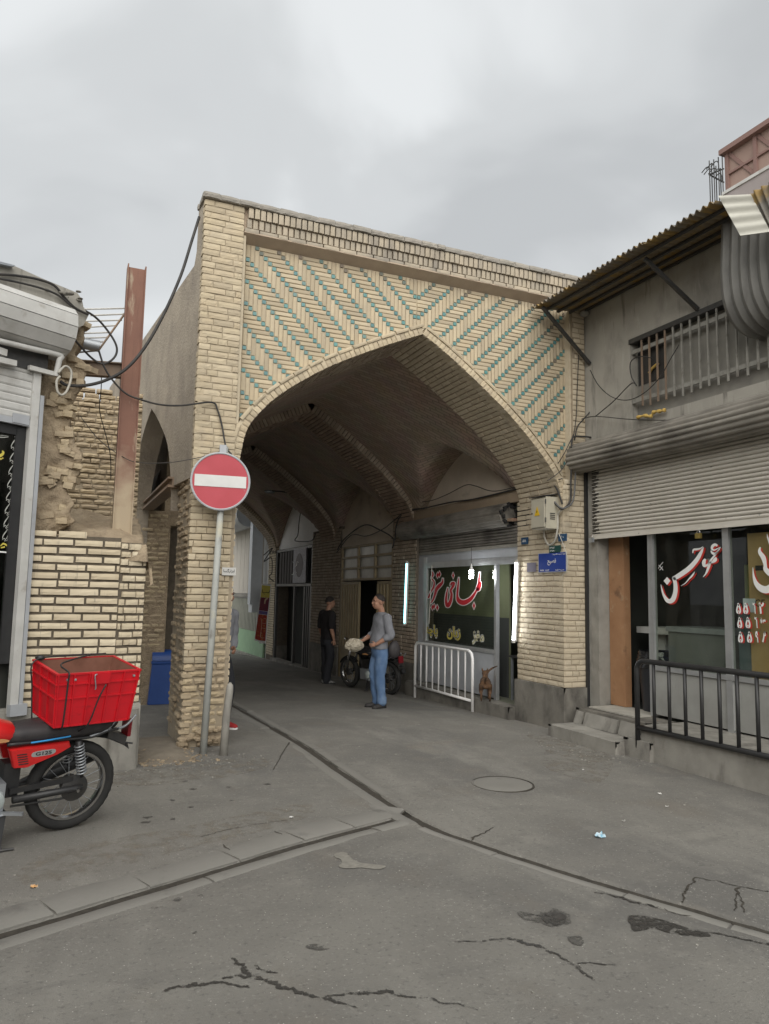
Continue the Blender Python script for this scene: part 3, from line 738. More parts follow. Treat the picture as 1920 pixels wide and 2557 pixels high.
# dry cracks in the paving right of the gully
for pth in ([(1345, 570, 7), (1320, 600, 8), (1290, 640, 8), (1285, 665, 6)], [(1525, 612, 5), (1520, 660, 5), (1512, 705, 5)], [(1530, 612, 4), (1540, 660, 5), (1555, 712, 5)], [(1345, 572, 5), (1430, 585, 4), (1520, 606, 5), (1661, 628, 5)],
            [(1220, 690, 4), (1222, 715, 4), (1330, 735, 5), (1415, 755, 6)], [(1465, 745, 5), (1480, 775, 6), (1500, 730, 6)], [(1100, 645, 5), (1200, 672, 5), (1320, 705, 6), (1500, 745, 6), (1661, 775, 6)], [(380, 405, 10), (430, 385, 6), (470, 362, 3)]):
    streak(gpath(GR2, pth), M['gully'], 'paving_crack', 0.0035)
for pth in ([(1185, 395, 4), (1280, 450, 6)], [(955, 455, 5), (1060, 522, 6)], [(1250, 0, 6), (1180, 130, 4)], [(860, 430, 3), (950, 405, 4), (1060, 380, 3), (1250, 350, 3)]):
    streak(gpath(GR, pth), M['gully'], 'paving_crack', 0.0035)
# manhole cover, almost flush with the paving
p_ = onZ(*GR2(510, 190), -0.05); mc = np.array([p_[0], p_[1]])
mz = gz(*mc)
mb = MB(); mb.lathe((mc[0], mc[1], mz), (0, 0, 1), [(0.0, 0.008), (0.12, 0.0085), (0.25, 0.008), (0.262, 0.004), (0.262, -0.02)], 40)
mh = tag(mb.build('manhole_cover', M['slab'], None, auto=40), 'flush round concrete manhole cover in the paving before the archway', 'manhole')
mb = MB(); mb.lathe((mc[0], mc[1], mz), (0, 0, 1), [(0.264, 0.0065), (0.279, 0.0075), (0.281, -0.02)], 40); mb.build('cover_frame', M['gully'], mh)

# ------------------------------------------------------------------ the brick archway and its vaulted passage
ARCH = thing('brick_archway', 'tall buff brick gateway with pointed arch, turquoise tile lattice and vaulted passage', 'building', (2.6, 0, 0))
PL_ = [(0.50, 2.85), (0.52, 3.11), (0.58, 3.40), (0.71, 3.61), (0.96, 3.87), (1.45, 4.22), (1.91, 4.47), (2.34, 4.68), (2.75, 4.86)]
PR_ = [(2.75, 4.86), (3.11, 4.645), (3.58, 4.32), (4.01, 3.99), (4.37, 3.66), (4.66, 3.34), (4.79, 3.12), (4.85, 2.85)]
def prof(n=14):
    a = catmull([(x, 0, z) for x, z in PL_], n); b = catmull([(x, 0, z) for x, z in PR_], n)
    return [(p[0], p[2]) for p in a], [(p[0], p[2]) for p in b]
LEFT, RIGHT = prof()
def offset(pl, d):
    out = []
    for i, p in enumerate(pl):
        a, b = pl[max(i - 1, 0)], pl[min(i + 1, len(pl) - 1)]
        t = unit([b[0] - a[0], b[1] - a[1]]); out.append((p[0] - t[1] * d, p[1] + t[0] * d))
    return out
OUTL, OUTR = offset(LEFT, 0.125), offset(RIGHT, 0.125)
OUTL[-1] = OUTR[0] = (2.75, 5.015)
OUT_X = np.array([p[0] for p in OUTL[3:]] + [p[0] for p in OUTR[1:-3]]); OUT_Z = np.array([p[1] for p in OUTL[3:]] + [p[1] for p in OUTR[1:-3]])
k_ = np.argsort(OUT_X); OUT_X, OUT_Z = OUT_X[k_], OUT_Z[k_]
IN_X = np.array([p[0] for p in LEFT] + [p[0] for p in RIGHT[1:]]); IN_Z = np.array([p[1] for p in LEFT] + [p[1] for p in RIGHT[1:]])
def zin(x): return np.interp(x, IN_X, IN_Z)
def zout(x): return np.interp(x, OUT_X, OUT_Z)
EX, EZ, NF = (1, 0, 0), (0, 0, 1), (0, -1, 0)

# left pier: core, front bricks each a piece, side and inner faces
mb = MB(); mb.box((0.018, 0.034, -0.1), (0.482, 1.0, 0.9)); mb.box((0.018, 0.024, 0.9), (0.482, 1.0, 2.3)); mb.box((0.018, 0.010, 2.3), (0.482, 1.0, 3.1)); mb.box((0.018, 0.010, 3.1), (0.44, 0.35, 5.99))
pierL = mb.build('pier', M['mortar'], ARCH)
fl = courses((0, 0, 0), EX, EZ, NF, 0.0, 0.45, 0.42, 5.98, ch=0.0725, bl=0.225, jt=0.006, jv=0.0095, keep=None, d=0.12, jit=0.002, hsoldier=0.3)
front, worn = [], []
for b in fl:
    c_ = b[0]
    er = max(0.0, 0.5 * (c_[0] - 0.22) / 0.2 + 0.35 - abs(c_[2] - 1.0) / 1.1) if c_[0] > 0.22 else 0.0
    if c_[2] < 0.85 or er > 0.35 + 0.3 * random.random():
        c2 = c_ + np.array([0, max(0, random.gauss(0.005, 0.007)) + (0.008 if c_[2] < 0.6 else 0), 0])
        worn.append((c2, b[1], b[2], b[3], b[4] * random.uniform(0.9, 1.0), b[5] * random.uniform(0.85, 1.0), b[6]))
    else:
        front.append(b)
put_bricks(front, M['brick'], pierL, 999)
for z0, z1, x1 in ((0.30, 0.42, 0.44), (0.14, 0.28, 0.46)):           # heavy lumps at the foot
    worn += courses((0, 0.020, 0), EX, EZ, NF, 0.03, x1, z0, z1, ch=0.07, bl=0.17, d=0.1, jit=0.012, jv=0.014, jt=0.016)
put_bricks(worn, M['brick_old'], pierL, 999, var=(10, 20))
def lumps(c0, c1, n, rmin, rmax, mat_, name, parent, flat=0.6):
    mb = MB(); rg = np.random.default_rng(int(abs(c0[0] * 1000 + c1[2] * 100)) + n)
    for i in range(n):
        c_ = np.array([rg.uniform(a, b) for a, b in zip(c0, c1)]); r = rg.uniform(rmin, rmax)
        n0 = mb.n
        mb.ell(c_, (r, r * rg.uniform(0.6, 1), r * flat * rg.uniform(0.6, 1.2)), 8, 5)
        for j in range(n0, mb.n):
            p = np.array(mb.v[j]); k = 1 + 0.35 * vnoise(*(p * 31 + i))
            mb.v[j] = tuple(c_ + (p - c_) * k)
    return stuff(mb.build(name, mat_, parent))
lumps((0.03, 0.0, 0.0), (0.46, 0.06, 0.16), 26, 0.03, 0.075, M['mud'], 'crumbled_foot', pierL)
sd = courses((0, 0, 0), (0, -1, 0), EZ, (-1, 0, 0), -0.98, -0.0, 0.12, 2.86, ch=0.073, bl=0.21, jt=0.02, jv=0.022, d=0.11, jit=0.012)
put_bricks(sd, M['brick_side'], pierL, 0, var=(10, 20))
sd = courses((0, 0, 0), (0, -1, 0), EZ, (-1, 0, 0), -0.115, -0.0, 2.86, 5.98, ch=0.0725, bl=0.2, jt=0.01, jv=0.014, d=0.08, hsoldier=0.0)
sd += courses((0.5, 0, 0), (0, 1, 0), EZ, (1, 0, 0), 0.03, 0.98, 0.2, 2.9, ch=0.073, bl=0.21, d=0.1)
put_bricks(sd, M['brick'], pierL, 0)

# right pier: front strip and the deep jamb beside the kitchen shop
mb = MB(); mb.box((4.861, 0.010, -0.3), (5.24, 1.08, 3.1)); mb.box((5.02, 0.010, 3.1), (5.24, 0.5, 5.99))
pierR = mb.build('pier', M['mortar'], ARCH)
jb = courses((4.85, 0, 0), (0, 1, 0), EZ, (-1, 0, 0), 0.0, 1.085, 0.45, 3.0, ch=0.0725, bl=0.225, jt=0.009, jv=0.013, d=0.1, jit=0.002)
jb = [(b[0], (0, -1, 0), b[2], b[3], b[4], b[5], b[6]) for b in jb]
put_bricks(jb, M['brick_jamb'], pierR, 0)
fr = courses((0, 0, 0), EX, EZ, NF, 4.85, 5.235, 0.45, 3.2, ch=0.0725, bl=0.225, jt=0.008, jv=0.012, d=0.1, jit=0.002) + \
     courses((0, 0, 0), EX, EZ, NF, 5.03, 5.235, 3.2, 5.98, ch=0.0725, bl=0.215, jt=0.008, jv=0.012, d=0.1, jit=0.002, hsoldier=0.2)
put_bricks(fr, M['brick_jamb'], pierR, 0)
mb = MB()
def rough_face(mb, O, U, Vv, Nn, w, h, amp, n=14, k=10, seed=0.0, d=0.1):
    O, U, Vv, Nn = (np.array(q, float) for q in (O, U, Vv, Nn))
    def P(u, v):
        e_ = min(u, 1 - u, v, 1 - v); z = amp * fbm(u * 5 + seed, v * 5, seed) if e_ > 0.001 else 0
        return O + U * (u * w) + Vv * (v * h) + Nn * z
    us, vs = np.linspace(0, 1, n), np.linspace(0, 1, k)
    mb.grid(P, us, vs)
    O2 = O - Nn * d
    c_ = [O, O + U * w, O + U * w + Vv * h, O + Vv * h]; b = [q - Nn * d for q in c_]
    for i in range(4): mb.quad(c_[i], c_[(i + 1) % 4], b[(i + 1) % 4], b[i])
    return mb
rough_face(mb, (4.815, 1.1, -0.35), (0, -1, 0), EZ, (-1, 0, 0), 1.135, 0.8, 0.008, seed=2.2)
rough_face(mb, (4.815, -0.035, -0.35), EX, EZ, NF, 0.43, 0.8, 0.008, seed=5.0)
mb.build('rendered_base', M['concrete_dark'], pierR, auto=35)

# arch ring: soldier bricks one by one, outer moulding
ring_core = MB()
def ring_poly(pl_in, pl_out, y0, y1, mbx):
    n = len(pl_in)
    a = [(p[0], y0, p[1]) for p in pl_in]; b = [(p[0], y0, p[1]) for p in pl_out]
    a2 = [(p[0], y1, p[1]) for p in pl_in]; b2 = [(p[0], y1, p[1]) for p in pl_out]
    vs = a + b + a2 + b2; fs = []
    for i in range(n - 1):
        fs += [(i, i + 1, n + i + 1, n + i), (2 * n + i, 3 * n + i, 3 * n + i + 1, 2 * n + i + 1), (i, 2 * n + i, 2 * n + i + 1, i + 1), (n + i, n + i + 1, 3 * n + i + 1, 3 * n + i)]
    mbx.add(vs, fs)
for a_, b_ in ((offset(LEFT, 0.008), offset(LEFT, 0.118)), (offset(RIGHT, 0.008), offset(RIGHT, 0.118))):
    ring_poly(a_, b_, 0.035, 0.20, ring_core)
ring = ring_core.build('arch_ring', M['mortar_pale'], ARCH)
def soldiers(pl, y, pitch, h0, h1, w, d, skip0=0.0):
    P = np.array(pl); seg = np.hypot(*np.diff(P, axis=0).T); S = np.concatenate([[0], np.cumsum(seg)]); out = []
    s = skip0 + pitch / 2
    while s < S[-1] - 0.01:
        x = np.interp(s, S, P[:, 0]); z = np.interp(s, S, P[:, 1]); x2 = np.interp(s + .01, S, P[:, 0]); z2 = np.interp(s + .01, S, P[:, 1])
        t = unit([x2 - x, 0, z2 - z]); nn = np.array([-t[2], 0, t[0]])
        out.append((np.array([x, y + random.gauss(0, 0.002), z]) + nn * (h0 + h1) / 2, t, nn, NF, w * random.uniform(0.92, 1.05), (h1 - h0) * random.uniform(0.96, 1.02), d))
        s += pitch * random.uniform(0.96, 1.04)
    return out
put_bricks(soldiers(LEFT, 0.02, 0.066, 0.0, 0.082, 0.058, 0.12), M['brick'], ring, 999)
put_bricks(soldiers(RIGHT, 0.02, 0.066, 0.0, 0.082, 0.058, 0.12), M['brick'], ring, 999)
put_bricks(soldiers(LEFT, 0.008, 0.205, 0.088, 0.128, 0.196, 0.14) + soldiers(RIGHT, 0.008, 0.205, 0.088, 0.128, 0.196, 0.14), M['brick'], ring, 0, stuff_name='moulding')

# underside of the front arch
def intrados(pl, y0, y1, mat_, parent, pitch=0.072, bl=0.215, d=0.08):
    P = np.array(pl); seg = np.hypot(*np.diff(P, axis=0).T); S = np.concatenate([[0], np.cumsum(seg)]); out = []
    s = pitch / 2
    while s < S[-1]:
        x = np.interp(s, S, P[:, 0]); z = np.interp(s, S, P[:, 1]); x2 = np.interp(s + .01, S, P[:, 0]); z2 = np.interp(s + .01, S, P[:, 1])
        t = unit([x2 - x, 0, z2 - z]); nn = np.array([t[2], 0, -t[0]])          # towards the opening
        y = y0 - random.uniform(0, bl)
        while y < y1:
            a, b = max(y, y0), min(y + bl, y1); y += bl
            if b - a < 0.04: continue
            out.append((np.array([x, (a + b) / 2, z]) + nn * random.gauss(0, 0.003), (0, 1, 0), t, nn, b - a - 0.01, pitch - 0.014, d))
        s += pitch
    out = [(c_, U, Vv, Nn, w, h, d_) if np.dot(np.cross(U, Vv), Nn) > 0 else (c_, tuple(-np.array(U)), Vv, Nn, w, h, d_) for c_, U, Vv, Nn, w, h, d_ in out]
    return put_bricks(out, mat_, parent, 0, stuff_name='soffit_brickwork')
intrados(LEFT, 0.03, 1.0, M['brick_int'], ring)
intrados(RIGHT, 0.03, 1.0, M['brick_jamb'], ring)
mb = MB()
for pl in (LEFT, RIGHT):
    ring_poly(offset(pl, 0.014), offset(pl, 0.30), 0.16, 1.0, mb)
mb.build('arch_core', M['mortar'], ring)

# spandrel: lattice of bricks and turquoise tiles
YS, UC, XC, ZT = 0.14, 0.0525, 2.715, 5.615
mb = MB()
poly = [(0.44, YS + 0.012, 3.0), (0.44, YS + 0.012, 5.66)] + [(5.06, YS + 0.012, 5.66), (5.06, YS + 0.012, 3.0)] + [(x, YS + 0.012, z - 0.03) for x, z in list(zip(OUT_X, OUT_Z))[::-1]]
n_ = 90; xs = np.linspace(0.44, 5.06, n_)
mb.grid(lambda u, v: (u, YS + 0.014, (zout(u) - 0.05) * (1 - v) + 5.66 * v), list(xs), [0, 1])
mb.box((0.44, 0.26, 4.9), (5.06, 0.36, 5.98))
span = mb.build('spandrel', M['mortar_pale'], ARCH)
sp_br, sp_ti, sp_tf = [], [], []
def inside(x, z, side):
    if side < 0 and (x < 0.485 or x > XC): return False
    if side > 0 and (x < XC or x > 5.00): return False
    return z < ZT and z > zout(x) - 0.015
for side in (-1, 1):
    for a in range(-50, 0):
        for j in range(0, 60):
            X = lambda a_: XC + (a_ + 0.5) * UC if side < 0 else XC - (a_ + 0.5) * UC
            Zc = lambda j_: ZT - (j_ + 0.5) * UC
            d_ = (a - j) % 10
            def cellok(a_, j_): return a_ < 0 and j_ >= 0 and inside(X(a_), Zc(j_), side)
            if d_ % 5 == 0:
                if cellok(a, j):
                    c_ = (X(a), YS - 0.002, Zc(j))
                    top = Zc(j) > 5.50 + 0.04 * random.random() or (X(a) > 4.6 and random.random() < 0.35)
                    (sp_tf if top else sp_ti).append((np.array(c_), EX, EZ, NF, UC - 0.011, UC - 0.011, 0.03))
            if d_ == 1 or (a == -50 and d_ in (2, 3, 4)):
                cells = [q for q in range(a, a + 5 - d_) if cellok(q, j)]
                if cells:
                    xa, xb = X(cells[0]), X(cells[-1]); w = abs(xb - xa) + UC
                    sp_br.append((np.array([(xa + xb) / 2, YS + random.gauss(0, 0.002), Zc(j)]), EX, EZ, NF, w - 0.008, UC - 0.010, 0.04))
            if d_ == 9 or (j == 0 and d_ in (6, 7, 8)):
                cells = [q for q in range(j, j + d_ - 5) if cellok(a, q)]
                if cells:
                    za, zb = Zc(cells[0]), Zc(cells[-1]); h = abs(zb - za) + UC
                    sp_br.append((np.array([X(a), YS + random.gauss(0, 0.002), (za + zb) / 2]), EZ, (-1, 0, 0), NF, h - 0.008, UC - 0.010, 0.04))
near = lambda b: b[0][0]
put_bricks(sp_br, M['brick'], span, 90, key=near, stuff_name='lattice_brickwork')
put_bricks(sp_ti, M['tile'], span, 300, name='glazed_tile', stuff_name='glazed_tiles', key=near, var=(20, 26))
put_bricks(sp_tf, M['tile_faded'], span, 60, name='glazed_tile', stuff_name='glazed_tiles', key=near, var=(20, 26))
# framing strip between pier and lattice
put_bricks(courses((0, 0.03, 0), EX, EZ, NF, 0.452, 0.482, 3.35, 5.62, ch=0.21, bl=0.03, jt=0.002, jv=0.01, d=0.1, hsoldier=0) +
           courses((0, 0.03, 0), EX, EZ, NF, 5.0, 5.03, 3.0, 5.62, ch=0.21, bl=0.03, jt=0.002, jv=0.01, d=0.1, hsoldier=0), M['brick'], span, 0, stuff_name='edge_brickwork')
for x_, z_ in ((0.452, 3.2), (5.0, 3.0)):
    mb = MB(); mb.box((x_, 0.034, z_), (x_ + 0.03, 0.2, 5.66)); mb.build('edge_strip', M['mortar_pale'], span)

# cornice
cor = MB(); cor.box((0.455, 0.05, 5.70), (5.22, 0.36, 5.985))
cornice = cor.build('cornice', M['soffit'], ARCH)
mb = MB(); mb.prism([(0.455, 0.004, 5.685), (0.455, YS + 0.012, 5.615), (0.455, 0.25, 5.615), (0.455, 0.25, 5.70), (0.455, 0.004, 5.70)], (4.77, 0, 0)); mb.build('soffit', M['soffit'], cornice)
cb = courses((0, 0.0, 0), EX, EZ, NF, 0.455, 5.22, 5.69, 5.742, ch=0.05, bl=0.22, jt=0.012, jv=0.004, d=0.08, hsoldier=0.1)
x = 0.51
k = 0
while x < 5.2:
    cb.append((np.array([x, 0.004 + random.gauss(0, 0.002), 5.80]), EX, EZ, NF, 0.052, 0.108, 0.08))
    cb.append((np.array([x + 0.012, -0.020 + random.gauss(0, 0.003), 5.918]), EX, EZ, NF, 0.056, 0.122, 0.09))
    x += 0.0705; k += 1
put_bricks(cb, M['brick_cornice'], cornice, 0, stuff_name='cornice_brickwork')
cp = courses((0, -0.045, 0), EX, EZ, NF, -0.02, 5.25, 5.985, 6.05, ch=0.06, bl=0.23, jt=0.008, jv=0.004, d=0.2, jit=0.004, hsoldier=0.1)
cp += courses((-0.03, 0, 0), (0, -1, 0), EZ, (-1, 0, 0), -0.34, 0.03, 5.985, 6.05, ch=0.06, bl=0.23, jt=0.008, jv=0.004, d=0.2, hsoldier=0.1)
put_bricks(cp, M['coping'], cornice, 0, stuff_name='coping')
mb = MB(); mb.box((-0.01, -0.03, 5.984), (5.25, 0.36, 6.04)); mb.build('coping_core', M['coping'], cornice)

# rendered side wall with its pointed opening and steel lintel
SN = unit((1.0, 0.09, 0)); SP = (0.0, 0.3, 0.0)
def sx(y): return -0.09 * (y - 0.3)
cA = crop(0, 600, 2.595)
for q in ((1010, 1090), (1120, 1320), (930, 1250), (885, 1440), (1145, 1605), (945, 1690), (925, 705), (1240, 230)):
    pass
nb_, fb_ = 1.0, 3.72
arc = [(nb_, 2.5), (nb_ + 0.06, 2.9), (nb_ + 0.34, 3.40), (nb_ + 0.9, 3.80), (2.45, 4.10), (2.95, 3.84), (3.4, 3.40), (fb_ - 0.04, 2.9), (fb_, 2.5)]
arc = [(p[0], p[1]) for p in catmull([(y, z, 0) for y, z in arc[:5]], 5)[:-1]] + [(p[0], p[1]) for p in catmull([(y, z, 0) for y, z in arc[4:]], 5)]
outl = [(0.11, 2.84), (nb_ - 0.02, 2.84)] + arc[1:] + [(fb_, -0.2), (6.5, -0.2), (6.5, 5.36), (0.42, 5.36), (0.34, 5.5), (0.33, 5.985), (0.11, 5.985)]
mb = MB(); mb.prism([(sx(y) - 0.012, y, z) for y, z in outl], (0.28, 0, 0))
side = mb.build('side_wall', M['plaster_side'], ARCH)
mb = MB(); mb.box((sx(2) + 0.02, 0.9, 2.82), (sx(2) + 0.18, 3.7, 2.85)); mb.box((sx(2) + 0.07, 0.9, 2.85), (sx(2) + 0.12, 3.7, 2.92)); mb.box((sx(2) + 0.02, 0.9, 2.92), (sx(2) + 0.18, 3.7, 2.945))
mb.build('lintel', M['rust_grey'], side)
bj = courses((0.28, fb_, 0), (-1, 0, 0), EZ, (0, -1, 0), 0.0, 0.62, 0.75, 2.78, ch=0.073, bl=0.2, jt=0.015, jv=0.018, d=0.1, jit=0.008)
bj = [(b[0], (1, 0, 0), b[2], b[3], b[4], b[5], b[6]) for b in bj]
put_bricks(bj, M['brick_old'], side, 0, var=(10, 20))
mb = MB(); mb.box((-0.36, fb_ + 0.012, -0.2), (0.30, fb_ + 0.5, 2.82)); mb.build('jamb', M['mud'], side)

# vault, ribs, passage walls
XR = 4.85
BAYS = [(1.0, 4.5, 4.06, 2.55), (5.4, 8.9, 4.12, 6.95), (9.9, 14.2, 4.30, 12.1)]
def pointed(t):
    return np.clip(1 - np.abs(t) ** 1.75, 0, 1)
def vault_mat():
    m_, N, L, P = mat_base('vault_brickwork')
    geo = N.new('ShaderNodeNewGeometry'); mp = N.new('ShaderNodeMapping'); mp.inputs['Rotation'].default_value = (0, 0, math.radians(45))
    L.new(geo.outputs['Position'], mp.inputs[0])
    bt = N.new('ShaderNodeTexBrick'); bt.inputs['Scale'].default_value = 1.0
    for k, v in (('Brick Width', 0.22), ('Row Height', 0.07), ('Mortar Size', 0.008), ('Bias', -0.1), ('Mortar Smooth', 0.3)): bt.inputs[k].default_value = v
    bt.inputs['Color1'].default_value = (0.47, 0.36, 0.275, 1); bt.inputs['Color2'].default_value = (0.36, 0.275, 0.215, 1); bt.inputs['Mortar'].default_value = (0.27, 0.215, 0.17, 1)
    L.new(mp.outputs[0], bt.inputs['Vector'])
    ns = N.new('ShaderNodeTexNoise'); ns.inputs['Scale'].default_value = 2.5; ns.inputs['Detail'].default_value = 5; L.new(geo.outputs['Position'], ns.inputs['Vector'])
    mx = N.new('ShaderNodeMix'); mx.data_type = 'RGBA'; mx.blend_type = 'MULTIPLY'; mx.inputs[0].default_value = 0.3
    L.new(bt.outputs['Color'], mx.inputs[6]); L.new(ns.outputs['Color'], mx.inputs[7]); L.new(mx.outputs[2], P.inputs['Base Color'])
    bp = N.new('ShaderNodeBump'); bp.inputs['Strength'].default_value = 0.8; bp.inputs['Distance'].default_value = 0.01; bp.invert = True
    L.new(bt.outputs['Fac'], bp.inputs['Height']); L.new(bp.outputs[0], P.inputs['Normal'])
    P.inputs['Roughness'].default_value = 0.95
    return m_
M['vault'] = vault_mat()
for y0, y1, zc, yc in BAYS:
    mb = MB()
    def P(u, v):
        x = 0.30 + 4.72 * u; y = y0 + (y1 - y0) * v
        zb = float(zin(np.clip(x, 0.5, 4.85))) + 0.16
        h = yc - y0 if y < yc else y1 - yc
        zx = 2.95 + (zc + 0.02 - 2.95) * float(pointed((y - yc) / (h * 0.985)))
        return (x, y, max(zb, zx))
    mb.grid(P, list(np.linspace(0, 1, 64)), list(np.linspace(0, 1, 48)))
    mb.build('vault', M['vault'], ARCH, auto=50)
    mb = MB(); mb.grid(lambda u, v: (4.955 - 0.01 * vnoise(u * 4, v * 4), y0 - 0.12 + (y1 - y0 + 0.24) * u, 2.9 + 1.6 * v), list(np.linspace(0, 1, 14)), list(np.linspace(0, 1, 8)))
    mb.build('lunette', M['plaster_white'] if y0 > 9 else M['plaster_in'], ARCH, smooth=True)
RIBS = [(4.5, 5.4), (8.9, 9.9), (14.2, 15.0)]
for k, (y0, y1) in enumerate(RIBS):
    mb = MB()
    for pl in (LEFT, RIGHT):
        ring_poly(offset(pl, 0.02), offset(pl, 0.75 if k == 2 else 0.42), y0 + 0.02, y1, mb)
    if k == 2:
        mb.box((-0.4, y0 + 0.02, 3.9), (0.5, y1, 6.4)); mb.box((4.85, y0 + 0.02, 2.8), (5.6, y1, 6.4)); mb.box((-0.4, y0 + 0.02, 5.1), (5.6, y1, 6.4))
    rb = mb.build('rib', M['mortar_dark'], ARCH)
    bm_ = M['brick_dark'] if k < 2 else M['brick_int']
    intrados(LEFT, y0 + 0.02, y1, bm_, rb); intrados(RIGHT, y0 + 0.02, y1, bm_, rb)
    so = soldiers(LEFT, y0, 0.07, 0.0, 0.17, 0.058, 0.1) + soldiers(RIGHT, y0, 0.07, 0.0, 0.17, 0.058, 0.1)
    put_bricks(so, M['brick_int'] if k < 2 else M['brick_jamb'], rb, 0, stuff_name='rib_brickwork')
mb = MB(); mb.box((0.06, 0.36, 5.25), (5.24, 15.0, 5.36)); mb.box((5.02, 0.5, 2.9), (5.24, 15.0, 5.25)); mb.box((0.2, 3.72, 2.6), (0.44, 15.0, 5.25)); mb.box((0.2, 1.0, 3.9), (0.3, 3.72, 5.25))
mb.build('roof', M['mud'], ARCH)  # unseen slabs and walls, added to stop light leaking in round the vault
mb = MB(); mb.box((0.10, 4.2, -0.8), (0.49, 14.2, 3.0)); mb.box((-0.4, 14.2, -0.8), (0.49, 15.0, 4.5))
lw = mb.build('passage_wall', M['mortar_dark'], ARCH)
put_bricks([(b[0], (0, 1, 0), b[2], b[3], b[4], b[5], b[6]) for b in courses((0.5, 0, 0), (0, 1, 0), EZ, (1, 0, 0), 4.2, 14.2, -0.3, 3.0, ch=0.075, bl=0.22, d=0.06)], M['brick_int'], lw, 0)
PIERS = [(4.42, 5.50), (8.50, 10.62), (14.2, 15.0)]
for k, (y0, y1) in enumerate(PIERS):
    mb = MB(); mb.box((XR + 0.012, y0, -0.8), (5.5, y1, 3.2))
    w_ = mb.build('passage_wall', M['mortar_dark'], ARCH)
    bs = courses((XR, 0, 0), (0, 1, 0), EZ, (-1, 0, 0), y0, y1, 0.35 if k < 2 else -0.3, 3.15, ch=0.0725, bl=0.215, jt=0.009, jv=0.013, d=0.09, jit=0.003)
    bs = [(b[0], (0, -1, 0), b[2], b[3], b[4], b[5], b[6]) for b in bs]
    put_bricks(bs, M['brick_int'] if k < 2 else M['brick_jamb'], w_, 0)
    if k < 2:
        mb = MB(); rough_face(mb, (XR - 0.02, y1, -0.75), (0, -1, 0), EZ, (-1, 0, 0), y1 - y0, 1.1, 0.006, seed=k + 1.0); mb.build('rendered_base', M['concrete_dark'], w_, auto=35)
mb = MB(); mb.box((4.86, 14.18, -0.8), (5.4, 14.2, 0.0)); mb.build('plinth', M['concrete_dark'], ARCH)

# ------------------------------------------------------------------ left corner: low wall, ruin, steel post, shop
LOW = thing('low_brick_wall', 'low cream brick wall with deep dark joints behind the red crate', 'wall', (-0.95, -0.6, 0))
mb = MB(); mb.box((-1.6, -0.578, 0.5), (-0.72, 0.1, 2.10)); mb.prism([(-0.72, -0.578, 0.5), (-0.475, -0.492, 0.5), (-0.42, 0.1, 0.5), (-0.72, 0.1, 0.5)], (0, 0, 1.56))
lowcore = mb.build('wall_core', M['mortar_dark'], LOW)
bl_ = courses((0, -0.6, 0), EX, EZ, NF, -1.52, -0.715, 0.55, 2.15, ch=0.0745, bl=0.262, jt=0.016, jv=0.020, d=0.12, jit=0.003, bond=0.5, hsoldier=0.03,
              keep=lambda u, v: v < 2.07 or (u < -1.05 and v < 2.16))
Uf = unit((0.245, 0.086, 0)); Nf = unit((0.086, -0.245, 0))
bf = courses((-0.72, -0.6, 0), Uf, EZ, Nf, 0.005, 0.265, 0.55, 2.06, ch=0.0745, bl=0.135, jt=0.012, jv=0.020, d=0.12, jit=0.004, hsoldier=0.0)
put_bricks(bl_ + bf, M['brick_wall'], LOW, 999)
mb = MB(); rough_face(mb, (-3.4, -0.63, -0.05), EX, EZ, NF, 2.93, 0.6, 0.012, 30, 8, seed=3.0, d=0.6)
rough_face(mb, (-0.47, -0.63, -0.05), (0.1, 0.99, 0), EZ, (0.99, -0.1, 0), 0.6, 0.58, 0.012, 8, 8, seed=7.0, d=0.3)
mb.build('plinth', M['concrete'], LOW, auto=35)
mb = MB()
def blk(u, v):
    a = 2 * math.pi * u; r = (abs(math.cos(a)) ** 4 + abs(math.sin(a)) ** 4) ** -0.25
    k = 1 + 0.05 * fbm(math.cos(a) * 3, math.sin(a) * 3, v * 3)
    return (-0.62 + 0.125 * r * k * math.cos(a) * (1.08 - 0.1 * v), -0.70 + 0.11 * r * k * math.sin(a), -0.05 + 0.58 * v)
mb.grid(blk, list(np.linspace(0, 1, 29)), list(np.linspace(0, 1, 9)))
mb.add([blk(u, 1) for u in np.linspace(0, 1, 29)[:-1]], [tuple(range(28))])
tag(mb.build('concrete_block', M['concrete'], None, auto=50), 'worn concrete stump standing before the brick wall by the motorcycle', 'block')
# earth and rubble on top of the wall
mb = MB()
def heap(u, v):
    x = -1.52 + 1.08 * u; y = -0.57 + 2.3 * v
    z = 2.06 + 0.34 * min(v * 1.6, 1) + 0.10 * fbm(x * 4, y * 4) + 0.03 * fbm(x * 14, y * 14, 3.0) + 0.10 * (1 - u) * min(1, v * 3)
    if v < 0.01: z -= 0.14
    if u > 0.97: z -= 0.25
    return (x + (0.04 * vnoise(y * 5, 1.0) if u > 0.9 else 0), y, z)
mb.grid(heap, list(np.linspace(0, 1, 40)), list(np.linspace(0, 1, 46)))
mb.build('earth_top', M['mud'], LOW, smooth=True)
# weathered wall behind
BW = thing('eroded_brick_wall', 'crumbling brick wall with worn-out joints behind the rusty steel post', 'wall', (-0.9, 2.0, 0))
mb = MB(); mb.box((-1.9, 2.03, 1.5), (-0.36, 2.3, 4.02)); mb.build('wall_core', M['mortar'], BW)
top = lambda u: 4.16 + 0.07 * vnoise(u * 9, 2.0) - (0.10 if -0.82 < u < -0.72 else 0) - 0.08 * (u + 1.1 < 0)
bb = courses((0, 2.0, 0), EX, EZ, NF, -1.75, -0.36, 2.35, 4.25, ch=0.066, bl=0.2, jt=0.008, jv=0.010, d=0.12, jit=0.012, keep=lambda u, v: v < top(u) and random.random() > 0.012)
put_bricks(bb, M['brick_old'], BW, 999, var=(10, 20))
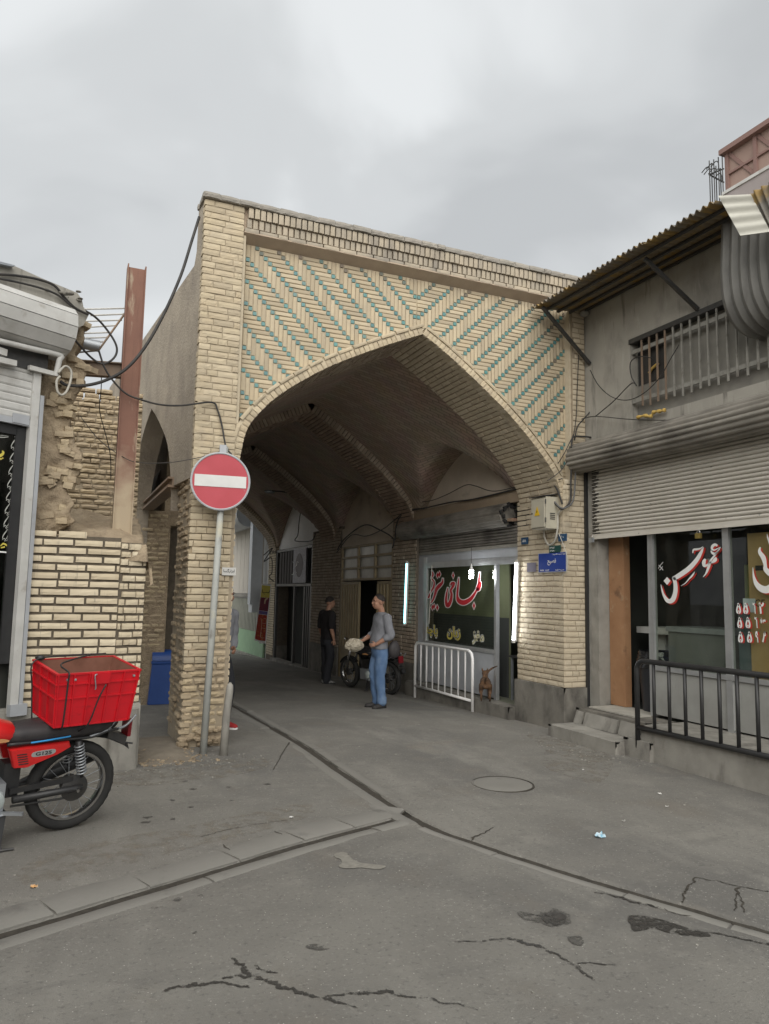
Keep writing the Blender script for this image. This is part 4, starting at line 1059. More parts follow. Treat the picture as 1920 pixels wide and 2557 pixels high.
# broken stub of the house wall beside the shop
RU = thing('ruined_wall', 'broken stub of an old brick wall with loose bricks beside the shutter box', 'ruin', (-1.35, -0.4, 0))
edge = [(2.12, -1.28), (2.25, -1.16), (2.45, -1.19), (2.6, -1.22), (2.75, -1.12), (2.95, -1.14), (3.1, -1.24), (3.25, -1.20), (3.45, -1.22), (3.6, -1.16), (3.72, -1.10), (3.82, -1.14), (3.9, -1.2), (4.1, -1.14), (4.22, -1.12), (4.35, -1.2)]
ez, ex = [p[0] for p in edge], [p[1] for p in edge]
mb = MB()
def ruin(u, v):
    z = 2.05 + 2.3 * v; xe = np.interp(z, ez, ex) + 0.05 * fbm(z * 9, 2.0)
    a = u * math.pi * 0.75
    x0 = -1.62
    if u < 0.55:
        t = u / 0.55; x = x0 + (xe - x0) * t; y = -0.42 + 0.02 * t
    else:
        t = (u - 0.55) / 0.45; x = xe - 0.08 * t; y = -0.40 + 0.75 * t
    k = 0.055 * fbm(x * 8, z * 8, y * 8) + 0.03 * fbm(x * 25, z * 25, y * 25)
    return (x + k * 0.7, y - k, z)
mb.grid(ruin, list(np.linspace(0, 1, 44)), list(np.linspace(0, 1, 80)))
rum = mb.build('wall_core', M['mud'], RU, smooth=True)
rb_ = []
for i in range(52):
    z = random.uniform(2.15, 4.25); xe = np.interp(z, ez, ex); x = xe - random.uniform(0.0, 0.22)
    a = random.gauss(0, 0.22); yaw_ = random.gauss(0, 0.35)
    U = unit((math.cos(yaw_) * math.cos(a), math.sin(yaw_), math.sin(a))); Nn = unit(np.cross(U, (0, 0, 1))); Vv = np.cross(Nn, U)
    if Nn[1] > 0: Nn = -Nn; Vv = np.cross(Nn, U)
    if Vv[2] < 0: U, Vv = -U, -Vv
    rb_.append((np.array([x, -0.415 - random.uniform(0, 0.04), z]), U, Vv, Nn, random.uniform(0.07, 0.15), random.uniform(0.05, 0.065), random.uniform(0.1, 0.16)))
put_bricks(rb_, M['brick_old'], RU, 999, var=(0, 10))
# steel post (I-section), beam and bar rack
mb = MB(); x0, x1, y0, y1, z0, z1 = -0.785, -0.60, -0.22, -0.06, 2.05, 4.97
mb.box((x0, y0, z0), (x0 + 0.012, y1, z1)); mb.box((x1 - 0.012, y0, z0), (x1, y1, z1)); mb.box((x0 + 0.012, y0 + 0.02, z0), (x1 - 0.012, y0 + 0.03, z1 - 0.03))
mb.box((x0 + 0.012, y1 - 0.03, z0), (x1 - 0.012, y1 - 0.02, z1 - 0.03))
post = tag(mb.build('steel_post', M['rust'], None), 'tall red-oxide steel post standing on the low brick wall', 'post')
mb = MB(); mb.bar((-1.35, 0.05, 3.865), (-0.78, -0.08, 3.865), 0.012, 0.13); mb.bar((-1.35, 0.05, 3.935), (-0.78, -0.08, 3.935), 0.09, 0.012); mb.bar((-1.35, 0.05, 3.795), (-0.78, -0.08, 3.795), 0.09, 0.012)
tag(mb.build('steel_beam', M['rust_grey'], None), 'short weathered steel beam joining the ruined wall and steel post', 'beam')
RK = thing('bar_rack', 'ladder of thin parallel steel bars between shutter box and steel post', 'rack', (-0.95, 0.1, 4.0))
cA = crop(0, 600, 2.595)
for (xa, ya), (xb, yb) in (((545, 447), (830, 440)), ((610, 487), (800, 478)), ((560, 525), (790, 517)), ((530, 567), (745, 552)), ((520, 605), (715, 596)), ((560, 635), (690, 628)), ((520, 665), (665, 657)), ((470, 703), (640, 690)), ((440, 735), (635, 715))):
    mb = MB(); mb.tube([onY(*cA(xa - 25, ya), 0.15), onY(*cA(xb, yb), 0.05)], 0.009, 6); mb.build('bar', M['white_metal'], RK)
mb = MB(); mb.tube([onY(*cA(830, 445), 0.04), onY(*cA(635, 718), 0.04)], 0.012, 6); mb.build('rail', M['rust_grey'], RK)
mb = MB(); mb.lathe(onY(*cA(470, 655), 0.0), onY(*cA(600, 680), 0.0) - onY(*cA(470, 655), 0.0), [(0.0, 0.0), (0.055, 0.0), (0.058, 0.1), (0.058, 0.26), (0.052, 0.262), (0.0, 0.262)], 14)
tag(mb.build('vent_pipe', M['galv'], None, auto=40), 'stub of galvanised vent pipe sticking out of the ruined wall', 'pipe')

# shop on the left edge: shutter box, slats, white frame, black glass door
SPt, SNn, SD = np.array([-1.52, -0.66, 0.0]), unit((0.51, -0.86, 0)), unit((0.86, 0.51, 0))
def sp(a, n, z): return SPt + SD * a + SNn * n + np.array([0, 0, z])        # a along the front, n outwards
def S(q, off=0.0): return onP(q[0], q[1], SPt + SNn * off, SNn)
cE, cG, cH = crop(0, 640, 4.81), crop(0, 1100, 3.158), crop(0, 1030, 4.915)
SH = thing('corner_shop', 'shop front at the left edge with white frame and black ornamented glass', 'shop front', sp(-0.5, 0, 0.5))
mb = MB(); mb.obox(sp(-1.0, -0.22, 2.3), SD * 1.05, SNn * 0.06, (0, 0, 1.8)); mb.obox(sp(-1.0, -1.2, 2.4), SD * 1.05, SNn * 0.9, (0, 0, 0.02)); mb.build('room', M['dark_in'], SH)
mb = MB(); mb.obox(sp(-0.035, 0.0, 2.06), SD * 0.036, SNn * 0.03, (0, 0, 1.54)); mb.build('frame', M['white_metal'], SH)
mb = MB(); mb.obox(sp(0.025, 0.012, 1.95), SD * 0.018, SNn * 0.018, (0, 0, 1.42)); mb.build('guide_post', M['grey_metal'], SH)
mb = MB(); mb.obox(sp(0.0, 0.02, 0.55), SD * 0.075, SNn * 0.03, (0, 0, 0.05)); mb.build('foot_plate', M['grey_metal'], SH)
for k in range(7):
    z = 3.15 + 0.072 * k; mb = MB()
    mb.loft([[sp(a, n, zz_) for n, zz_ in ((-0.02, z - 0.034), (0.004, z - 0.034), (0.010, z - 0.02), (0.010, z + 0.022), (0.002, z + 0.035), (-0.02, z + 0.035))] for a in (-1.2, -0.072)])
    mb.build('slat', M['white_metal'], SH)
mb = MB(); mb.obox(sp(-0.64, 0.0, 3.09), SD * 0.57, SNn * 0.018, (0, 0, 0.028)); mb.build('bottom_rail', M['grey_metal'], SH)
mb = MB(); mb.obox(sp(-0.155, 0.02, 3.115), SD * 0.075, SNn * 0.006, (0, 0, 0.042)); mb.build('lock_plate', M['grey_metal'], SH)
pr = [(-0.1, 4.22), (0.17, 4.22), (0.235, 4.15), (0.25, 4.03), (0.225, 3.92), (0.15, 3.82), (0.02, 3.76), (-0.1, 3.76)]
for i in range(1, 6):
    (n0, z0), (n1, z1) = pr[i], pr[i + 1]; g_ = unit((n1 - n0, z1 - z0)) * 0.004; nrm = np.array([-(z1 - z0), n1 - n0]); nrm = -unit(nrm) * 0.02 if nrm[0] > 0 else unit(nrm) * 0.02
    mb = MB(); mb.loft([[sp(a, n0 + g_[0], z0 + g_[1]), sp(a, n1 - g_[0], z1 - g_[1]), sp(a, n1 - g_[0] - 0.02, z1 - g_[1]), sp(a, n0 + g_[0] - 0.02, z0 + g_[1])] for a in (-1.6, 0.20)])
    mb.build('box_panel', M['white_metal'], SH)
mb = MB(); mb.loft([[sp(a, n * 0.92 - 0.012, 3.99 + (z - 3.99) * 0.97) for n, z in pr] for a in (-1.6, 0.19)]); mb.build('shutter_box', M['grey_metal'], SH)
mb = MB(); mb.obox(sp(-0.6, -0.03, 3.68), SD * 0.66, SNn * 0.05, (0, 0, 0.10)); mb.build('header', M['steel_dark'], SH)
p1, p2, p3, p4 = S(cE(-60, 1005), .1), S(cE(715, 1190), .1), S(cE(712, 1250), .1), S(cE(668, 1440), .08)
mb = MB(); mb.tube(catmull([p1, p1 * .5 + p2 * .5, p2, p3, p4], 5), 0.026, 10); mb.build('conduit', M['white_metal'], SH, auto=40)
mb = MB(); mb.bar(S(cE(-40, 1130), .06), S(cE(70, 1165), .06), 0.05, 0.06); mb.bar(S(cE(-40, 1235), .07), S(cE(190, 1290), .07), 0.04, 0.05); mb.bar(S(cE(345, 1335), .06), S(cE(650, 1415), .06), 0.04, 0.04)
stuff(mb.build('lock_bars', M['white_metal'], SH))
mb = MB(); mb.tube(catmull([S(cE(*q), .12) for q in ((700, 1400), (780, 1320), (850, 1370), (850, 1480), (800, 1620), (740, 1665), (690, 1620), (680, 1500), (720, 1440))], 6), 0.011, 7)
tag(mb.build('cable_loop', M['cable_white'], None, smooth=True), 'cream cable hanging in a loop below the left shop conduit', 'cable')
# glass door
mb = MB(); mb.obox(sp(-0.65, -0.06, 2.0), SD * 0.5, SNn * 0.006, (0, 0, 1.05)); mb.build('door_glass', M['glass_dark'], SH)
mb = MB()
mb.obox(sp(-0.115, -0.055, 2.0), SD * 0.045, SNn * 0.02, (0, 0, 1.05)); mb.obox(sp(-0.65, -0.055, 3.02), SD * 0.5, SNn * 0.02, (0, 0, 0.045)); mb.build('door_frame', M['black'], SH)
mb = MB(); mb.obox(sp(-0.65, -0.10, 2.40), SD * 0.45, SNn * 0.004, (0, 0, 0.62)); mb.build('black_panel', M['black'], SH)
mb = MB(); mb.obox(sp(-0.65, -0.12, 1.1), SD * 0.46, SNn * 0.01, (0, 0, 0.55)); mb.build('green_panel', pmat('green_panel', (0.12, 0.16, 0.12), (0.09, 0.12, 0.09), 6, 0.5, 0.1), SH)
to3 = lambda x, y: S(cH(x, y), -0.050)
orn = MB()
for k in range(8):
    y = 365 + 160 * k; x = 170 - 15.2 * k; s = 1 if k % 2 == 0 else 0
    strokes(orn, [[(x + 5, y - 70, 3), (x + 22, y - 45, 6), (x - 5, y - 5, 14), (x - 30, y + 40, 10), (x - 28, y + 75, 5)], [(x + 30, y - 55, 3), (x + 38, y, 6), (x + 15, y + 60, 6), (x - 15, y + 88, 4)],
                  [(x - 35, y + 78, 6), (x - 12, y + 60, 8), (x + 5, y + 85, 5), (x - 10, y + 100, 3)], [(x + 10, y + 90, 5), (x + 28, y + 78, 7), (x + 20, y + 62, 4)]], to3)
strokes(orn, [[(-120, 290, 6), (-30, 300, 14), (40, 305, 12), (105, 300, 5)], [(-120, 270, 5), (20, 280, 6), (110, 290, 3)]], to3)
stuff(orn.build('scroll_ornament', pmat('silver_paint', (0.5, 0.5, 0.46), (0.35, 0.36, 0.33), 40, 0.6, 0.0), SH))
mb = MB(); strokes(mb, [[(-120, 180 + 42, 6), (60, 232, 6), (256, 258, 6)], [(252, 255, 12), (215, 800, 12), (150, 1735, 12)], [(-120, 1700, 18), (150, 1722, 18)]], to3); mb.build('white_border', M['white_text'], SH)
mb = MB(); strokes(mb, [[(-20, 540, 30), (20, 520, 36), (40, 490, 26), (25, 470, 14)]], to3); diamonds(mb, [(10, 570, 16, 14), (32, 560, 14, 10)], to3)
strokes(mb, [[(5, 1640, 8), (40, 1610, 22), (80, 1630, 18), (100, 1660, 8)], [(10, 1660, 14), (60, 1650, 20)]], to3); stuff(mb.build('yellow_letters', M['yellow_text'], SH))
mb = MB(); mb.obox(S(cH(95, 1960), -0.048), SD * 0.022, SNn * 0.001, (0, 0, 0.024)); mb.build('sticker', M['red_text'], SH)
# roof edge over the shop
mb = MB()
rp_ = [(-60, 60), (180, 118), (500, 262), (700, 345), (930, 440), (985, 520), (1000, 600), (1060, 715), (1000, 830), (930, 860), (880, 980), (820, 1170), (740, 1190), (700, 1010), (830, 800), (800, 640), (300, 450), (-60, 340)]
pp = [S(cE(*q), 0.10) for q in rp_]
mb.prism(pp, -SNn * 0.5)
ro = tag(mb.build('roof_edge', M['plaster_grey'], None), 'ragged concrete roof edge above the white shutter box', 'roof edge')
mb = MB(); mb.tube(catmull([S(cE(*q), .13) for q in ((-40, 215), (200, 232), (450, 275), (650, 350), (760, 480), (900, 620), (1060, 700))], 5), 0.012, 6)
mb.tube(catmull([S(cE(*q), .14) for q in ((-40, 262), (250, 320), (520, 392), (700, 470), (860, 600))], 5), 0.010, 6); stuff(mb.build('roof_cables', M['cable'], ro))
lumps(tuple(S(cE(560, 330), .12) - 0.05), tuple(S(cE(900, 560), .12) + 0.05), 14, 0.015, 0.04, M['concrete_dark'], 'crumbs', ro)
mb = MB(); mb.prism([S(cE(*q), 0.16) for q in ((-60, 45), (180, 108), (175, 120), (120, 118), (-60, 75))], -SNn * 0.6); mb.build('roof_sheet', M['galv'], ro)
mb = MB(); mb.prism([(-1.30, 0.1, 4.2), (-1.8, 0.3, 4.2), (-4, -1.0, 4.2), (-4, -2.3, 4.2), (-1.9, -1.0, 4.2)], (0, 0, 0.15)); mb.build('roof_deck', M['plaster_grey'], ro)
# no-entry sign on its pole, bollard
SG = thing('no_entry_sign', 'round red no-entry sign with white bar on a leaning pole', 'road sign', (0.18, -0.33, 0))
pb, pt = np.array([0.185, -0.33, -0.05]), np.array([0.315, -0.13, 3.16])
mb = MB(); mb.tube([pb, pb * .5 + pt * .5, pt], [0.036, 0.035, 0.033], 14)
M['pole'] = pmat('peeling_grey_paint', (0.42, 0.43, 0.40), (0.34, 0.35, 0.33), 7, 0.7, 0.3, 70, stains=[((0.20, 0.19, 0.17), 9, 0.55, 0.65, (1, 1, 0.4), 0.8), ((0.52, 0.47, 0.33), 2.5, 0.58, 0.7, None, 0.6)])
mb.build('pole', M['pole'], SG, smooth=True)
sc_ = np.array([0.262, -0.225, 2.77]); sn = unit((-0.10, -1.0, 0.02)); su = unit(np.cross((0, 0, 1), -sn)) if False else unit(np.cross(-sn, (0, 0, 1))); sv = np.cross(su, -sn) if np.cross(su, -sn)[2] > 0 else -np.cross(su, -sn)
mb = MB(); mb.lathe(sc_, sn, [(0.0, -0.012), (0.300, -0.012), (0.312, -0.004), (0.312, 0.010), (0.300, 0.014), (0.292, 0.010), (0.292, 0.0), (0.0, 0.0)], 48); mb.build('rim', M['grey_metal'], SG, auto=30)
mb = MB(); mb.lathe(sc_, sn, [(0.0, 0.005), (0.2, 0.005), (0.292, 0.005)], 48)
M['sign_red'] = pmat('faded_sign_red', (0.46, 0.055, 0.075), (0.40, 0.04, 0.055), 4, 0.45, 0.05, stains=[((0.60, 0.02, 0.02), 6, 0.66, 0.72, None, 0.8), ((0.42, 0.24, 0.25), 11, 0.66, 0.75, (1, 1, 0.5), 0.6)], spec=0.4)
mb.build('red_disc', M['sign_red'], SG)
mb = MB(); mb.obox(sc_ + sn * 0.009, su * 0.268, sn * 0.001, sv * 0.062); mb.build('white_bar', pmat('sign_white', (0.66, 0.66, 0.64), (0.58, 0.58, 0.56), 6, 0.5, 0.0, stains=[((0.4, 0.38, 0.36), 9, 0.66, 0.75, None, 0.5)]), SG)
mb = MB(); mb.obox(sc_ + np.array([0.02, 0.05, 0.34]), su * 0.035, sn * 0.02, sv * 0.06); mb.build('bracket', M['grey_metal'], SG)
mb = MB(); mb.tube([(0.36, -0.46, -0.08), (0.375, -0.46, 0.35), (0.40, -0.45, 0.62), (0.405, -0.435, 0.67), (0.41, -0.41, 0.69)], [0.042, 0.039, 0.037, 0.032, 0.016], 14)
tag(mb.build('bollard', M['concrete'], None, smooth=True), 'short battered bollard pipe at the foot of the left pier', 'bollard')
cB2 = crop(0, 1250, 2.458)
stk = thing('pasted_notice', 'small white paper notice pasted on the left brick pier', 'notice', onY(*cB2(1405, 435), -0.012))
mb = MB(); p_ = onY(*cB2(1405, 435), -0.014); mb.obox(p_, (0.075, 0, 0), (0, 0.002, 0), (0, 0, 0.042)); mb.build('paper', M['white_metal'], stk)
lettering('ابزارگسا', p_ + np.array([0, -0.003, 0.004]), (1, 0, 0), (0, 0, 1), 0.12, M['black_text'], 'print', stk, height=0.045, bold=0.02)

# ------------------------------------------------------------------ house on the right with its shop
XS = 5.25
RB = thing('corner_house', 'grey rendered house on the right with sooty roller shutter and barred window', 'house', (5.6, -2.0, 0))
mb = MB()
def wallpiece(mb, y0, y1, z0, z1, seed, x=XS, amp=0.012):
    n, k = max(3, int(abs(y1 - y0) / 0.12)), max(3, int((z1 - z0) / 0.12))
    rough_face(mb, (x, y0, z0), (0, -1, 0), EZ, (-1, 0, 0), y0 - y1, z1 - z0, amp, n, k, seed, 0.14)
wallpiece(mb, 0.3, -0.87, 3.3, 5.62, 1.0); wallpiece(mb, -0.87, -5.2, 3.3, 3.86, 2.0); wallpiece(mb, -0.87, -5.2, 4.88, 5.62, 3.0); wallpiece(mb, -3.3, -5.2, 3.86, 4.88, 4.0)
mb.build('wall', M['plaster_grey'], RB, auto=40)
mb = MB(); mb.box((5.39, -6.0, 3.4), (9.5, -0.01, 5.6)); mb.box((5.39, -6.0, 5.6), (9.5, -0.01, 5.7)); mb.build('upper_storey', M['plaster_grey'], RB)  # unseen solid bulk and roof slab, added to block the sun
# shop room
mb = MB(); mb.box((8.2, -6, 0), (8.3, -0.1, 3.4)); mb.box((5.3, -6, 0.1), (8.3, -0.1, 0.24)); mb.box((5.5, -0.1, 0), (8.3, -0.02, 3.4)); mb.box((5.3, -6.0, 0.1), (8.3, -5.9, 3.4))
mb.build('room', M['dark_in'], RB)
# column and jamb
mb = MB(); rough_face(mb, (XS - 0.02, -0.02, -0.1), (0, -1, 0), EZ, (-1, 0, 0), 0.21, 3.4, 0.012, 6, 30, 6.0, 0.3); rough_face(mb, (XS - 0.02, -0.23, -0.1), EX, EZ, NF, 0.3, 3.4, 0.006, 6, 30, 8.0, 0.2)
mb.build('jamb', M['concrete'], RB, auto=40)
mb = MB(); mb.box((XS - 0.06, -0.045, 0.2), (XS - 0.02, -0.006, 3.3)); mb.build('shutter_guide', M['black'], RB)
M['orange'] = pmat('peeling_orange_paint', (0.38, 0.215, 0.115), (0.31, 0.165, 0.085), 5, 0.8, 0.4, 40, stains=[((0.42, 0.30, 0.19), 6, 0.58, 0.68, None, 0.8), ((0.12, 0.07, 0.045), 4, 0.6, 0.75, None, 0.7)])
mb = MB(); mb.box((5.40, -0.52, 0.26), (5.5, -0.24, 3.0)); mb.build('painted_reveal', M['orange'], RB)
# barred window
mb = MB(); mb.box((5.36, -3.3, 3.86), (5.40, -0.87, 4.88)); mb.build('window_board', pmat('grey_board', (0.27, 0.26, 0.225), (0.2, 0.19, 0.17), 4, 0.9, 0.3), RB)
mb = MB(); mb.box((5.352, -1.34, 4.30), (5.358, -0.90, 4.86)); mb.build('dark_hole_sheet', M['black'], RB)  # black sheet painted in for the shade inside a hole
mb = MB(); mb.box((5.236, -3.4, 4.84), (5.40, -0.86, 4.90)); mb.build('window_lintel', M['steel_dark'], RB)
grille = MB(); grille.bar((5.275, -0.88, 4.09), (5.275, -3.4, 4.09), 0.02, 0.05); grille.bar((5.275, -0.88, 4.73), (5.275, -3.4, 4.73), 0.02, 0.05)
M['bar_grey'] = pmat('dull_grey_bar', (0.30, 0.29, 0.26), (0.22, 0.215, 0.19), 9, 0.7, 0.2, 60, stains=[((0.16, 0.14, 0.12), 9, 0.55, 0.7, None, 0.7)])
gr = grille.build('window_grille', M['bar_grey'], RB)
for i, y in enumerate([-1.07, -1.2, -1.33, -1.46, -1.59, -1.72, -1.85, -1.98, -2.1, -2.23, -2.36, -2.48, -2.61, -2.74, -2.87, -3.0]):
    mb = MB(); z0 = 3.98 + random.uniform(-0.02, 0.02); mb.box((5.248, y - 0.0105, z0), (5.264, y + 0.0105, 4.845)); mb.build('bar', M['bar_grey'] if i > 3 else M['rust_grey'], gr)
M['foam'] = pmat('yellow_foam', (0.60, 0.42, 0.13), (0.52, 0.34, 0.09), 9, 0.9, 0.5, 60)
cR = crop(1300, 450, 2.679)
mb = MB(); mb.tube(catmull([onX(*cR(*q), 5.2) for q in ((780, 1588), (830, 1575), (870, 1580), (890, 1552), (930, 1545), (965, 1538))], 4), [0.02 + 0.008 * math.sin(i * 1.7) for i in range(21)], 7)
tag(mb.build('foam_strip', M['foam'], None, smooth=True), 'blob of yellow sealing foam under the barred window', 'foam')
mb = MB(); mb.tube(catmull([onX(*cR(*q), 5.33) for q in ((860, 1290), (875, 1265), (890, 1250), (920, 1225))], 4), 0.018, 6); mb.build('foam_scrap', M['foam'], RB, smooth=True)
# shutter: slats one by one, rolled drum, bottom rail
SHT = thing('roller_shutter', 'half-raised cream roller shutter over the uncle shop windows', 'shutter', (5.2, -2.4, 2.4))
M['shutter'] = pmat('cream_shutter', (0.56, 0.53, 0.47), (0.50, 0.47, 0.41), 3, 0.6, 0.1, 60, stains=[((0.10, 0.09, 0.08), 12, 0.68, 0.72, None, 0.7), ((0.35, 0.31, 0.26), 2.5, 0.6, 0.75, (1, 0.6, 2), 0.5)])
n_sl = 19; z0s, dz = 2.455, 0.0475
for k in range(n_sl):
    zb = z0s + k * dz; pf = [(5.225, zb), (5.208, zb + 0.008), (5.200, zb + dz * .5), (5.208, zb + dz - 0.012), (5.222, zb + dz - 0.006), (5.228, zb + dz - 0.001)]
    mb = MB(); mb.loft([[(x, y, z) for x, z in pf] for y in (-0.16, -1.6, -3.1, -5.0)], closed=False, cap=False); mb.build('slat', M['shutter'], SHT, smooth=True)
mb = MB()
for k in range(n_sl * 2):
    zb = z0s + k * dz / 2 + 0.004; L_ = random.uniform(0.03, 0.15); mb.box((5.1965, -0.165 - L_, zb), (5.21, -0.165, zb + 0.012))
stuff(mb.build('soot_marks', M['black'], SHT))
mb = MB(); mb.box((5.19, -5.0, 2.395), (5.235, -0.13, 2.452)); mb.box((5.175, -5.0, 2.385), (5.19, -0.13, 2.40)); mb.build('bottom_rail', M['shutter'], SHT)
mb = MB(); prof_ = []
for j in range(132):
    a = 2 * math.pi * j / 132; r = 0.180 + 0.022 * abs(math.sin(9 * a))
    prof_.append((5.07 + r * math.cos(a), 3.48 + r * math.sin(a)))
mb.loft([[(x, y, z) for x, z in prof_] for y in (-0.03,)]); rings = [[(5.07 + (x - 5.07) * s_ + 0.006 * vnoise(i * 0.3, y * 2.0), y, 3.48 + (z - 3.48) * s_ - 0.012 * math.sin(min(1, -y / 4) * 3.1)) for i, (x, z) in enumerate(prof_)] for y in np.linspace(-0.03, -5.0, 26) for s_ in (1 + 0.025 * vnoise(y * 2.3, 3.0),)]; mb = MB(); mb.loft(rings); mb.build('drum', M['sheet_dark'], SHT, auto=60)
# shop front: mullions, glass, panels
SF = thing('shop_window', 'aluminium shop window with white painted lettering under the cream shutter', 'shop window', (5.27, -2.2, 0.25))
for y0, y1, z0, z1, nm in ((-1.11, -1.16, 0.25, 2.6, 'mullion'), (-1.165, -1.20, 0.83, 2.6, 'mullion'), (-2.22, -2.30, 0.25, 2.6, 'mullion'), (-3.4, -3.48, 0.25, 2.6, 'mullion')):
    mb = MB(); mb.box((5.245, y1, z0), (5.30, y0, z1)); mb.build(nm, M['alu'], SF)
mb = MB(); mb.box((5.24, -4.6, 0.79), (5.30, -1.20, 0.84)); mb.build('sill', M['alu'], SF)
mb = MB(); mb.box((5.262, -4.6, 0.28), (5.29, -1.165, 0.785)); mb.build('lower_panel', pmat('grey_panel', (0.36, 0.36, 0.34), (0.29, 0.29, 0.27), 4, 0.5, 0.1, stains=[((0.2, 0.19, 0.17), 6, 0.62, 0.75, (2, 2, 0.4), 0.5)]), SF)
for y0, y1 in ((-1.20, -2.22), (-2.30, -3.40)):
    mb = MB(); mb.box((5.272, y1, 0.84), (5.278, y0, 2.6)); mb.build('pane', M['glass'], SF)
cU = crop(1600, 1320, 5.19)
tU = lambda x, y: onX(*cU(x, y), 5.262)
UNCLE = [[(992, 222, 26), (962, 208, 34), (930, 228, 36), (922, 262, 28), (950, 278, 18), (990, 262, 12), (1034, 236, 4)], [(908, 285, 14), (930, 318, 30), (965, 325, 28), (1000, 290, 18), (1036, 238, 5)],
         [(1010, 285, 10), (960, 345, 22), (918, 395, 24), (900, 430, 30), (878, 500, 34), (845, 580, 22), (805, 628, 5)], [(975, 372, 20), (962, 405, 50), (930, 432, 30), (890, 440, 24)],
         [(838, 392, 24), (818, 430, 46), (822, 480, 38), (862, 470, 24), (885, 440, 14)],
         [(672, 318, 12), (684, 275, 24), (725, 268, 26), (775, 256, 18), (806, 230, 5)], [(812, 240, 8), (785, 300, 36), (725, 405, 54), (625, 515, 62), (500, 605, 62), (420, 650, 52)],
         [(425, 630, 44), (448, 720, 50), (446, 830, 56), (410, 925, 62), (350, 935, 52), (297, 860, 30), (272, 780, 18), (260, 722, 5)], [(520, 742, 3), (575, 708, 12), (622, 655, 16), (655, 622, 22), (680, 590, 18), (700, 558, 4)],
         [(1636, 70, 8), (1650, 130, 22), (1690, 230, 34)], [(1548, 240, 14), (1540, 300, 44), (1590, 380, 60), (1612, 470, 44), (1620, 530, 60), (1690, 590, 80)],
         [(1452, 502, 5), (1462, 610, 26), (1495, 710, 56), (1560, 775, 84), (1640, 790, 96), (1730, 730, 90)]]
UD = [(340, 678, 44, 52)]
for nm, mt, off, lift in (('letter_shadow', M['red_shadow'], (24, 14), 0.0), ('painted_letters', M['white_text'], (0, 0), 0.002)):
    mb = MB(); t3 = (lambda x, y, L=lift: onX(*cU(x, y), 5.266 - L))
    strokes(mb, UNCLE, t3, off=off); diamonds(mb, UD, t3, off=off); mb.ell(tU(340 + off[0], 678 + off[1]) + np.array([0.004 - lift, 0, 0]), (0.0008, 0.030, 0.040), 10, 8)
    stuff(mb.build(nm, mt, SF, fix=False))
for row, ds in ((1030, ((1268, '۵'), (1360, '۵'), (1470, '\u0666'), (1565, '۲'))), (1215, ((1283, '۵'), (1390, '۵'), (1495, '\u0666'), (1585, '۳'))), (1402, ((1293, '۵'), (1410, '۵'), (1505, '۹'), (1607, '۸')))):
    for x, ch in ds:
        for mt, o_, L in ((M['red_shadow'], 22, 0.0), (M['white_text'], 0, 0.002)):
            lettering(ch, tU(x + o_, row + o_ * 0.4) + np.array([-L, 0, 0]), (0, -1, 0), EZ, 0.062 if ch in '۵۲۳۸' else 0.034, mt, 'painted_digit', SF, height=0.115, bold=0.035, fa=False)
mb = MB(); strokes(mb, [[(225, 520, 4), (250, 480, 6), (290, 432, 4)], [(230, 470, 5), (262, 505, 8), (290, 540, 5)], [(240, 540, 4), (262, 520, 7), (282, 490, 5)]], lambda x, y: onX(*cU(x, y), 5.264)); stuff(mb.build('signature', M['white_text'], SF, fix=False))
# seen through the glass
M['card'] = pmat('brown_cardboard', (0.40, 0.27, 0.13), (0.34, 0.22, 0.10), 3, 0.85, 0.1, stains=[((0.25, 0.16, 0.08), 5, 0.64, 0.75, None, 0.5)])
cb_ = thing('cardboard_sheet', 'brown cardboard sheet standing behind the right window pane', 'cardboard', (5.33, -3.0, 0.84))
mb = MB(); mb.obox((5.335, -3.02, 1.58), (0.006, 0, 0), (0, 0.55, 0), (0, 0.0, 0.74)); mb.build('sheet', M['card'], cb_)
lettering('CE', onX(*cU(1545, 965), 5.326), (0, -1, 0), EZ, 0.12, M['black_text'], 'print', cb_, fa=False)
mb = MB(); mb.obox(onX(*cU(1405, 995), 5.326), (0.001, 0, 0), (0, 0.075, 0), (0, 0, 0.07)); mb.build('paper_label', pmat('pale_label', (0.5, 0.55, 0.6), (0.45, 0.5, 0.55), 9, 0.7, 0.0), cb_)
mb = MB(); mb.obox(onX(*cU(1533, 510), 5.326), (0.001, 0, 0), (0, 0.045, 0), (0, 0, 0.026)); mb.build('printed_box', M['black_text'], cb_)
mb = MB(); mb.box((5.34, -2.47, 0.84), (5.36, -2.31, 1.55)); tag(mb.build('blue_board', pmat('slate_blue_board', (0.10, 0.125, 0.14), (0.08, 0.10, 0.11), 4, 0.7, 0.1), None), 'slate blue board leaning inside the right window pane', 'board')
CT = thing('shop_counter', 'grey steel counter standing inside behind the left window pane', 'counter', (5.8, -1.7, 0.24))
mb = MB(); mb.box((5.48, -2.05, 0.24), (6.1, -1.18, 1.24)); mb.build('body', pmat('counter_grey', (0.16, 0.165, 0.16), (0.13, 0.135, 0.13), 5, 0.5, 0.05), CT)
mb = MB(); mb.box((5.46, -2.07, 1.24), (6.12, -1.16, 1.30)); mb.build('top', M['galv'], CT)
for k, (y, z0, z1, c_) in enumerate(((-1.62, 1.32, 2.05, (0.30, 0.33, 0.12)), (-1.78, 1.32, 2.1, (0.20, 0.20, 0.13)), (-1.95, 1.55, 2.1, (0.17, 0.17, 0.15)))):
    mb = MB(); mb.box((6.3, y - 0.035, z0), (6.32, y + 0.035, z1))
    tag(mb.build('hanging_strip', pmat('strip_%d' % k, c_, None, 5, 0.8, 0), None), ('yellowish green', 'dull olive', 'short grey')[k] + ' strip hanging behind the shop counter', 'strip')
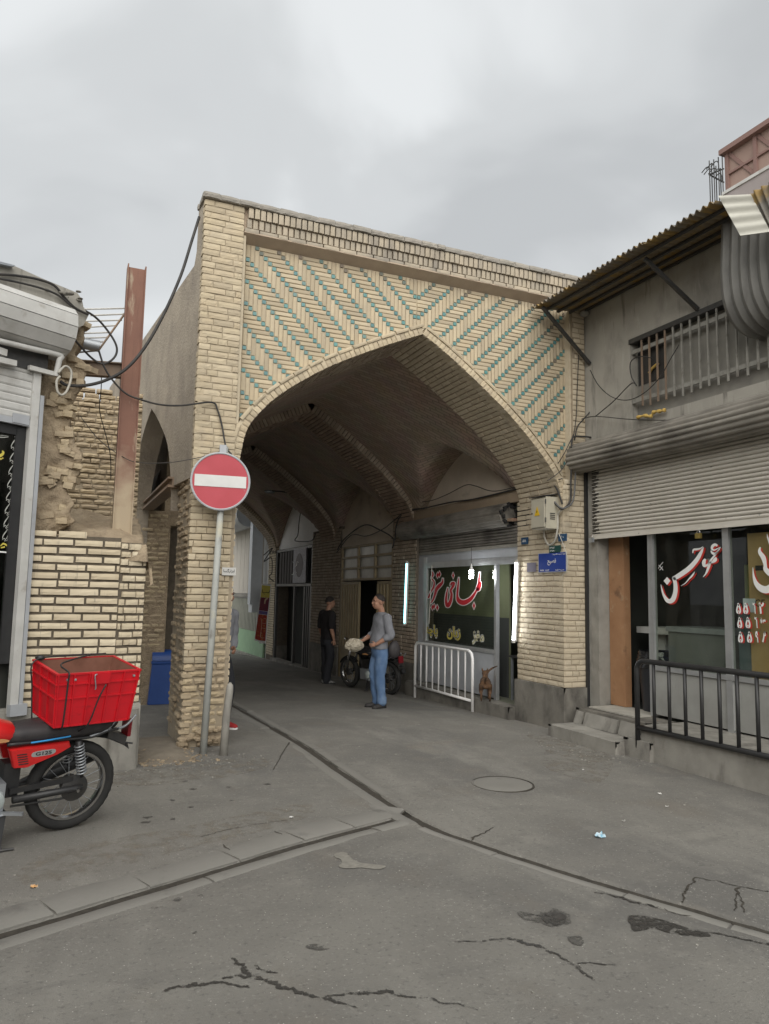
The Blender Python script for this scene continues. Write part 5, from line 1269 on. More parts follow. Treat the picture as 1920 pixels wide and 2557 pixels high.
BN = thing('rubbish_bin', 'black plastic rubbish bin with bag in the shop doorway', 'bin', (5.62, -0.86, 0.24))
mb = MB(); mb.lathe((5.62, -0.86, 0.25), EZ, [(0.0, 0.0), (0.19, 0.0), (0.24, 0.66), (0.25, 0.68)], 24); mb.build('drum', pmat('bin_black', (0.02, 0.022, 0.028), (0.03, 0.032, 0.04), 6, 0.4, 0.05, spec=0.5), BN, auto=40)
mb = MB(); mb.grid(lambda u, v: (5.62 + (0.255 - 0.02 * v + 0.012 * vnoise(u * 20, v * 5)) * math.cos(2 * math.pi * u), -0.86 + (0.255 - 0.02 * v + 0.012 * vnoise(u * 20, v * 5, 3)) * math.sin(2 * math.pi * u), 0.78 + 0.20 * v), list(np.linspace(0, 1, 60)), list(np.linspace(0, 1, 8)))
mb.build('bag', pmat('bin_bag', (0.02, 0.02, 0.022), None, 5, 0.2, 0.0, spec=0.6), BN, smooth=True)
mb = MB(); mb.box((5.75, -0.95, 1.18), (6.2, -0.35, 1.26)); mb.box((5.85, -0.75, 0.95), (6.05, -0.55, 1.18)); tag(mb.build('wash_basin', M['white_metal'], None), 'white wash basin inside the shop doorway above the bin', 'basin')
def bulb(name, label, top, cord, mat_, r=0.032):
    t_ = thing(name, label, 'bulb', top)
    mb = MB(); mb.tube([np.array(top), np.array(top) - np.array([0, 0, cord])], 0.004, 6); mb.build('cord', M['cable'], t_)
    b_ = np.array(top) - np.array([0, 0, cord])
    mb = MB(); mb.lathe(b_, (0, 0, -1), [(0.0, 0.0), (0.017, 0.0), (0.018, 0.05), (0.0, 0.05)], 12); mb.build('socket', M['black'], t_, auto=40)
    mb = MB(); mb.lathe(b_, (0, 0, -1), [(0.014, 0.05), (0.02, 0.07), (r, 0.11), (r * 0.95, 0.14), (r * 0.5, 0.165), (0.0, 0.17)], 14); mb.build('glass_bulb', mat_, t_, smooth=True)
    return t_
pB = onX(*cU(868, 140), 5.5)
bulb('light_bulb', 'unlit bulb hanging behind the painted shop window', (pB[0], pB[1], pB[2] + 0.05), 0.22, pmat('bulb_off', (0.42, 0.40, 0.36), None, 5, 0.3, 0.0), 0.045)
def padlock(label, p, m_, s=1.0):
    t_ = thing('padlock', label, 'padlock', p); p = np.array(p)
    mb = MB(); mb.obox(p, (0.012 * s, 0, 0), (0, 0.032 * s, 0), (0, 0, 0.024 * s)); mb.build('lock_body', m_, t_)
    mb = MB(); mb.tube([p + np.array([0, s * 0.02 * math.cos(a), s * (0.024 + 0.03 * math.sin(a))]) for a in np.linspace(0, math.pi, 9)], 0.005 * s, 7); mb.build('shackle', M['chrome'], t_, smooth=True)
padlock('brass padlock hanging from the cream shutter rail', onX(*cU(747, 95), 5.17), pmat('brass', (0.5, 0.38, 0.12), (0.4, 0.3, 0.1), 20, 0.35, 0, metal=0.8), 1.15)
padlock('grey steel padlock at the left end of the cream shutter', onX(*crop(1420, 1250, 3.03)(172, 300), 5.16), M['galv'], 1.25)
# steps, landing and platform
ST = thing('entrance_steps', 'worn concrete entrance steps and platform in front of the right shop', 'steps', (4.7, -1.2, -0.1))
def rbox(mb, lo, hi, amp=0.008, seed=0.0):
    (x0, y0, z0), (x1, y1, z1) = lo, hi
    rough_face(mb, (x0, y1, z0), (0, -1, 0), EZ, (-1, 0, 0), y1 - y0, z1 - z0, amp, max(4, int((y1 - y0) / 0.06)), 6, seed, 0.02)
    rough_face(mb, (x0, y0, z0), EX, EZ, NF, x1 - x0, z1 - z0, amp, 8, 6, seed + 3, 0.02)
    rough_face(mb, (x0, y0, z1), EX, (0, 1, 0), EZ, x1 - x0, y1 - y0, amp, 8, max(4, int((y1 - y0) / 0.06)), seed + 5, 0.02)
    mb.box((x0 + 0.008, y0 + 0.008, z0), (x1, y1 - 0.005, z1 - 0.008))
mb = MB(); rbox(mb, (4.45, -1.42, -0.3), (4.9, -0.20, 0.05), 0.009, 1.0); mb.build('step', M['concrete'], ST, auto=40)
mb = MB(); rbox(mb, (4.58, -1.80, -0.3), (5.0, -1.40, 0.10), 0.012, 2.0); mb.build('step_end', M['concrete'], ST, auto=40)
mb = MB(); rbox(mb, (4.87, -1.45, -0.3), (5.4, -0.21, 0.235), 0.010, 4.0); mb.build('landing', M['concrete_dark'], ST, auto=40)
for y0, y1, t in ((-0.24, -0.36, 0.03), (-0.42, -1.0, 0.05), (-1.05, -1.36, 0.02)):
    mb = MB(); mb.prism([(4.80, y0, 0.052), (4.80, y1, 0.052), (4.855, y1, 0.20), (4.855, y0, 0.205)], (0.04, 0, 0.0)); mb.build('riser_stone', M['concrete'], ST)
mb = MB(); rbox(mb, (4.63, -5.4, -0.4), (5.3, -1.62, 0.26), 0.014, 6.0); mb.build('platform', M['concrete'], ST, auto=40)
mb = MB(); mb.box((5.0, -1.12, 0.238), (5.5, -0.30, 0.255)); mb.build('threshold', pmat('pale_threshold', (0.45, 0.43, 0.38), (0.36, 0.345, 0.30), 7, 0.8, 0.2), ST)
# black railing
RL = thing('railing', 'black tubular railing on the platform before the right shop', 'railing', (4.6, -2.4, 0))
cI = crop(1420, 1250, 3.03)
xr_ = 4.605
tp = onX(*cI(600, 1200), xr_); bt_ = onX(*cI(540, 1690), xr_)
mb = MB(); mb.tube([(xr_, -1.60, 0.02), (xr_, -1.60, 0.84)] + [(xr_, -1.60 - 0.11 * (1 - math.cos(a)), 0.84 + 0.11 * math.sin(a)) for a in np.linspace(0.3, math.pi / 2, 6)] + [(xr_, -2.6, 0.955), (xr_, -5.4, 0.965)], 0.028, 12); mb.build('top_rail', M['black'], RL, smooth=True)
mb = MB(); mb.tube([(xr_, -1.60, 0.235), (xr_, -2.4, 0.245), (xr_, -5.4, 0.27)], 0.027, 12); mb.build('bottom_rail', M['black'], RL, smooth=True)
for px in (645, 760, 880, 1005, 1140, 1275, 1425, 1570, 1730):
    y = onX(*cI(px, 1450), xr_)[1]; mb = MB(); mb.tube([(xr_, y, 0.24), (xr_, y, 0.955)], 0.0185, 10); mb.build('baluster', M['black'], RL, smooth=True)
# canopy of corrugated sheets
CN = thing('canopy', 'rusty corrugated canopy projecting from the right house wall', 'canopy', (4.8, -1.5, 5.5))
M['rusty_sheet'] = pmat('rusty_corrugated_sheet', (0.26, 0.245, 0.215), (0.20, 0.185, 0.16), 4, 0.8, 0.2, 50, stains=[((0.36, 0.24, 0.08), 1.8, 0.50, 0.60, (0.8, 2.5, 1), 0.85), ((0.12, 0.10, 0.08), 3, 0.6, 0.7, (0.6, 3, 1), 0.7)])
M['pale_sheet'] = pmat('pale_fibre_sheet', (0.50, 0.49, 0.43), (0.42, 0.41, 0.36), 4, 0.8, 0.3, 60)
rs = M['rusty_sheet'].node_tree; _pb = rs.nodes['Principled BSDF']; _tr = rs.nodes.new('ShaderNodeBsdfTranslucent'); _tr.inputs[0].default_value = (0.50, 0.38, 0.17, 1)
_mx = rs.nodes.new('ShaderNodeMixShader'); _mx.inputs[0].default_value = 0.22; rs.links.new(_pb.outputs[0], _mx.inputs[1]); rs.links.new(_tr.outputs[0], _mx.inputs[2]); rs.links.new(_mx.outputs[0], rs.nodes['Material Output'].inputs[0])
def corr(mb, P00, P10, P01, P11, nw, amp, th=0.006, ppw=8):
    P00, P10, P01, P11 = (np.array(q, float) for q in (P00, P10, P01, P11)); nn = unit(np.cross(P10 - P00, P01 - P00))
    us = np.linspace(0, 1, nw * ppw + 1)
    def P(u, v, s): return (P00 * (1 - u) + P10 * u) * (1 - v) + (P01 * (1 - u) + P11 * u) * v + nn * (amp * math.sin(2 * math.pi * nw * u) + s)
    mb.grid(lambda u, v: P(u, v, th / 2), list(us), [0, 0.5, 1]); mb.grid(lambda u, v: P(u, v, -th / 2), list(us), [0, 0.5, 1], flip=True)
    n = len(us)
    for v in (0, 1):
        for i in range(n - 1): mb.quad(P(us[i], v, th / 2), P(us[i + 1], v, th / 2), P(us[i + 1], v, -th / 2), P(us[i], v, -th / 2))
for y0, y1, nw in ((0.06, -0.98, 12), (-0.93, -2.05, 13), (-2.0, -3.02, 12)):
    mb = MB(); dz_ = 0.006 if y0 == -0.93 else 0.0
    corr(mb, (4.40 + random.uniform(-.015, .015), y0, 5.50 + dz_), (4.40, y1, 5.50 + dz_), (5.40, y0, 5.615 + dz_), (5.40, y1, 5.615 + dz_), nw, 0.020); mb.build('sheet', M['rusty_sheet'], CN, smooth=True, fix=False)
for x in (4.58, 4.80, 5.0, 5.18):
    mb = MB(); mb.bar((x, 0.02, 5.46 + (x - 4.4) * 0.115), (x, -3.0, 5.46 + (x - 4.4) * 0.115), 0.032, 0.03); mb.build('purlin', M['steel_dark'], CN)
b2 = onX(*cR(1185, 865), 5.24); t2 = onX(*cR(820, 520), 4.6)
for a, b in (((5.24, -0.10, 4.80), (4.46, -0.10, 5.47)), (tuple(b2), (4.62, t2[1], 5.46))):
    mb = MB(); mb.bar(a, b, 0.04, 0.04); mb.build('brace', M['steel_dark'], CN)
mb = MB(); mb.ell((5.2, -0.05, 5.53), (0.07, 0.07, 0.05), 10, 6); mb.build('mortar_lump', M['concrete'], CN, smooth=True)
FS = [onX(*cR(*q), x) for q, x in (((1322, 105), 4.46), ((1540, 95), 4.56), ((1470, 372), 4.42), ((1672, 345), 4.52))]
mb = MB(); corr(mb, FS[0], FS[2], FS[1], FS[3], 4, 0.014); tag(mb.build('fibre_sheet', M['pale_sheet'], None, smooth=True, fix=False), 'pale fibre-cement sheet hanging at the near end of the canopy', 'roof sheet')
q0, q1, q2, q3 = (onX(*cR(*q), 4.56) for q in ((1535, 90), (1900, -110), (1650, 320), (1950, 200)))
mb = MB(); corr(mb, q0, q1, q2, q3, 7, 0.022); tag(mb.build('roof_sheet', M['rusty_sheet'], None, smooth=True, fix=False), 'rusty corrugated sheet at the right picture edge above the pale sheet', 'roof sheet')
# big sheet-metal hood
HP = [onY(*cR(*q), -2.68) for q in ((1342, 300), (1338, 480), (1335, 650), (1348, 800), (1380, 905), (1430, 985), (1510, 1045), (1600, 1072), (1690, 1080))]
hp = [(p[0], p[2]) for p in catmull(HP, 4)]
mb = MB(); rings = []
for k in range(29):
    y = -2.68 - 0.055 * k; o_ = 0.030 * (k % 2)
    rr = []
    for i, (x, z) in enumerate(hp):
        a_, b_ = hp[max(i - 1, 0)], hp[min(i + 1, len(hp) - 1)]; t_ = unit([b_[0] - a_[0], b_[1] - a_[1]])
        rr.append((x + t_[1] * o_, y, z - t_[0] * o_))
    rings.append(rr + [(5.6, y, hp[-1][1] + 0.02), (5.6, y, 5.5)])
mb.loft(rings)
tag(mb.build('extract_hood', pmat('hood_grey', (0.20, 0.195, 0.18), (0.15, 0.147, 0.135), 3, 0.7, 0.2, 60, stains=[((0.09, 0.085, 0.08), 2, 0.5, 0.7, (2, 2, 0.5), 0.7)]), None, auto=50), 'big grey ribbed sheet-metal hood with rounded underside on the house wall', 'hood')
# structure on the roof behind
PK = thing('roof_shed', 'pinkish brown framed roof shed at the upper right edge', 'shed', (8.5, -1.0, 7.9))
M['pink'] = pmat('pinkish_brown_panel', (0.34, 0.24, 0.20), (0.30, 0.21, 0.175), 3, 0.7, 0.1)
M['pinkf'] = pmat('brown_frame', (0.24, 0.15, 0.13), None, 3, 0.7, 0.1)
mb = MB(); mb.box((8.0, -3.6, 5.7), (10, 0.02, 7.98)); mb.build('parapet', pmat('mauve_render', (0.36, 0.32, 0.31), (0.31, 0.275, 0.265), 3, 0.9, 0.2), PK)
mb = MB(); mb.box((8.06, -3.6, 7.98), (10, -0.03, 8.66)); mb.build('panels', M['pink'], PK)
mb = MB(); mb.box((7.98, -3.6, 7.97), (10, 0.04, 8.02)); mb.build('ledge', M['white_metal'], PK)
mb = MB(); mb.box((7.95, -3.6, 8.64), (10, 0.05, 8.72)); mb.build('roof_rim', M['pinkf'], PK)
for y in (0.0, -0.52, -1.04, -1.56):
    mb = MB(); mb.box((8.02, y - 0.06, 8.0), (8.058, y, 8.66)); mb.build('upright', M['pinkf'], PK)
mb = MB(); mb.bar((8.04, 0, 8.30), (8.04, -3.5, 8.30), 0.03, 0.035); mb.build('rail', M['pinkf'], PK)
for y in (-0.06, -0.58, -1.1):
    mb = MB(); mb.bar((8.05, y, 8.64), (8.05, y - 0.48, 8.02), 0.02, 0.05); mb.build('diagonal', M['pinkf'], PK)
RBt = thing('rebar_cage', 'bent reinforcing bars sticking up beside the roof shed', 'rebar', (8.0, 0.25, 7.6))
cS = crop(1700, 300, 6.914)
for i, (x, yt) in enumerate(((490, 700), (528, 740), (567, 680), (605, 790), (646, 640), (682, 830), (712, 605))):
    p_ = onX(*cS(x, yt), 8.0 + 0.12 * (i % 2)); mb = MB(); mb.tube([p_, (p_[0], p_[1], 5.7)], 0.009, 6); mb.build('rod', M['steel_dark'], RBt)
for i, (x, y) in enumerate(((490, 820), (528, 850), (567, 760), (605, 840), (646, 720), (682, 850), (700, 930))):
    mb = MB(); mb.tube(catmull([onX(*cS(x + dx, y + dy), 8.0) for dx, dy in ((10, 120), (4, 30), (-25, -10), (-60, 5), (-105, 60), (-130, 90))], 5), 0.008, 6); mb.build('hook', M['steel_dark'], RBt, smooth=True)
mb = MB(); mb.tube([onX(*cS(490, 940), 8.02), onX(*cS(740, 840), 8.02)], 0.012, 6); mb.build('tie', M['steel_dark'], RBt)
mb = MB(); mb.tube([onX(*cS(490, 940), 8.06), onX(*cS(740, 1075), 8.06)], 0.014, 6); mb.build('tie', M['steel_dark'], RBt)

# ------------------------------------------------------------------ things along the right wall of the passage
cK, cW = crop(980, 1180, 3.302), crop(1040, 1400, 7.55)
# --- kitchen shop
KS = thing('kitchen_shop_front', 'lit aluminium shop front with red calligraphy under the arch', 'shop front', (4.95, 2.7, 0))
XG = 4.94
mb = MB(); mb.box((XG + 0.3, 1.08, -0.2), (7.6, 1.12, 3.0)); mb.box((XG + 0.3, 4.4, -0.2), (7.6, 4.44, 3.0)); mb.box((7.5, 1.1, -0.2), (7.6, 4.42, 3.0)); mb.box((XG, 1.1, 2.9), (7.6, 4.42, 3.0)); mb.box((XG, 1.1, -0.2), (7.6, 4.42, 0.06))
mb.build('room', pmat('olive_room', (0.16, 0.165, 0.12), (0.13, 0.135, 0.10), 2, 0.9, 0.0), KS)
mb = MB(); mb.box((5.25, 1.9, 0.06), (5.28, 4.38, 2.3)); mb.build('near_back_wall', pmat('olive_back_wall', (0.22, 0.23, 0.14), (0.18, 0.19, 0.115), 3, 0.9, 0.1), KS)  # stands in for the back wall, set close to catch the lamp light
mb = MB(); mb.box((5.22, 1.9, 0.06), (5.245, 4.38, 1.28)); mb.build('backing_board', pmat('dark_board', (0.07, 0.073, 0.07), None, 3, 0.7, 0), KS)
for y0, y1, z0, z1, nm in ((1.74, 1.80, 0.06, 2.12, 'mullion'), (4.10, 4.22, 0.06, 2.30, 'mullion'), (4.22, 4.42, 0.06, 2.30, 'side_strip')):
    mb = MB(); mb.box((XG - 0.03, y0, z0), (XG + 0.03, y1, z1)); mb.build(nm, M['alu'] if nm == 'mullion' else M['grey_metal'], KS)
mb = MB(); mb.box((XG - 0.032, 1.08, 2.10), (XG + 0.03, 4.12, 2.20)); mb.build('transom', M['alu'], KS)
mb = MB(); mb.box((XG - 0.02, 1.08, 2.20), (XG + 0.03, 4.42, 2.36)); mb.build('header', M['grey_metal'], KS)
mb = MB(); mb.box((XG - 0.03, 1.80, 0.74), (XG + 0.03, 4.10, 0.80)); mb.build('sill', M['alu'], KS)
mb = MB(); mb.box((XG - 0.015, 1.80, 0.08), (XG + 0.02, 4.10, 0.735)); mb.build('lower_panel', M['grey_metal'], KS)
mb = MB(); mb.box((XG - 0.003, 1.80, 0.80), (XG + 0.003, 4.10, 2.10)); mb.build('pane', M['glass'], KS)
TAB = [[(1192, 220, 16), (1183, 320, 24), (1172, 420, 30), (1150, 500, 36), (1160, 545, 60), (1195, 480, 44), (1200, 410, 30), (1170, 440, 14)], [(1150, 520, 36), (1095, 620, 44), (1010, 730, 70), (890, 790, 92), (800, 755, 80), (768, 660, 40), (778, 520, 36), (790, 400, 26), (797, 320, 10)],
       [(645, 470, 20), (660, 425, 34), (705, 420, 40), (690, 480, 44), (645, 560, 40), (660, 640, 44), (640, 760, 56), (590, 850, 70), (555, 770, 44), (565, 640, 34), (590, 510, 14)],
       [(495, 335, 16), (485, 410, 40), (430, 470, 66), (375, 540, 56), (345, 640, 40), (310, 740, 32), (268, 800, 14)], [(290, 190, 10), (310, 260, 30), (285, 330, 26), (330, 400, 24), (320, 500, 34), (265, 600, 26), (228, 690, 26), (215, 690, 10)]]
TABD = [(690, 280, 20, 60), (1082, 850, 24, 66), (395, 275, 24, 58), (432, 255, 24, 58), (300, 880, 22, 58), (332, 860, 22, 56), (390, 885, 24, 58)]
tW = lambda L: (lambda x, y: onX(*cW(x, y), XG - 0.006 - L))
mb = MB(); strokes(mb, TAB, tW(0), extra=14); diamonds(mb, TABD, tW(0), extra=14); stuff(mb.build('letter_outline', M['white_text'], KS, fix=False))
mb = MB(); strokes(mb, TAB, tW(0.003)); diamonds(mb, TABD, tW(0.003)); stuff(mb.build('painted_letters', M['red_text'], KS, fix=False))
for s, x, y, w, h in (('پاچه', 280, 1330, 235, 270), ('زبان', 700, 1370, 255, 270), ('مغز', 1160, 1455, 225, 270)):
    a, b = onX(*cW(x - w / 2, y), XG - 0.006), onX(*cW(x + w / 2, y), XG - 0.006); wd = abs(a[1] - b[1]); hh = h / 7.55 / F_PX * 11.8
    for mt, bo, L in ((M['white_text'], 0.105, 0.0), (M['black_text'], 0.07, 0.002), (M['yellow_text'] if s != 'مغز' else pmat('cream_letter_paint', (0.66, 0.62, 0.40), None, 5, 0.5, 0.0), 0.03, 0.004)):
        lettering(s, onX(*cW(x, y), XG - 0.006 - L), (0, -1, 0), EZ, wd * (1 + (bo - 0.03) * 0.35), mt, 'painted_word', KS, height=hh * (1 + (bo - 0.03) * 0.6), bold=bo)
mb = MB(); mb.tube([onX(*cW(290, 80), 4.9), onX(*cW(270, 500), 4.9), onX(*cW(235, 1190), 4.9)], 0.008, 6); mb.build('hanging_cord', M['cable_white'], KS)
# red chair inside the door and a metal leg
mb = MB(); mb.box((5.6, 1.45, 0.5), (5.68, 1.62, 1.35)); tag(mb.build('red_cloth', pmat('red_cloth', (0.35, 0.03, 0.03), None, 5, 0.9, 0), None), 'red cloth hanging inside the kitchen shop doorway', 'cloth')
tb = thing('small_table', 'small dark metal table just inside the kitchen doorway', 'table', (5.3, 1.45, 0.06))
mb = MB(); mb.box((5.12, 1.2, 0.70), (5.7, 1.72, 0.73)); mb.build('top', M['steel_dark'], tb)
for x, y in ((5.16, 1.24), (5.16, 1.68), (5.66, 1.24), (5.66, 1.68)):
    mb = MB(); mb.box((x - 0.015, y - 0.015, 0.06), (x + 0.015, y + 0.015, 0.70)); mb.build('leg', M['galv'], tb)
# sill step
mb = MB(); rbox(mb, (4.70, 1.09, -0.4), (4.98, 4.50, 0.055), 0.008, 3.3); tag(mb.build('door_step', M['concrete_dark'], None, auto=40), 'sooty concrete step below the kitchen shop front', 'step')
# shutter above
KR = thing('roller_shutter', 'sooty dark rolled-up shutter above the kitchen shop front', 'shutter', (4.9, 2.8, 2.4))
for k in range(7):
    zb = 2.40 + k * 0.047; pf = [(4.925, zb), (4.908, zb + 0.008), (4.902, zb + 0.023), (4.908, zb + 0.036), (4.922, zb + 0.043), (4.926, zb + 0.0465)]
    mb = MB(); mb.loft([[(x, y, z) for x, z in pf] for y in (1.09, 4.4)], closed=False, cap=False); mb.build('slat', M['sheet_dark'], KR, smooth=True)
mb = MB(); mb.box((4.895, 1.09, 2.345), (4.935, 4.4, 2.395)); mb.build('bottom_rail', pmat('sooty_rail', (0.32, 0.30, 0.26), (0.22, 0.21, 0.18), 5, 0.6, 0.1), KR)
mb = MB(); pf = []
for j in range(120):
    a = 2 * math.pi * j / 120; r = 0.165 + 0.012 * abs(math.sin(9 * a)); pf.append((4.84 + r * math.cos(a), 2.83 + r * math.sin(a)))
mb.loft([[(x, y, z) for x, z in pf] for y in (1.28, 2.5, 4.95)]); mb.build('drum', M['sheet_dark'], KR, auto=60)
mb = MB()
for j in range(26):
    a = 2 * math.pi * j / 26 + random.gauss(0, .05); r = random.uniform(0.11, 0.17); mb.obox((4.84 + r * math.cos(a), 1.26 + random.uniform(-.02, .02), 2.83 + r * math.sin(a)), (0.02, 0, 0.01), (0, 0.02, 0), (-0.006, 0, 0.015))
stuff(mb.build('drum_end', M['black'], KR))
mb = MB(); mb.box((4.78, 1.12, 2.72), (4.9, 1.24, 2.76)); mb.build('bracket', M['rust'], KR)
mb = MB(); rough_face(mb, (4.83, 4.95, 3.0), (0, -1, 0), EZ, (-1, 0, 0), 4.1, 0.17, 0.004, 20, 4, 2.0, 0.12); tag(mb.build('lintel_beam', pmat('tan_lintel', (0.33, 0.26, 0.18), (0.27, 0.21, 0.15), 4, 0.8, 0.2), None), 'tan lintel beam over the dark rolled shutter', 'lintel')
mb = MB(); mb.box((4.86, 0.79, 2.60), (5.0, 1.085, 3.0)); tag(mb.build('hole_dark_block', M['black'], None), 'black block painting the dark of a hole where the shutter roll ends', 'hole')  # solid black box, its colour stands for the shade in a hole
# fluorescent tubes
def tube_light(label, p0, p1, m_, out=(-1, 0, 0)):
    t_ = thing('fluorescent_tube', label, 'tube light', p1); p0, p1, out = np.array(p0, float), np.array(p1, float), np.array(out, float)
    mb = MB(); mb.bar(p0 - out * 0.03, p1 - out * 0.03, 0.05, 0.03, up=out); mb.build('batten', M['white_metal'], t_)
    d = unit(p1 - p0); mb = MB(); mb.tube([p0 + d * 0.02, p1 - d * 0.02], 0.015, 10); mb.build('tube', m_, t_, smooth=True)
    for q in (p0, p1):
        mb = MB(); mb.obox(q, d * 0.02, out * 0.02, np.cross(d, out) * 0.02); mb.build('lamp_holder', M['white_metal'], t_)
M['tube_white'] = emit('tube_white', (0.92, 0.96, 1.0), 20.0)
M['tube_cyan'] = emit('tube_cyan', (0.30, 0.80, 0.85), 2.2)
tube_light('bright white fluorescent tube upright on the right pier', (4.79, 1.02, 2.12), (4.79, 1.09, 0.98), M['tube_white'])
tube_light('pale cyan fluorescent tube upright beside the kitchen shop', (4.79, 4.70, 2.22), (4.79, 4.76, 1.06), M['tube_cyan'])
# energy-saving lamp
pL = onX(*cW(1035, 60), 4.72)
CF = thing('lamp_bulb', 'lit white energy-saving lamp hanging before the kitchen glass', 'bulb', pL)
mb = MB(); mb.tube([pL + V(0, 0, 0.3), pL], 0.004, 6); mb.build('cord', M['cable'], CF)
mb = MB(); mb.lathe(pL, (0, 0, -1), [(0, 0), (0.016, 0), (0.017, 0.05), (0.03, 0.07), (0.034, 0.1), (0, 0.1)], 12); mb.build('socket', M['white_metal'], CF, auto=40)
mb = MB(); mb.tube([pL + V(0.026 * math.cos(a), 0.026 * math.sin(a), -0.10 - 0.013 * a / 2.2) for a in np.linspace(0, 22, 70)], 0.010, 8); mb.build('spiral', emit('cfl_glow', (0.95, 0.98, 1.0), 30.0), CF, smooth=True)
# white barrier
XB = 4.66
M['barrier_white'] = pmat('barrier_white', (0.80, 0.79, 0.77), (0.70, 0.69, 0.67), 8, 0.5, 0.1, 60, stains=[((0.4, 0.36, 0.3), 12, 0.66, 0.74, None, 0.7)])
BR = thing('barrier', 'white tubular barrier standing before the kitchen shop', 'barrier', (XB, 3.4, -0.2))
ya, yb_ = onX(*cK(190, 1420), XB)[1], onX(*cK(660, 1480), XB)[1]
zt, zl = 0.77, 0.02
mb = MB(); mb.tube([(XB, ya, -0.25), (XB, ya, zt - 0.06), (XB, ya - 0.06, zt), (XB, yb_ + 0.12, zt), (XB, yb_ + 0.03, zt - 0.04), (XB, yb_, zt - 0.12), (XB, yb_ - 0.01, -0.2)], 0.024, 10); mb.build('frame', M['barrier_white'], BR, smooth=True)
mb = MB(); mb.tube([(XB, ya, zl), (XB, yb_, zl)], 0.022, 10); mb.build('lower_rail', M['barrier_white'], BR, smooth=True)
for k in range(1, 9):
    y = ya + (yb_ - ya) * k / 9; mb = MB(); mb.tube([(XB, y, zl), (XB, y, zt)], 0.014, 8); mb.build('bar', M['barrier_white'], BR, smooth=True)
# meter box, plates, street sign
cX = crop(1300, 1230, 10.53)
a, b = onX(*cX(270, 180), 4.62), onX(*cX(640, 890), 4.62)
EB = thing('meter_box', 'cream electric meter box with yellow warning triangle on the right pier', 'electric box', (4.72, (a[1] + b[1]) / 2, b[2]))
y1_, y0_, z1_, z0_ = a[1], b[1], a[2], b[2]
M['cream'] = pmat('cream_enamel', (0.46, 0.43, 0.34), (0.40, 0.375, 0.30), 5, 0.5, 0.05, stains=[((0.3, 0.26, 0.2), 6, 0.62, 0.75, (2, 2, 0.5), 0.5)])
mb = MB(); mb.box((4.635, y0_, z0_ - 0.02), (4.845, y1_, z1_ + 0.01)); mb.build('case', M['cream'], EB)
mb = MB(); mb.box((4.615, y0_ + 0.015, z0_), (4.632, y1_ - 0.015, z1_ - 0.01)); mb.build('door', M['cream'], EB)
mb = MB(); mb.prism([(4.60, y1_ + 0.02, z1_ + 0.011), (4.60, y0_ - 0.01, z1_ + 0.011), (4.84, y0_ - 0.01, z1_ + 0.05), (4.84, y1_ + 0.02, z1_ + 0.05)], (0, 0, 0.012)); mb.build('hood', M['steel_dark'], EB)
tc_ = onX(*cX(432, 510), 4.611)
mb = MB(); mb.prism([tc_ + V(0, 0.06, -0.05), tc_ + V(0, -0.06, -0.05), tc_ + V(0, 0, 0.075)], (-0.002, 0, 0)); mb.build('warning_triangle', pmat('warning_yellow', (0.65, 0.42, 0.02), None, 5, 0.6, 0), EB)
mb = MB(); mb.prism([tc_ + V(-0.003, 0.008, 0.03), tc_ + V(-0.003, -0.012, -0.002), tc_ + V(-0.003, 0.002, -0.002), tc_ + V(-0.003, -0.006, -0.03), tc_ + V(-0.003, 0.014, 0.006), tc_ + V(-0.003, 0.002, 0.006)], (-0.001, 0, 0)); mb.build('bolt_mark', M['black_text'], EB)
for k in range(4):
    mb = MB(); z = z0_ + 0.10 + 0.025 * k; mb.box((4.70, y0_ - 0.004, z), (4.78, y0_ + 0.002, z + 0.012)); mb.build('vent_slot', M['black'], EB)
for z in (z0_ + 0.06, z1_ - 0.09):
    mb = MB(); mb.tube([(4.628, y0_ - 0.004, z), (4.628, y0_ - 0.004, z + 0.06)], 0.008, 8); mb.build('hinge', M['steel_dark'], EB)
mb = MB(); mb.lathe(onX(*cX(300, 560), 4.614), (-1, 0, 0), [(0.0, 0.006), (0.012, 0.004), (0.012, 0.0)], 12); mb.build('lock', M['black'], EB)
def plate(name, label, q0, q1, mat_, texts, parent_cat='plate', xp=4.832, border=None):
    a, b = onX(*cX(*q0), xp), onX(*cX(*q1), xp); cy, cz_ = (a[1] + b[1]) / 2, (a[2] + b[2]) / 2; hw, hh = abs(a[1] - b[1]) / 2, abs(a[2] - b[2]) / 2
    t_ = thing(name, label, parent_cat, (xp, cy, cz_ - hh))
    if border:
        mb = MB(); mb.obox((xp, cy, cz_), (0.005, 0, 0), (0, hw, 0), (0, 0, hh)); mb.build('border', border, t_)
        mb = MB(); mb.obox((xp - 0.006, cy, cz_), (0.001, 0, 0), (0, hw * 0.965, 0), (0, 0, hh * 0.94)); mb.build('panel', mat_, t_)
    else:
        mb = MB(); mb.obox((xp, cy, cz_), (0.005, 0, 0), (0, hw, 0), (0, 0, hh)); mb.build('panel', mat_, t_)
    for s, u, v, w, h, fa in texts:
        lettering(s, (xp - 0.009, cy - u * hw, cz_ + v * hh), (0, -1, 0), EZ, w * 2 * hw, M['white_text'], 'lettering', t_, height=h * 2 * hh, bold=0.02, fa=fa)
M['sign_blue'] = pmat('street_sign_blue', (0.025, 0.06, 0.30), (0.02, 0.05, 0.25), 4, 0.4, 0.02)
M['plate_blue'] = pmat('plate_blue', (0.03, 0.08, 0.16), (0.025, 0.065, 0.13), 6, 0.5, 0.05)
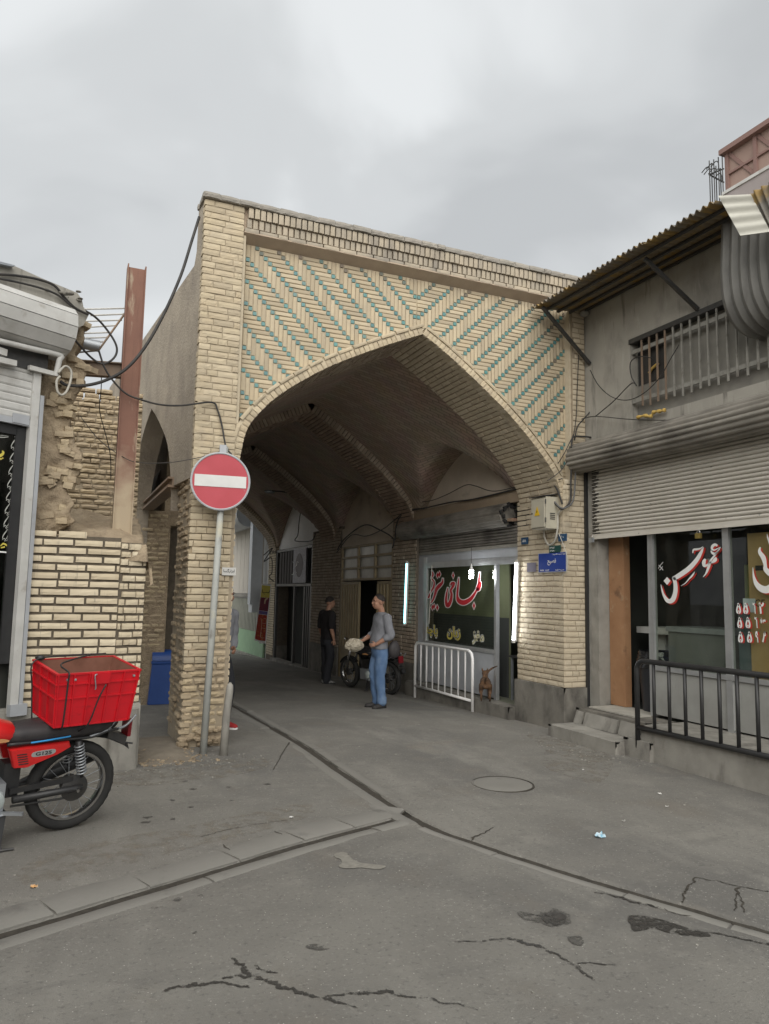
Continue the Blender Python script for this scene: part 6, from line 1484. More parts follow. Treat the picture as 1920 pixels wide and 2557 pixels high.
plate('street_sign', 'blue street name sign with white lettering on the right pier', (470, 1600), (1213, 2085), M['sign_blue'],
      [('فصیح', 0.0, 0.05, 0.30, 0.34, True), ('کوچه شهید غلامرضا', 0.52, 0.78, 0.44, 0.10, True), ('منطقه', 0.55, -0.78, 0.3, 0.09, True), ('ALLEY', -0.32, -0.78, 0.14, 0.08, False), ('FASIH', -0.70, -0.78, 0.13, 0.08, False)], 'street sign', border=M['white_metal'])
plate('house_number', 'small blue house number plate left of the meter box', (20, 1190), (195, 1350), M['plate_blue'], [('۵۸', 0, 0.05, 0.5, 0.45, False)], 'number plate')
plate('house_number', 'small blue house number plate above the street sign at right', (995, 1095), (1210, 1270), M['plate_blue'], [('۶۰', 0.05, 0.1, 0.4, 0.4, False)], 'number plate')
plate('meter_plate', 'small dark green number plate directly above the street sign', (755, 1405), (1050, 1575), pmat('plate_green', (0.02, 0.07, 0.06), None, 5, 0.5, 0), [('۲۲۹۸۲', -0.4, 0.4, 0.45, 0.25, False), ('۰۲۱۸۰', -0.4, -0.4, 0.5, 0.22, False)], 'number plate')
plate('faded_plate', 'faded purple square plate left of the street sign', (175, 1850), (400, 2080), pmat('plate_faded', (0.14, 0.13, 0.17), (0.18, 0.16, 0.20), 12, 0.7, 0.1), [], 'plate')
# --- beige gate shop
GT = thing('folding_gate', 'beige metal gate with upright slats and nine-pane transom in the passage', 'gate', (4.9, 7.0, -0.2))
M['beige'] = pmat('beige_gate_paint', (0.33, 0.265, 0.155), (0.27, 0.21, 0.125), 4, 0.6, 0.1, stains=[((0.10, 0.075, 0.05), 6, 0.58, 0.7, (2, 2, 0.6), 0.7)])
XGt = 4.90
for y in (5.54, 6.46, 7.42, 8.46):
    mb = MB(); mb.box((XGt - 0.03, y - 0.035, 1.92), (XGt + 0.04, y + 0.035, 2.68)); mb.build('transom_post', M['beige'], GT)
for z in (1.93, 2.18, 2.43, 2.67):
    mb = MB(); mb.box((XGt - 0.026, 5.5, z - 0.025), (XGt + 0.036, 8.5, z + 0.025)); mb.build('transom_rail', M['beige'], GT)
for i in range(3):
    for j in range(3):
        y0 = (5.575, 6.495, 7.455)[i]; y1 = (6.425, 7.385, 8.425)[i]; z0 = 1.955 + 0.25 * j
        mb = MB(); mb.box((XGt + 0.012, y0, z0), (XGt + 0.018, y1, z0 + 0.2))
        mb.build('pane', pmat('pane_%d%d' % (i, j), *(((0.7, 0.71, 0.69), (0.62, 0.63, 0.61)) if (i, j) == (1, 2) else ((0.36, 0.35, 0.31), (0.27, 0.265, 0.235))), 4, 0.4, 0), GT)
for y in (5.54, 8.46):
    mb = MB(); mb.box((XGt - 0.03, y - 0.04, -0.4), (XGt + 0.04, y + 0.04, 1.92)); mb.build('frame_post', M['beige'], GT)
for y0, y1 in ((5.58, 6.30), (7.32, 8.42)):
    lf = MB(); lf.box((XGt - 0.02, y0, -0.32), (XGt + 0.02, y1, 0.33)); lf.box((XGt - 0.025, y0, 0.33), (XGt + 0.025, y1, 0.40)); lf.box((XGt + 0.01, y0, 0.4), (XGt + 0.02, y1, 1.88)); lf.box((XGt - 0.022, y0, 1.82), (XGt + 0.02, y1, 1.88))
    leaf = lf.build('gate_leaf', M['beige'], GT)
    n = int((y1 - y0) / 0.15)
    for k in range(n + 1):
        y = y0 + 0.03 + (y1 - y0 - 0.06) * k / n; mb = MB(); mb.box((XGt - 0.035, y - 0.028, 0.40), (XGt + 0.01, y + 0.028, 1.82)); mb.build('slat', M['beige'], leaf)
mb = MB(); mb.box((5.3, 5.5, -0.5), (5.35, 8.5, 3.0)); mb.box((4.95, 5.45, 1.9), (5.3, 8.5, 1.95)); mb.build('dark_room', M['dark_in'], GT)
mb = MB(); rough_face(mb, (4.89, 8.52, 2.70), (0, -1, 0), EZ, (-1, 0, 0), 3.05, 0.42, 0.008, 14, 5, 1.5, 0.1); mb.build('plaster_band', M['plaster_in'], GT, auto=50)
mb = MB(); mb.box((4.87, 5.55, 2.72), (4.96, 5.6, 2.76)); mb.build('stub', M['rust_grey'], GT)
# --- black doorway with poster
BD = thing('black_doorway', 'black metal doorway with open dark door deep in the passage', 'door', (4.9, 12.4, -0.4))
XD = 4.90
for y in (10.68, 11.28, 12.22, 14.12):
    mb = MB(); mb.box((XD - 0.03, y - 0.04, -0.6), (XD + 0.04, y + 0.04, 2.85)); mb.build('frame_post', M['steel_dark'], BD)
for z in (1.82, 2.84):
    mb = MB(); mb.box((XD - 0.03, 10.64, z - 0.035), (XD + 0.04, 14.16, z + 0.035)); mb.build('frame_rail', M['steel_dark'], BD)
for k in range(6):
    y = 12.4 + 0.28 * k; mb = MB(); mb.box((XD, y - 0.1, 1.86), (XD + 0.03, y + 0.1, 2.80)); mb.build('board', pmat('brown_board', (0.06, 0.05, 0.045), None, 4, 0.7, 0.1), BD)
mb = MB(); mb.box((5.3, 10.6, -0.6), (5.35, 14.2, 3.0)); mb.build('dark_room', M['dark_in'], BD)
for k in range(3):
    y = 10.82 + 0.16 * k; mb = MB(); mb.box((XD - 0.01, y - 0.03, -0.5), (XD + 0.02, y + 0.03, 1.8)); mb.build('bar', M['steel_dark'], BD)
mb = MB(); mb.box((4.78, 10.62, -0.62), (5.0, 14.2, zg(4.8, 12.5) + 0.05)); mb.build('threshold', M['concrete'], BD)
PO = thing('memorial_poster', 'grey floral poster with a dark oval above the black doorway', 'poster', (4.84, 11.72, 1.88))
mb = MB(); mb.box((4.845, 11.14, 1.88), (4.855, 12.30, 2.83)); mb.build('sheet', pmat('grey_floral_print', (0.46, 0.45, 0.50), (0.30, 0.30, 0.34), 14, 0.6, 0.0, stains=[((0.6, 0.6, 0.64), 22, 0.55, 0.62, None, 0.7)]), PO)
mb = MB(); mb.lathe((4.841, 11.72, 2.36), (-1, 0, 0), [(0.0, 0.002), (0.33, 0.002), (0.33, 0.0)], 40)
mb.build('oval', pmat('oval_print', (0.07, 0.05, 0.065), (0.10, 0.08, 0.09), 9, 0.6, 0), PO)
mb = MB(); tP = lambda x, y: onX(*crop(630, 1380, 8.507)(x, y), 4.836)
strokes(mb, [[(835, 465, 8), (865, 460, 14), (885, 400, 6)], [(905, 285, 8), (935, 275, 14), (950, 180, 8)], [(850, 190, 6), (875, 215, 10)], [(965, 185, 6), (980, 215, 8)], [(920, 405, 6), (940, 430, 8)]], tP); stuff(mb.build('script', M['white_text'], PO, fix=False))
# --- banner at the far pier
cP = crop(560, 1200, 3.322)
BA = thing('hanging_banner', 'tall red and yellow paper banner hanging at the far end of the passage', 'banner', onY(*cP(330, 1350), 14.0))
tB = lambda x, y: onY(*crop(630, 1380, 8.507)(x, y), 14.02 + 0.0 * x)
def strip(q, mat_, nm, lift=0.0):
    P = [onY(*crop(630, 1380, 8.507)(*p), 14.02 - lift) for p in q]; mb = MB(); mb.prism(P, (0, 0.004, 0)); mb.build(nm, mat_, BA)
strip([(190, 660), (400, 680), (290, 1935), (140, 1925), (130, 1880), (45, 1870)], M['white_text'], 'paper')
strip([(205, 690), (385, 710), (365, 960), (175, 945)], M['yellow_text'], 'yellow_head', 0.006)
M['ban_red'] = pmat('banner_red', (0.36, 0.035, 0.02), (0.28, 0.05, 0.02), 9, 0.6, 0, stains=[((0.5, 0.22, 0.05), 14, 0.58, 0.64, None, 0.8)])
strip([(175, 948), (362, 962), (330, 1250), (140, 1225)], pmat('banner_maroon', (0.20, 0.03, 0.05), (0.14, 0.03, 0.05), 9, 0.6, 0), 'maroon_field', 0.006)
strip([(145, 1230), (325, 1255), (315, 1325), (135, 1300)], pmat('banner_blue', (0.06, 0.10, 0.30), (0.20, 0.08, 0.15), 20, 0.6, 0), 'blue_band', 0.006)
strip([(130, 1305), (312, 1330), (275, 1880), (140, 1865), (55, 1830)], M['ban_red'], 'red_field', 0.006)
mb = MB(); tb_ = lambda x, y: onY(*crop(630, 1380, 8.507)(x, y), 14.008)
strokes(mb, [[(215, 780, 8), (225, 850, 14), (290, 845, 12), (350, 850, 16), (375, 790, 8)], [(240, 880, 8), (260, 885, 8)]], tb_); stuff(mb.build('black_script', M['black_text'], BA, fix=False))
mb = MB(); strokes(mb, [[(180, 1390, 6), (200, 1480, 8), (190, 1620, 8), (165, 1790, 6)], [(240, 1400, 6), (290, 1410, 6), (285, 1500, 6), (210, 1495, 6)], [(200, 1600, 6), (280, 1610, 6)], [(190, 1690, 6), (180, 1800, 6), (260, 1810, 6)], [(330, 970, 30), (280, 1000, 34), (260, 1090, 24)]], tb_); stuff(mb.build('pale_script', pmat('pale_print', (0.6, 0.45, 0.30), None, 5, 0.6, 0), BA, fix=False))
# --- street beyond the passage
FH = thing('far_street_house', 'grey boarded house front seen through the far end of the passage', 'house', (4.9, 19.0, -0.5))
M['boards'] = pmat('grey_boards', (0.62, 0.58, 0.51), (0.52, 0.485, 0.425), 3, 0.8, 0.2, stretch=(4, 4, 0.4))
mb = MB(); mb.box((4.95, 15.0, -1), (5.6, 40, 7.0)); mb.build('wall', M['plaster_white'], FH)
for k in range(14):
    y = 16.0 + k * 0.62; mb = MB(); mb.box((4.88, y, 1.55), (4.94, y + 0.59, 4.3)); mb.build('board', M['boards'], FH)
mb = MB(); mb.box((4.80, 15.2, 1.42), (4.95, 30, 1.54)); mb.build('ledge', M['concrete'], FH)
FG = thing('street_gate', 'grey-green corrugated metal gate beyond the far arch', 'gate', (4.9, 17.5, -0.5))
mb = MB(); mb.box((4.86, 15.4, -0.9), (4.92, 26, 0.30)); mb.build('lower_panel', pmat('gate_green', (0.30, 0.46, 0.29), (0.25, 0.40, 0.25), 4, 0.6, 0.1), FG)
for k in range(36):
    y = 15.45 + k * 0.2; mb = MB(); mb.box((4.85, y, 0.31), (4.9, y + 0.12, 1.38)); mb.build('slat', pmat('gate_grey', (0.36, 0.37, 0.31), (0.30, 0.305, 0.26), 5, 0.6, 0.1) if k == 0 else bpy.data.materials['gate_grey'], FG)
mb = MB(); mb.box((4.7, 15.2, -0.9), (4.86, 30, zg(4.8, 18) + 0.06)); mb.build('kerb', M['concrete'], FG)
pA = onX(*crop(560, 850, 3.322)(200, 1400), 4.5)
mb = MB(); mb.lathe((4.45, 16.2, 4.15), (0, 1, 0), [(0.0, 0), (0.42, 0), (0.45, 0.6), (0.45, 4.0)], 22); tag(mb.build('round_duct', M['galv'], None, auto=40), 'fat galvanised duct under the far arch', 'duct')
mb = MB(); mb.box((4.45, 15.6, 1.2), (4.80, 15.95, 3.9)); mb.box((4.50, 15.55, 0.95), (4.85, 16.0, 1.2)); tag(mb.build('square_duct', pmat('pale_duct', (0.68, 0.72, 0.76), (0.6, 0.64, 0.68), 4, 0.5, 0.05), None), 'pale square duct running down beyond the far arch', 'duct')
mb = MB(); mb.tube([(4.72, 22.0, -0.5), (4.72, 22.0, 3.5)], 0.06, 10); tag(mb.build('drain_pipe', M['white_metal'], None, smooth=True), 'thin white drain pipe on the far street wall', 'pipe')
FW = thing('far_house', 'pale house closing the view beyond the far end of the passage', 'house', (1.0, 42, 0))
mb = MB(); mb.box((-12, 42, -2), (5.0, 46, 6.0)); mb.build('wall', M['boards'], FW)
mb = MB(); mb.box((-1.5, 41.95, -2), (1.0, 42.0, 1.6)); mb.build('door', M['grey_metal'], FW)
# goods seen through the side opening
def sideray(px, py, y): return onY(*crop(0, 1250, 2.458)(px, py), y)
g0, g1 = sideray(992, 790, 7.2), sideray(1068, 530, 7.2)
CS = thing('stacked_mats', 'pile of red and white striped mats inside the side opening', 'mats', (g0[0] + 0.12, 7.4, g0[2]))
n = 9
for k in range(n):
    z = g0[2] + (g1[2] - g0[2]) * k / n; mb = MB(); mb.box((g0[0] - 0.02, 7.2, z), (g0[0] + 0.5, 7.6, z + (g1[2] - g0[2]) / n * 0.93)); mb.build('mat', M['white_text'] if k % 2 == 0 else pmat('mat_red', (0.33, 0.05, 0.05), None, 5, 0.8, 0) if k == 1 else (M['white_text'] if k % 2 == 0 else bpy.data.materials['mat_red']), CS)
b0 = sideray(965, 975, 7.2)
mb = MB(); mb.box((b0[0] - 0.05, 7.15, b0[2]), (b0[0] + 0.55, 7.65, g0[2] - 0.005)); tag(mb.build('carton', M['card'], None), 'brown carton under the striped mats inside the side opening', 'carton')
mb = MB(); mb.box((b0[0] - 0.1, 7.1, -0.6), (b0[0] + 0.6, 7.7, b0[2] - 0.003)); tag(mb.build('crate_stand', M['dark_in'], None), 'dark stand carrying the brown carton inside the side opening', 'stand')
bc = onZ(*crop(380, 1500, 5.27)(140, 1330), -0.04)
BB = thing('blue_bin', 'blue plastic swing-lid bin in the side opening behind the pier', 'bin', (bc[0], bc[1], -0.05))
mb = MB(); bx, by = bc[0], bc[1] + 0.2
def bring(w, d, z): return [(bx - w, by - d, z), (bx + w, by - d, z), (bx + w, by + d, z), (bx - w, by + d, z)]
mb.loft([bring(0.215, 0.18, -0.08), bring(0.175, 0.15, 0.50), bring(0.185, 0.16, 0.52), bring(0.185, 0.16, 0.55)]); mb.build('tub', pmat('blue_plastic', (0.02, 0.07, 0.27), (0.015, 0.055, 0.22), 5, 0.4, 0.05, spec=0.5), BB)
mb = MB(); mb.loft([[(bx + s * 0.175, by + math.cos(a) * 0.15, 0.555 + 0.16 * math.sin(a)) for a in np.linspace(0, math.pi, 10)] for s in (-1, -0.6, 0.6, 1)]); mb.build('lid', bpy.data.materials['blue_plastic'], BB, auto=40)

# ------------------------------------------------------------------ motorcycles
def motorcycle(name, label, loc, ang, paint, lean=0.0):
    R_ = Matrix.Translation(Vector([float(q) for q in loc])) @ Matrix.Rotation(ang, 4, 'Z') @ Matrix.Rotation(lean, 4, 'X')
    t_ = bpy.data.objects.new(name, None); link(t_, None, R_); tag(t_, label, 'motorcycle')
    t_.empty_display_size = 0.1
    def B(mb, nm, mt, parent=None, **k):             # parts are drawn in the machine's own frame
        o = mb.build(nm, mt, None, **k); o.parent = parent or t_; WM[o.name] = R_.copy(); return o
    def wheel(cx, r=0.298, lean=0.0):
        c_ = V(cx, 0, r); ax = (0, 1, 0)
        mb = MB(); n = 72; rings = []
        for j in range(n):
            a = 2 * math.pi * j / n; u = V(math.cos(a), 0, math.sin(a)); tr = 0.004 * (j % 2)
            rings.append([c_ + u * rr + V(0, w, 0) for rr, w in ((0.226, -0.020), (0.240, -0.034), (0.262, -0.043), (0.284 + tr, -0.036), (0.296 + tr * 0.5, -0.016), (r + tr * 0.5, 0.0), (0.296 + tr * 0.5, 0.016), (0.284 + tr, 0.036), (0.262, 0.043), (0.240, 0.034), (0.226, 0.020))])
        rings.append(rings[0]); mb.loft(rings, cap=False)
        tyre = B(mb, 'tyre', M['rubber'], auto=50)
        mb = MB(); mb.lathe(c_, ax, [(0.205, -0.012), (0.214, -0.030), (0.230, -0.032), (0.232, -0.026), (0.222, -0.018), (0.222, 0.018), (0.232, 0.026), (0.230, 0.032), (0.214, 0.030), (0.205, 0.012), (0.205, -0.012)], 48); B(mb, 'rim', M['chrome'], auto=40)
        mb = MB(); mb.lathe(c_, ax, [(0.0, -0.075), (0.018, -0.075), (0.02, -0.055), (0.066, -0.052), (0.070, -0.03), (0.060, -0.028), (0.060, 0.04), (0.0, 0.04)], 24); B(mb, 'hub', M['steel_dark'], auto=40)
        mb = MB()
        for k in range(18):
            a = 2 * math.pi * k / 18; b = a + (0.30 if k % 2 else -0.30); s = -0.026 if k % 4 < 2 else 0.026
            mb.tube([c_ + V(0.058 * math.cos(b), s, 0.058 * math.sin(b)), c_ + V(0.21 * math.cos(a), 0, 0.21 * math.sin(a))], 0.0022, 5)
        stuff(B(mb, 'spokes', M['galv']))
        return c_
    rw = wheel(0.0)
    # swing arm, chain guard, sprocket
    for s in (-0.085, 0.085):
        mb = MB(); mb.tube([(-0.40, s, 0.295), (0.0, s, 0.300), (0.045, s, 0.300)], [0.024, 0.022, 0.018], 10); B(mb, 'swing_arm', M['black'], smooth=True)
    mb = MB(); mb.bar((-0.42, -0.065, 0.345), (-0.02, -0.065, 0.365), 0.02, 0.035); B(mb, 'chain_guard', M['black'])
    mb = MB(); mb.tube([(-0.40, -0.06, 0.245), (-0.06, -0.06, 0.235)], 0.007, 6); B(mb, 'chain', M['steel_dark'])
    mb = MB(); mb.lathe((0, -0.062, 0.298), (0, -1, 0), [(0.0, 0.0), (0.085, 0.0), (0.09, 0.004), (0.085, 0.008), (0.0, 0.008)], 26); B(mb, 'sprocket', M['steel_dark'], auto=40)
    mb = MB(); mb.lathe((0, -0.10, 0.298), (0, -1, 0), [(0.0, 0.03), (0.011, 0.03), (0.011, 0.0), (0.016, 0.0), (0.016, -0.02)], 10); B(mb, 'axle_nut', M['chrome'], auto=40)
    # shocks
    for s in (-0.115, 0.115):
        a, b = V(-0.035, s, 0.635), V(0.020, s, 0.385); d = b - a; u_ = unit(d); e1 = unit(np.cross(u_, (0, 1, 0))); e2 = np.cross(u_, e1)
        sh = MB(); sh.tube([a, a + d * 0.5], 0.022, 10); sh.tube([a + d * 0.5, b], 0.012, 8); so = B(sh, 'shock_absorber', M['black'], smooth=True)
        mb = MB(); mb.tube([a + d * (0.10 + 0.82 * k / 110) + 0.030 * (e1 * math.cos(k * 0.57) + e2 * math.sin(k * 0.57)) for k in range(111)], 0.0048, 6); B(mb, 'coil_spring', M['galv'], so, smooth=True)
    # frame tubes, rear rack, mudguard
    for s in (-0.10, 0.10):
        mb = MB(); mb.tube(catmull([(-0.48, s, 0.66), (-0.2, s, 0.655), (0.05, s, 0.645), (0.17, s, 0.675), (0.24, s, 0.68)], 4), 0.011, 8); B(mb, 'frame_tube', M['black'], smooth=True)
        mb = MB(); mb.tube(catmull([(0.02, s, 0.64), (0.14, s, 0.675), (0.26, s, 0.685), (0.31, s, 0.71), (0.36, s, 0.765)], 4), 0.009, 8); B(mb, 'rack_tube', M['galv'], smooth=True)
        mb = MB(); mb.tube([(0.16, s, 0.675), (0.23, s, 0.755)], 0.008, 8); B(mb, 'rack_strut', M['galv'], smooth=True)
    mb = MB(); rings = []
    for k in range(15):
        a = math.radians(104 - 5.2 * k); rr = 0.345 + 0.10 * (k / 14) ** 2
        rings.append([V(rr * math.cos(a), 0, 0.298 + rr * math.sin(a)) + V(math.cos(a) * -abs(w) * 0.35, w, -abs(w) * 0.35) for w in (-0.06, -0.045, -0.02, 0, 0.02, 0.045, 0.06)])
    mb.loft(rings, closed=False, cap=False); B(mb, 'rear_mudguard', M['black'], smooth=True)
    mb = MB(); mb.loft([[(0.20, -0.05, 0.66), (0.20, 0.05, 0.66), (0.20, 0.05, 0.60), (0.20, -0.05, 0.60)], [(0.34, -0.055, 0.60), (0.34, 0.055, 0.60), (0.33, 0.055, 0.535), (0.33, -0.055, 0.535)]]); B(mb, 'tail_bracket', M['steel_dark'])
    mb = MB(); mb.obox((0.35, -0.01, 0.66), (0.012, 0, 0), (0, 0.05, 0), (0, 0, 0.06)); B(mb, 'tail_lamp', pmat('tail_lamp_red', (0.18, 0.01, 0.015), None, 5, 0.3, 0, spec=0.5) if 'tail_lamp_red' not in bpy.data.materials else bpy.data.materials['tail_lamp_red'])
    mb = MB(); mb.tube([(0.33, -0.02, 0.55), (0.40, -0.03, 0.535)], 0.006, 6); B(mb, 'indicator_stalk', M['black'])
    # seat, tank, side panel
    mb = MB(); rings = []
    for x, w, zt, zb in ((-0.48, 0.085, 0.735, 0.66), (-0.40, 0.105, 0.752, 0.655), (-0.25, 0.12, 0.757, 0.655), (-0.05, 0.125, 0.765, 0.66), (0.12, 0.12, 0.775, 0.67), (0.22, 0.10, 0.77, 0.69), (0.25, 0.07, 0.745, 0.70)):
        rings.append([(x, w * c1, (zt + zb) / 2 + (zt - zb) / 2 * c2) for c1, c2 in ((-0.9, -1), (-1.02, -0.4), (-1.0, 0.4), (-0.8, 0.92), (0, 1.08), (0.8, 0.92), (1.0, 0.4), (1.02, -0.4), (0.9, -1))])
    mb.loft(rings); seat = B(mb, 'seat', M['seat'], smooth=True)
    mb = MB(); mb.tube([(-0.345, -0.118, 0.662), (-0.25, -0.127, 0.668), (-0.10, -0.130, 0.678)], 0.0055, 6); B(mb, 'blue_trim', bpy.data.materials.get('blue_trim') or pmat('blue_trim', (0.03, 0.28, 0.62), None, 5, 0.35, 0), seat)
    mb = MB(); rings = []
    for x, w, zt, zb in ((-0.40, 0.05, 0.72, 0.66), (-0.44, 0.09, 0.775, 0.64), (-0.55, 0.125, 0.815, 0.635), (-0.75, 0.14, 0.845, 0.635), (-0.92, 0.115, 0.83, 0.66), (-0.99, 0.06, 0.79, 0.70)):
        rings.append([(x, w * math.cos(a), (zt + zb) / 2 + (zt - zb) / 2 * math.sin(a)) for a in np.linspace(0, 2 * math.pi, 15)[:-1]])
    mb.loft(rings); tank = B(mb, 'fuel_tank', paint, smooth=True)
    mb = MB(); strokes(mb, [[(-0.64, 0.695, 0.014), (-0.58, 0.702, 0.026), (-0.52, 0.698, 0.024), (-0.48, 0.692, 0.010)]], lambda x, z: (x, -0.1335 + 0.10 * max(0, x + 0.60), z)); B(mb, 'tank_badge', bpy.data.materials.get('badge_orange') or pmat('badge_orange', (0.55, 0.28, 0.12), None, 5, 0.4, 0), tank)
    mb = MB(); pts = [(-0.47, 0.632), (-0.10, 0.640), (-0.085, 0.605), (-0.16, 0.568), (-0.36, 0.505), (-0.43, 0.512)]
    mb.loft([[(x * s + (1 - s) * -0.28, -y, z * s + (1 - s) * 0.585) for x, z in pts] for y, s in ((0.08, 1.0), (0.118, 1.0), (0.130, 0.93))]); pnl = B(mb, 'side_panel', paint, auto=50)
    for k in range(5):
        mb = MB(); z = 0.598 - 0.0155 * k; x0 = -0.425 + 0.004 * k; mb.obox((x0 + 0.03, -0.1305, z), (0.030, 0, 0), (0, 0.002, 0), (0, 0, 0.0032)); B(mb, 'vent_slot', M['black'], pnl)
    mb = MB(); ring = [(-0.262 + 0.076 * (abs(math.cos(a)) ** 0.5) * (1 if math.cos(a) > 0 else -1), -0.1315, 0.590 + 0.0185 * (abs(math.sin(a)) ** 0.7) * (1 if math.sin(a) > 0 else -1) + 0.05 * 0.076 * math.cos(a)) for a in np.linspace(0, 2 * math.pi, 25)[:-1]]
    mb.prism(ring, (0, 0.003, 0)); bd = B(mb, 'badge', M['alu'], pnl)
    tx = lettering('G125', (-0.262, -0.134, 0.590), (1, 0, 0), EZ, 0.10, M['black_text'], 'badge_lettering', None, height=0.022, bold=0.02, fa=False); tx.parent = bd
    for s in (0.118,):
        mb = MB(); mb.loft([[(x, y, z) for x, z in pts] for y in (0.08, s)]); B(mb, 'side_panel', paint)
    # engine, exhaust, footpeg, stands
    mb = MB(); mb.box((-0.78, -0.11, 0.22), (-0.46, 0.11, 0.42)); eng = B(mb, 'engine', M['galv'])
    mb = MB(); mb.lathe((-0.53, -0.11, 0.315), (0, -1, 0), [(0.0, 0.028), (0.055, 0.027), (0.066, 0.02), (0.072, 0.0)], 26); B(mb, 'engine_cover', bpy.data.materials.get('engine_cover') or pmat('engine_cover', (0.45, 0.50, 0.49), (0.38, 0.42, 0.41), 6, 0.45, 0.05), eng, auto=40)
    mb = MB()
    for k in range(7): mb.box((-0.76, -0.10, 0.43 + 0.022 * k), (-0.56, 0.10, 0.440 + 0.022 * k))
    stuff(B(mb, 'cooling_fins', M['steel_dark'], eng))
    mb = MB(); mb.tube([(-0.7, 0.12, 0.26), (-0.35, 0.15, 0.27), (-0.12, 0.15, 0.33), (0.22, 0.155, 0.43)], [0.02, 0.022, 0.048, 0.050], 14); B(mb, 'muffler', M['black'], auto=40)
    mb = MB(); mb.bar((-0.50, -0.10, 0.235), (-0.37, -0.20, 0.245), 0.022, 0.018); B(mb, 'footpeg', M['galv'])
    mb = MB(); mb.tube([(-0.55, -0.14, 0.225), (-0.40, -0.13, 0.235)], 0.007, 6); B(mb, 'gear_lever', M['galv'])
    mb = MB(); mb.loft([[(-0.54, -0.12, 0.24), (-0.44, -0.12, 0.24), (-0.44, -0.06, 0.24), (-0.54, -0.06, 0.24)], [(-0.51, -0.19, 0.06), (-0.475, -0.19, 0.06), (-0.475, -0.16, 0.06), (-0.51, -0.16, 0.06)], [(-0.52, -0.215, 0.036), (-0.46, -0.215, 0.036), (-0.46, -0.17, 0.030), (-0.52, -0.17, 0.030)]]); stn = B(mb, 'centre_stand', M['black'])
    mb = MB(); mb.tube([(-0.50, -0.20, 0.042), (-0.41, -0.225, 0.046)], 0.008, 6); B(mb, 'stand_foot', M['steel_dark'], stn)
    mb = MB(); mb.box((-0.46, -0.05, 0.30), (-0.36, 0.05, 0.52)); B(mb, 'air_box', M['black'])
    # front end
    fw = wheel(-1.27)
    for s in (-0.09, 0.09):
        mb = MB(); mb.tube([(-1.27, s, 0.298), (-1.06, s, 0.86)], [0.026, 0.02], 10); B(mb, 'fork', M['chrome'], smooth=True)
    mb = MB(); mb.tube(catmull([(-0.86, -0.36, 0.98), (-1.0, -0.28, 1.0), (-1.04, -0.1, 0.93), (-1.04, 0.1, 0.93), (-1.0, 0.28, 1.0), (-0.86, 0.36, 0.98)], 5), 0.011, 8); B(mb, 'handlebar', M['chrome'], smooth=True)
    mb = MB(); mb.lathe((-1.08, 0, 0.82), (-1, 0, 0), [(0.0, -0.1), (0.06, -0.09), (0.085, 0.0), (0.085, 0.03), (0.0, 0.04)], 20); B(mb, 'headlamp', M['chrome'], auto=40)
    mb = MB(); rings = []
    for k in range(13):
        a = math.radians(150 - 9 * k); rings.append([V(-1.27 + 0.325 * math.cos(a), 0, 0.298 + 0.325 * math.sin(a)) + V(0, w, -abs(w) * 0.4) for w in (-0.05, -0.02, 0.02, 0.05)])
    mb.loft(rings, closed=False, cap=False); B(mb, 'front_mudguard', paint, smooth=True)
    mb = MB(); mb.tube([(-0.98, 0, 0.8), (-0.88, 0, 0.5), (-0.75, 0, 0.22), (-0.45, 0, 0.20)], 0.018, 8); B(mb, 'down_tube', M['black'], smooth=True)
    mb = MB(); mb.tube([(-0.98, 0, 0.78), (-0.4, 0, 0.64)], 0.02, 8); B(mb, 'top_tube', M['black'], smooth=True)
    return t_, R_
bk = onZ(161, 2069, 0.0)
BANG = math.radians(22)
bike, BM = motorcycle('motorcycle', 'red motorcycle with G125 badge parked at the left edge', (bk[0], bk[1], gz(bk[0], bk[1]) + 0.002), BANG, M['red_paint'], math.radians(9))

# red crate on the rack
cx0, cx1, hw, z0, z1 = -0.265, 0.285, 0.20, 0.762, 1.115
CR_ = bpy.data.objects.new('plastic_crate', None); link(CR_, None, BM @ Matrix.Translation(Vector((0.25, 0, z0)))); tag(CR_, 'big open red plastic crate strapped on the motorcycle rack', 'crate'); CR_.empty_display_size = 0.1
def CB(mb, nm, mt, parent=None, **k):
    for i in range(len(mb.v)): mb.v[i] = (mb.v[i][0] - 0.25, mb.v[i][1], mb.v[i][2] - z0)
    o = mb.build(nm, mt, None, **k); o.parent = parent or CR_; WM[o.name] = BM.copy(); return o
mx_, my_ = (cx0 + cx1) / 2, 0.0; hl = (cx1 - cx0) / 2
def cr_ring(s, z): return [(mx_ - hl * s, -hw * s, z), (mx_ + hl * s, -hw * s, z), (mx_ + hl * s, hw * s, z), (mx_ - hl * s, hw * s, z)]
mb = MB(); mb.loft([cr_ring(0.90, z0), cr_ring(0.955, z0 + 0.17), cr_ring(1.0, z1)], cap=False); mb.loft([cr_ring(0.88, z0 + 0.012), cr_ring(0.935, z0 + 0.17), cr_ring(0.975, z1)], cap=False); mb.add(cr_ring(0.90, z0), [(0, 1, 2, 3)])
shell = CB(mb, 'crate_shell', M['crate_red'], fix=False)
mb = MB(); mb.add(cr_ring(0.88, z0 + 0.014), [(0, 1, 2, 3)]); mb.loft([cr_ring(0.876, z0 + 0.013), cr_ring(0.931, z0 + 0.17), cr_ring(0.970, z1 - 0.004)], cap=False); CB(mb, 'inside', M['crate_in'], fix=False)
def hoop(z, s, h, dpt, nm):
    mb = MB(); mb.loft([cr_ring(s, z), cr_ring(s + dpt, z), cr_ring(s + dpt, z + h), cr_ring(s, z + h)], cap=False); return CB(mb, nm, M['crate_red'], fix=False)
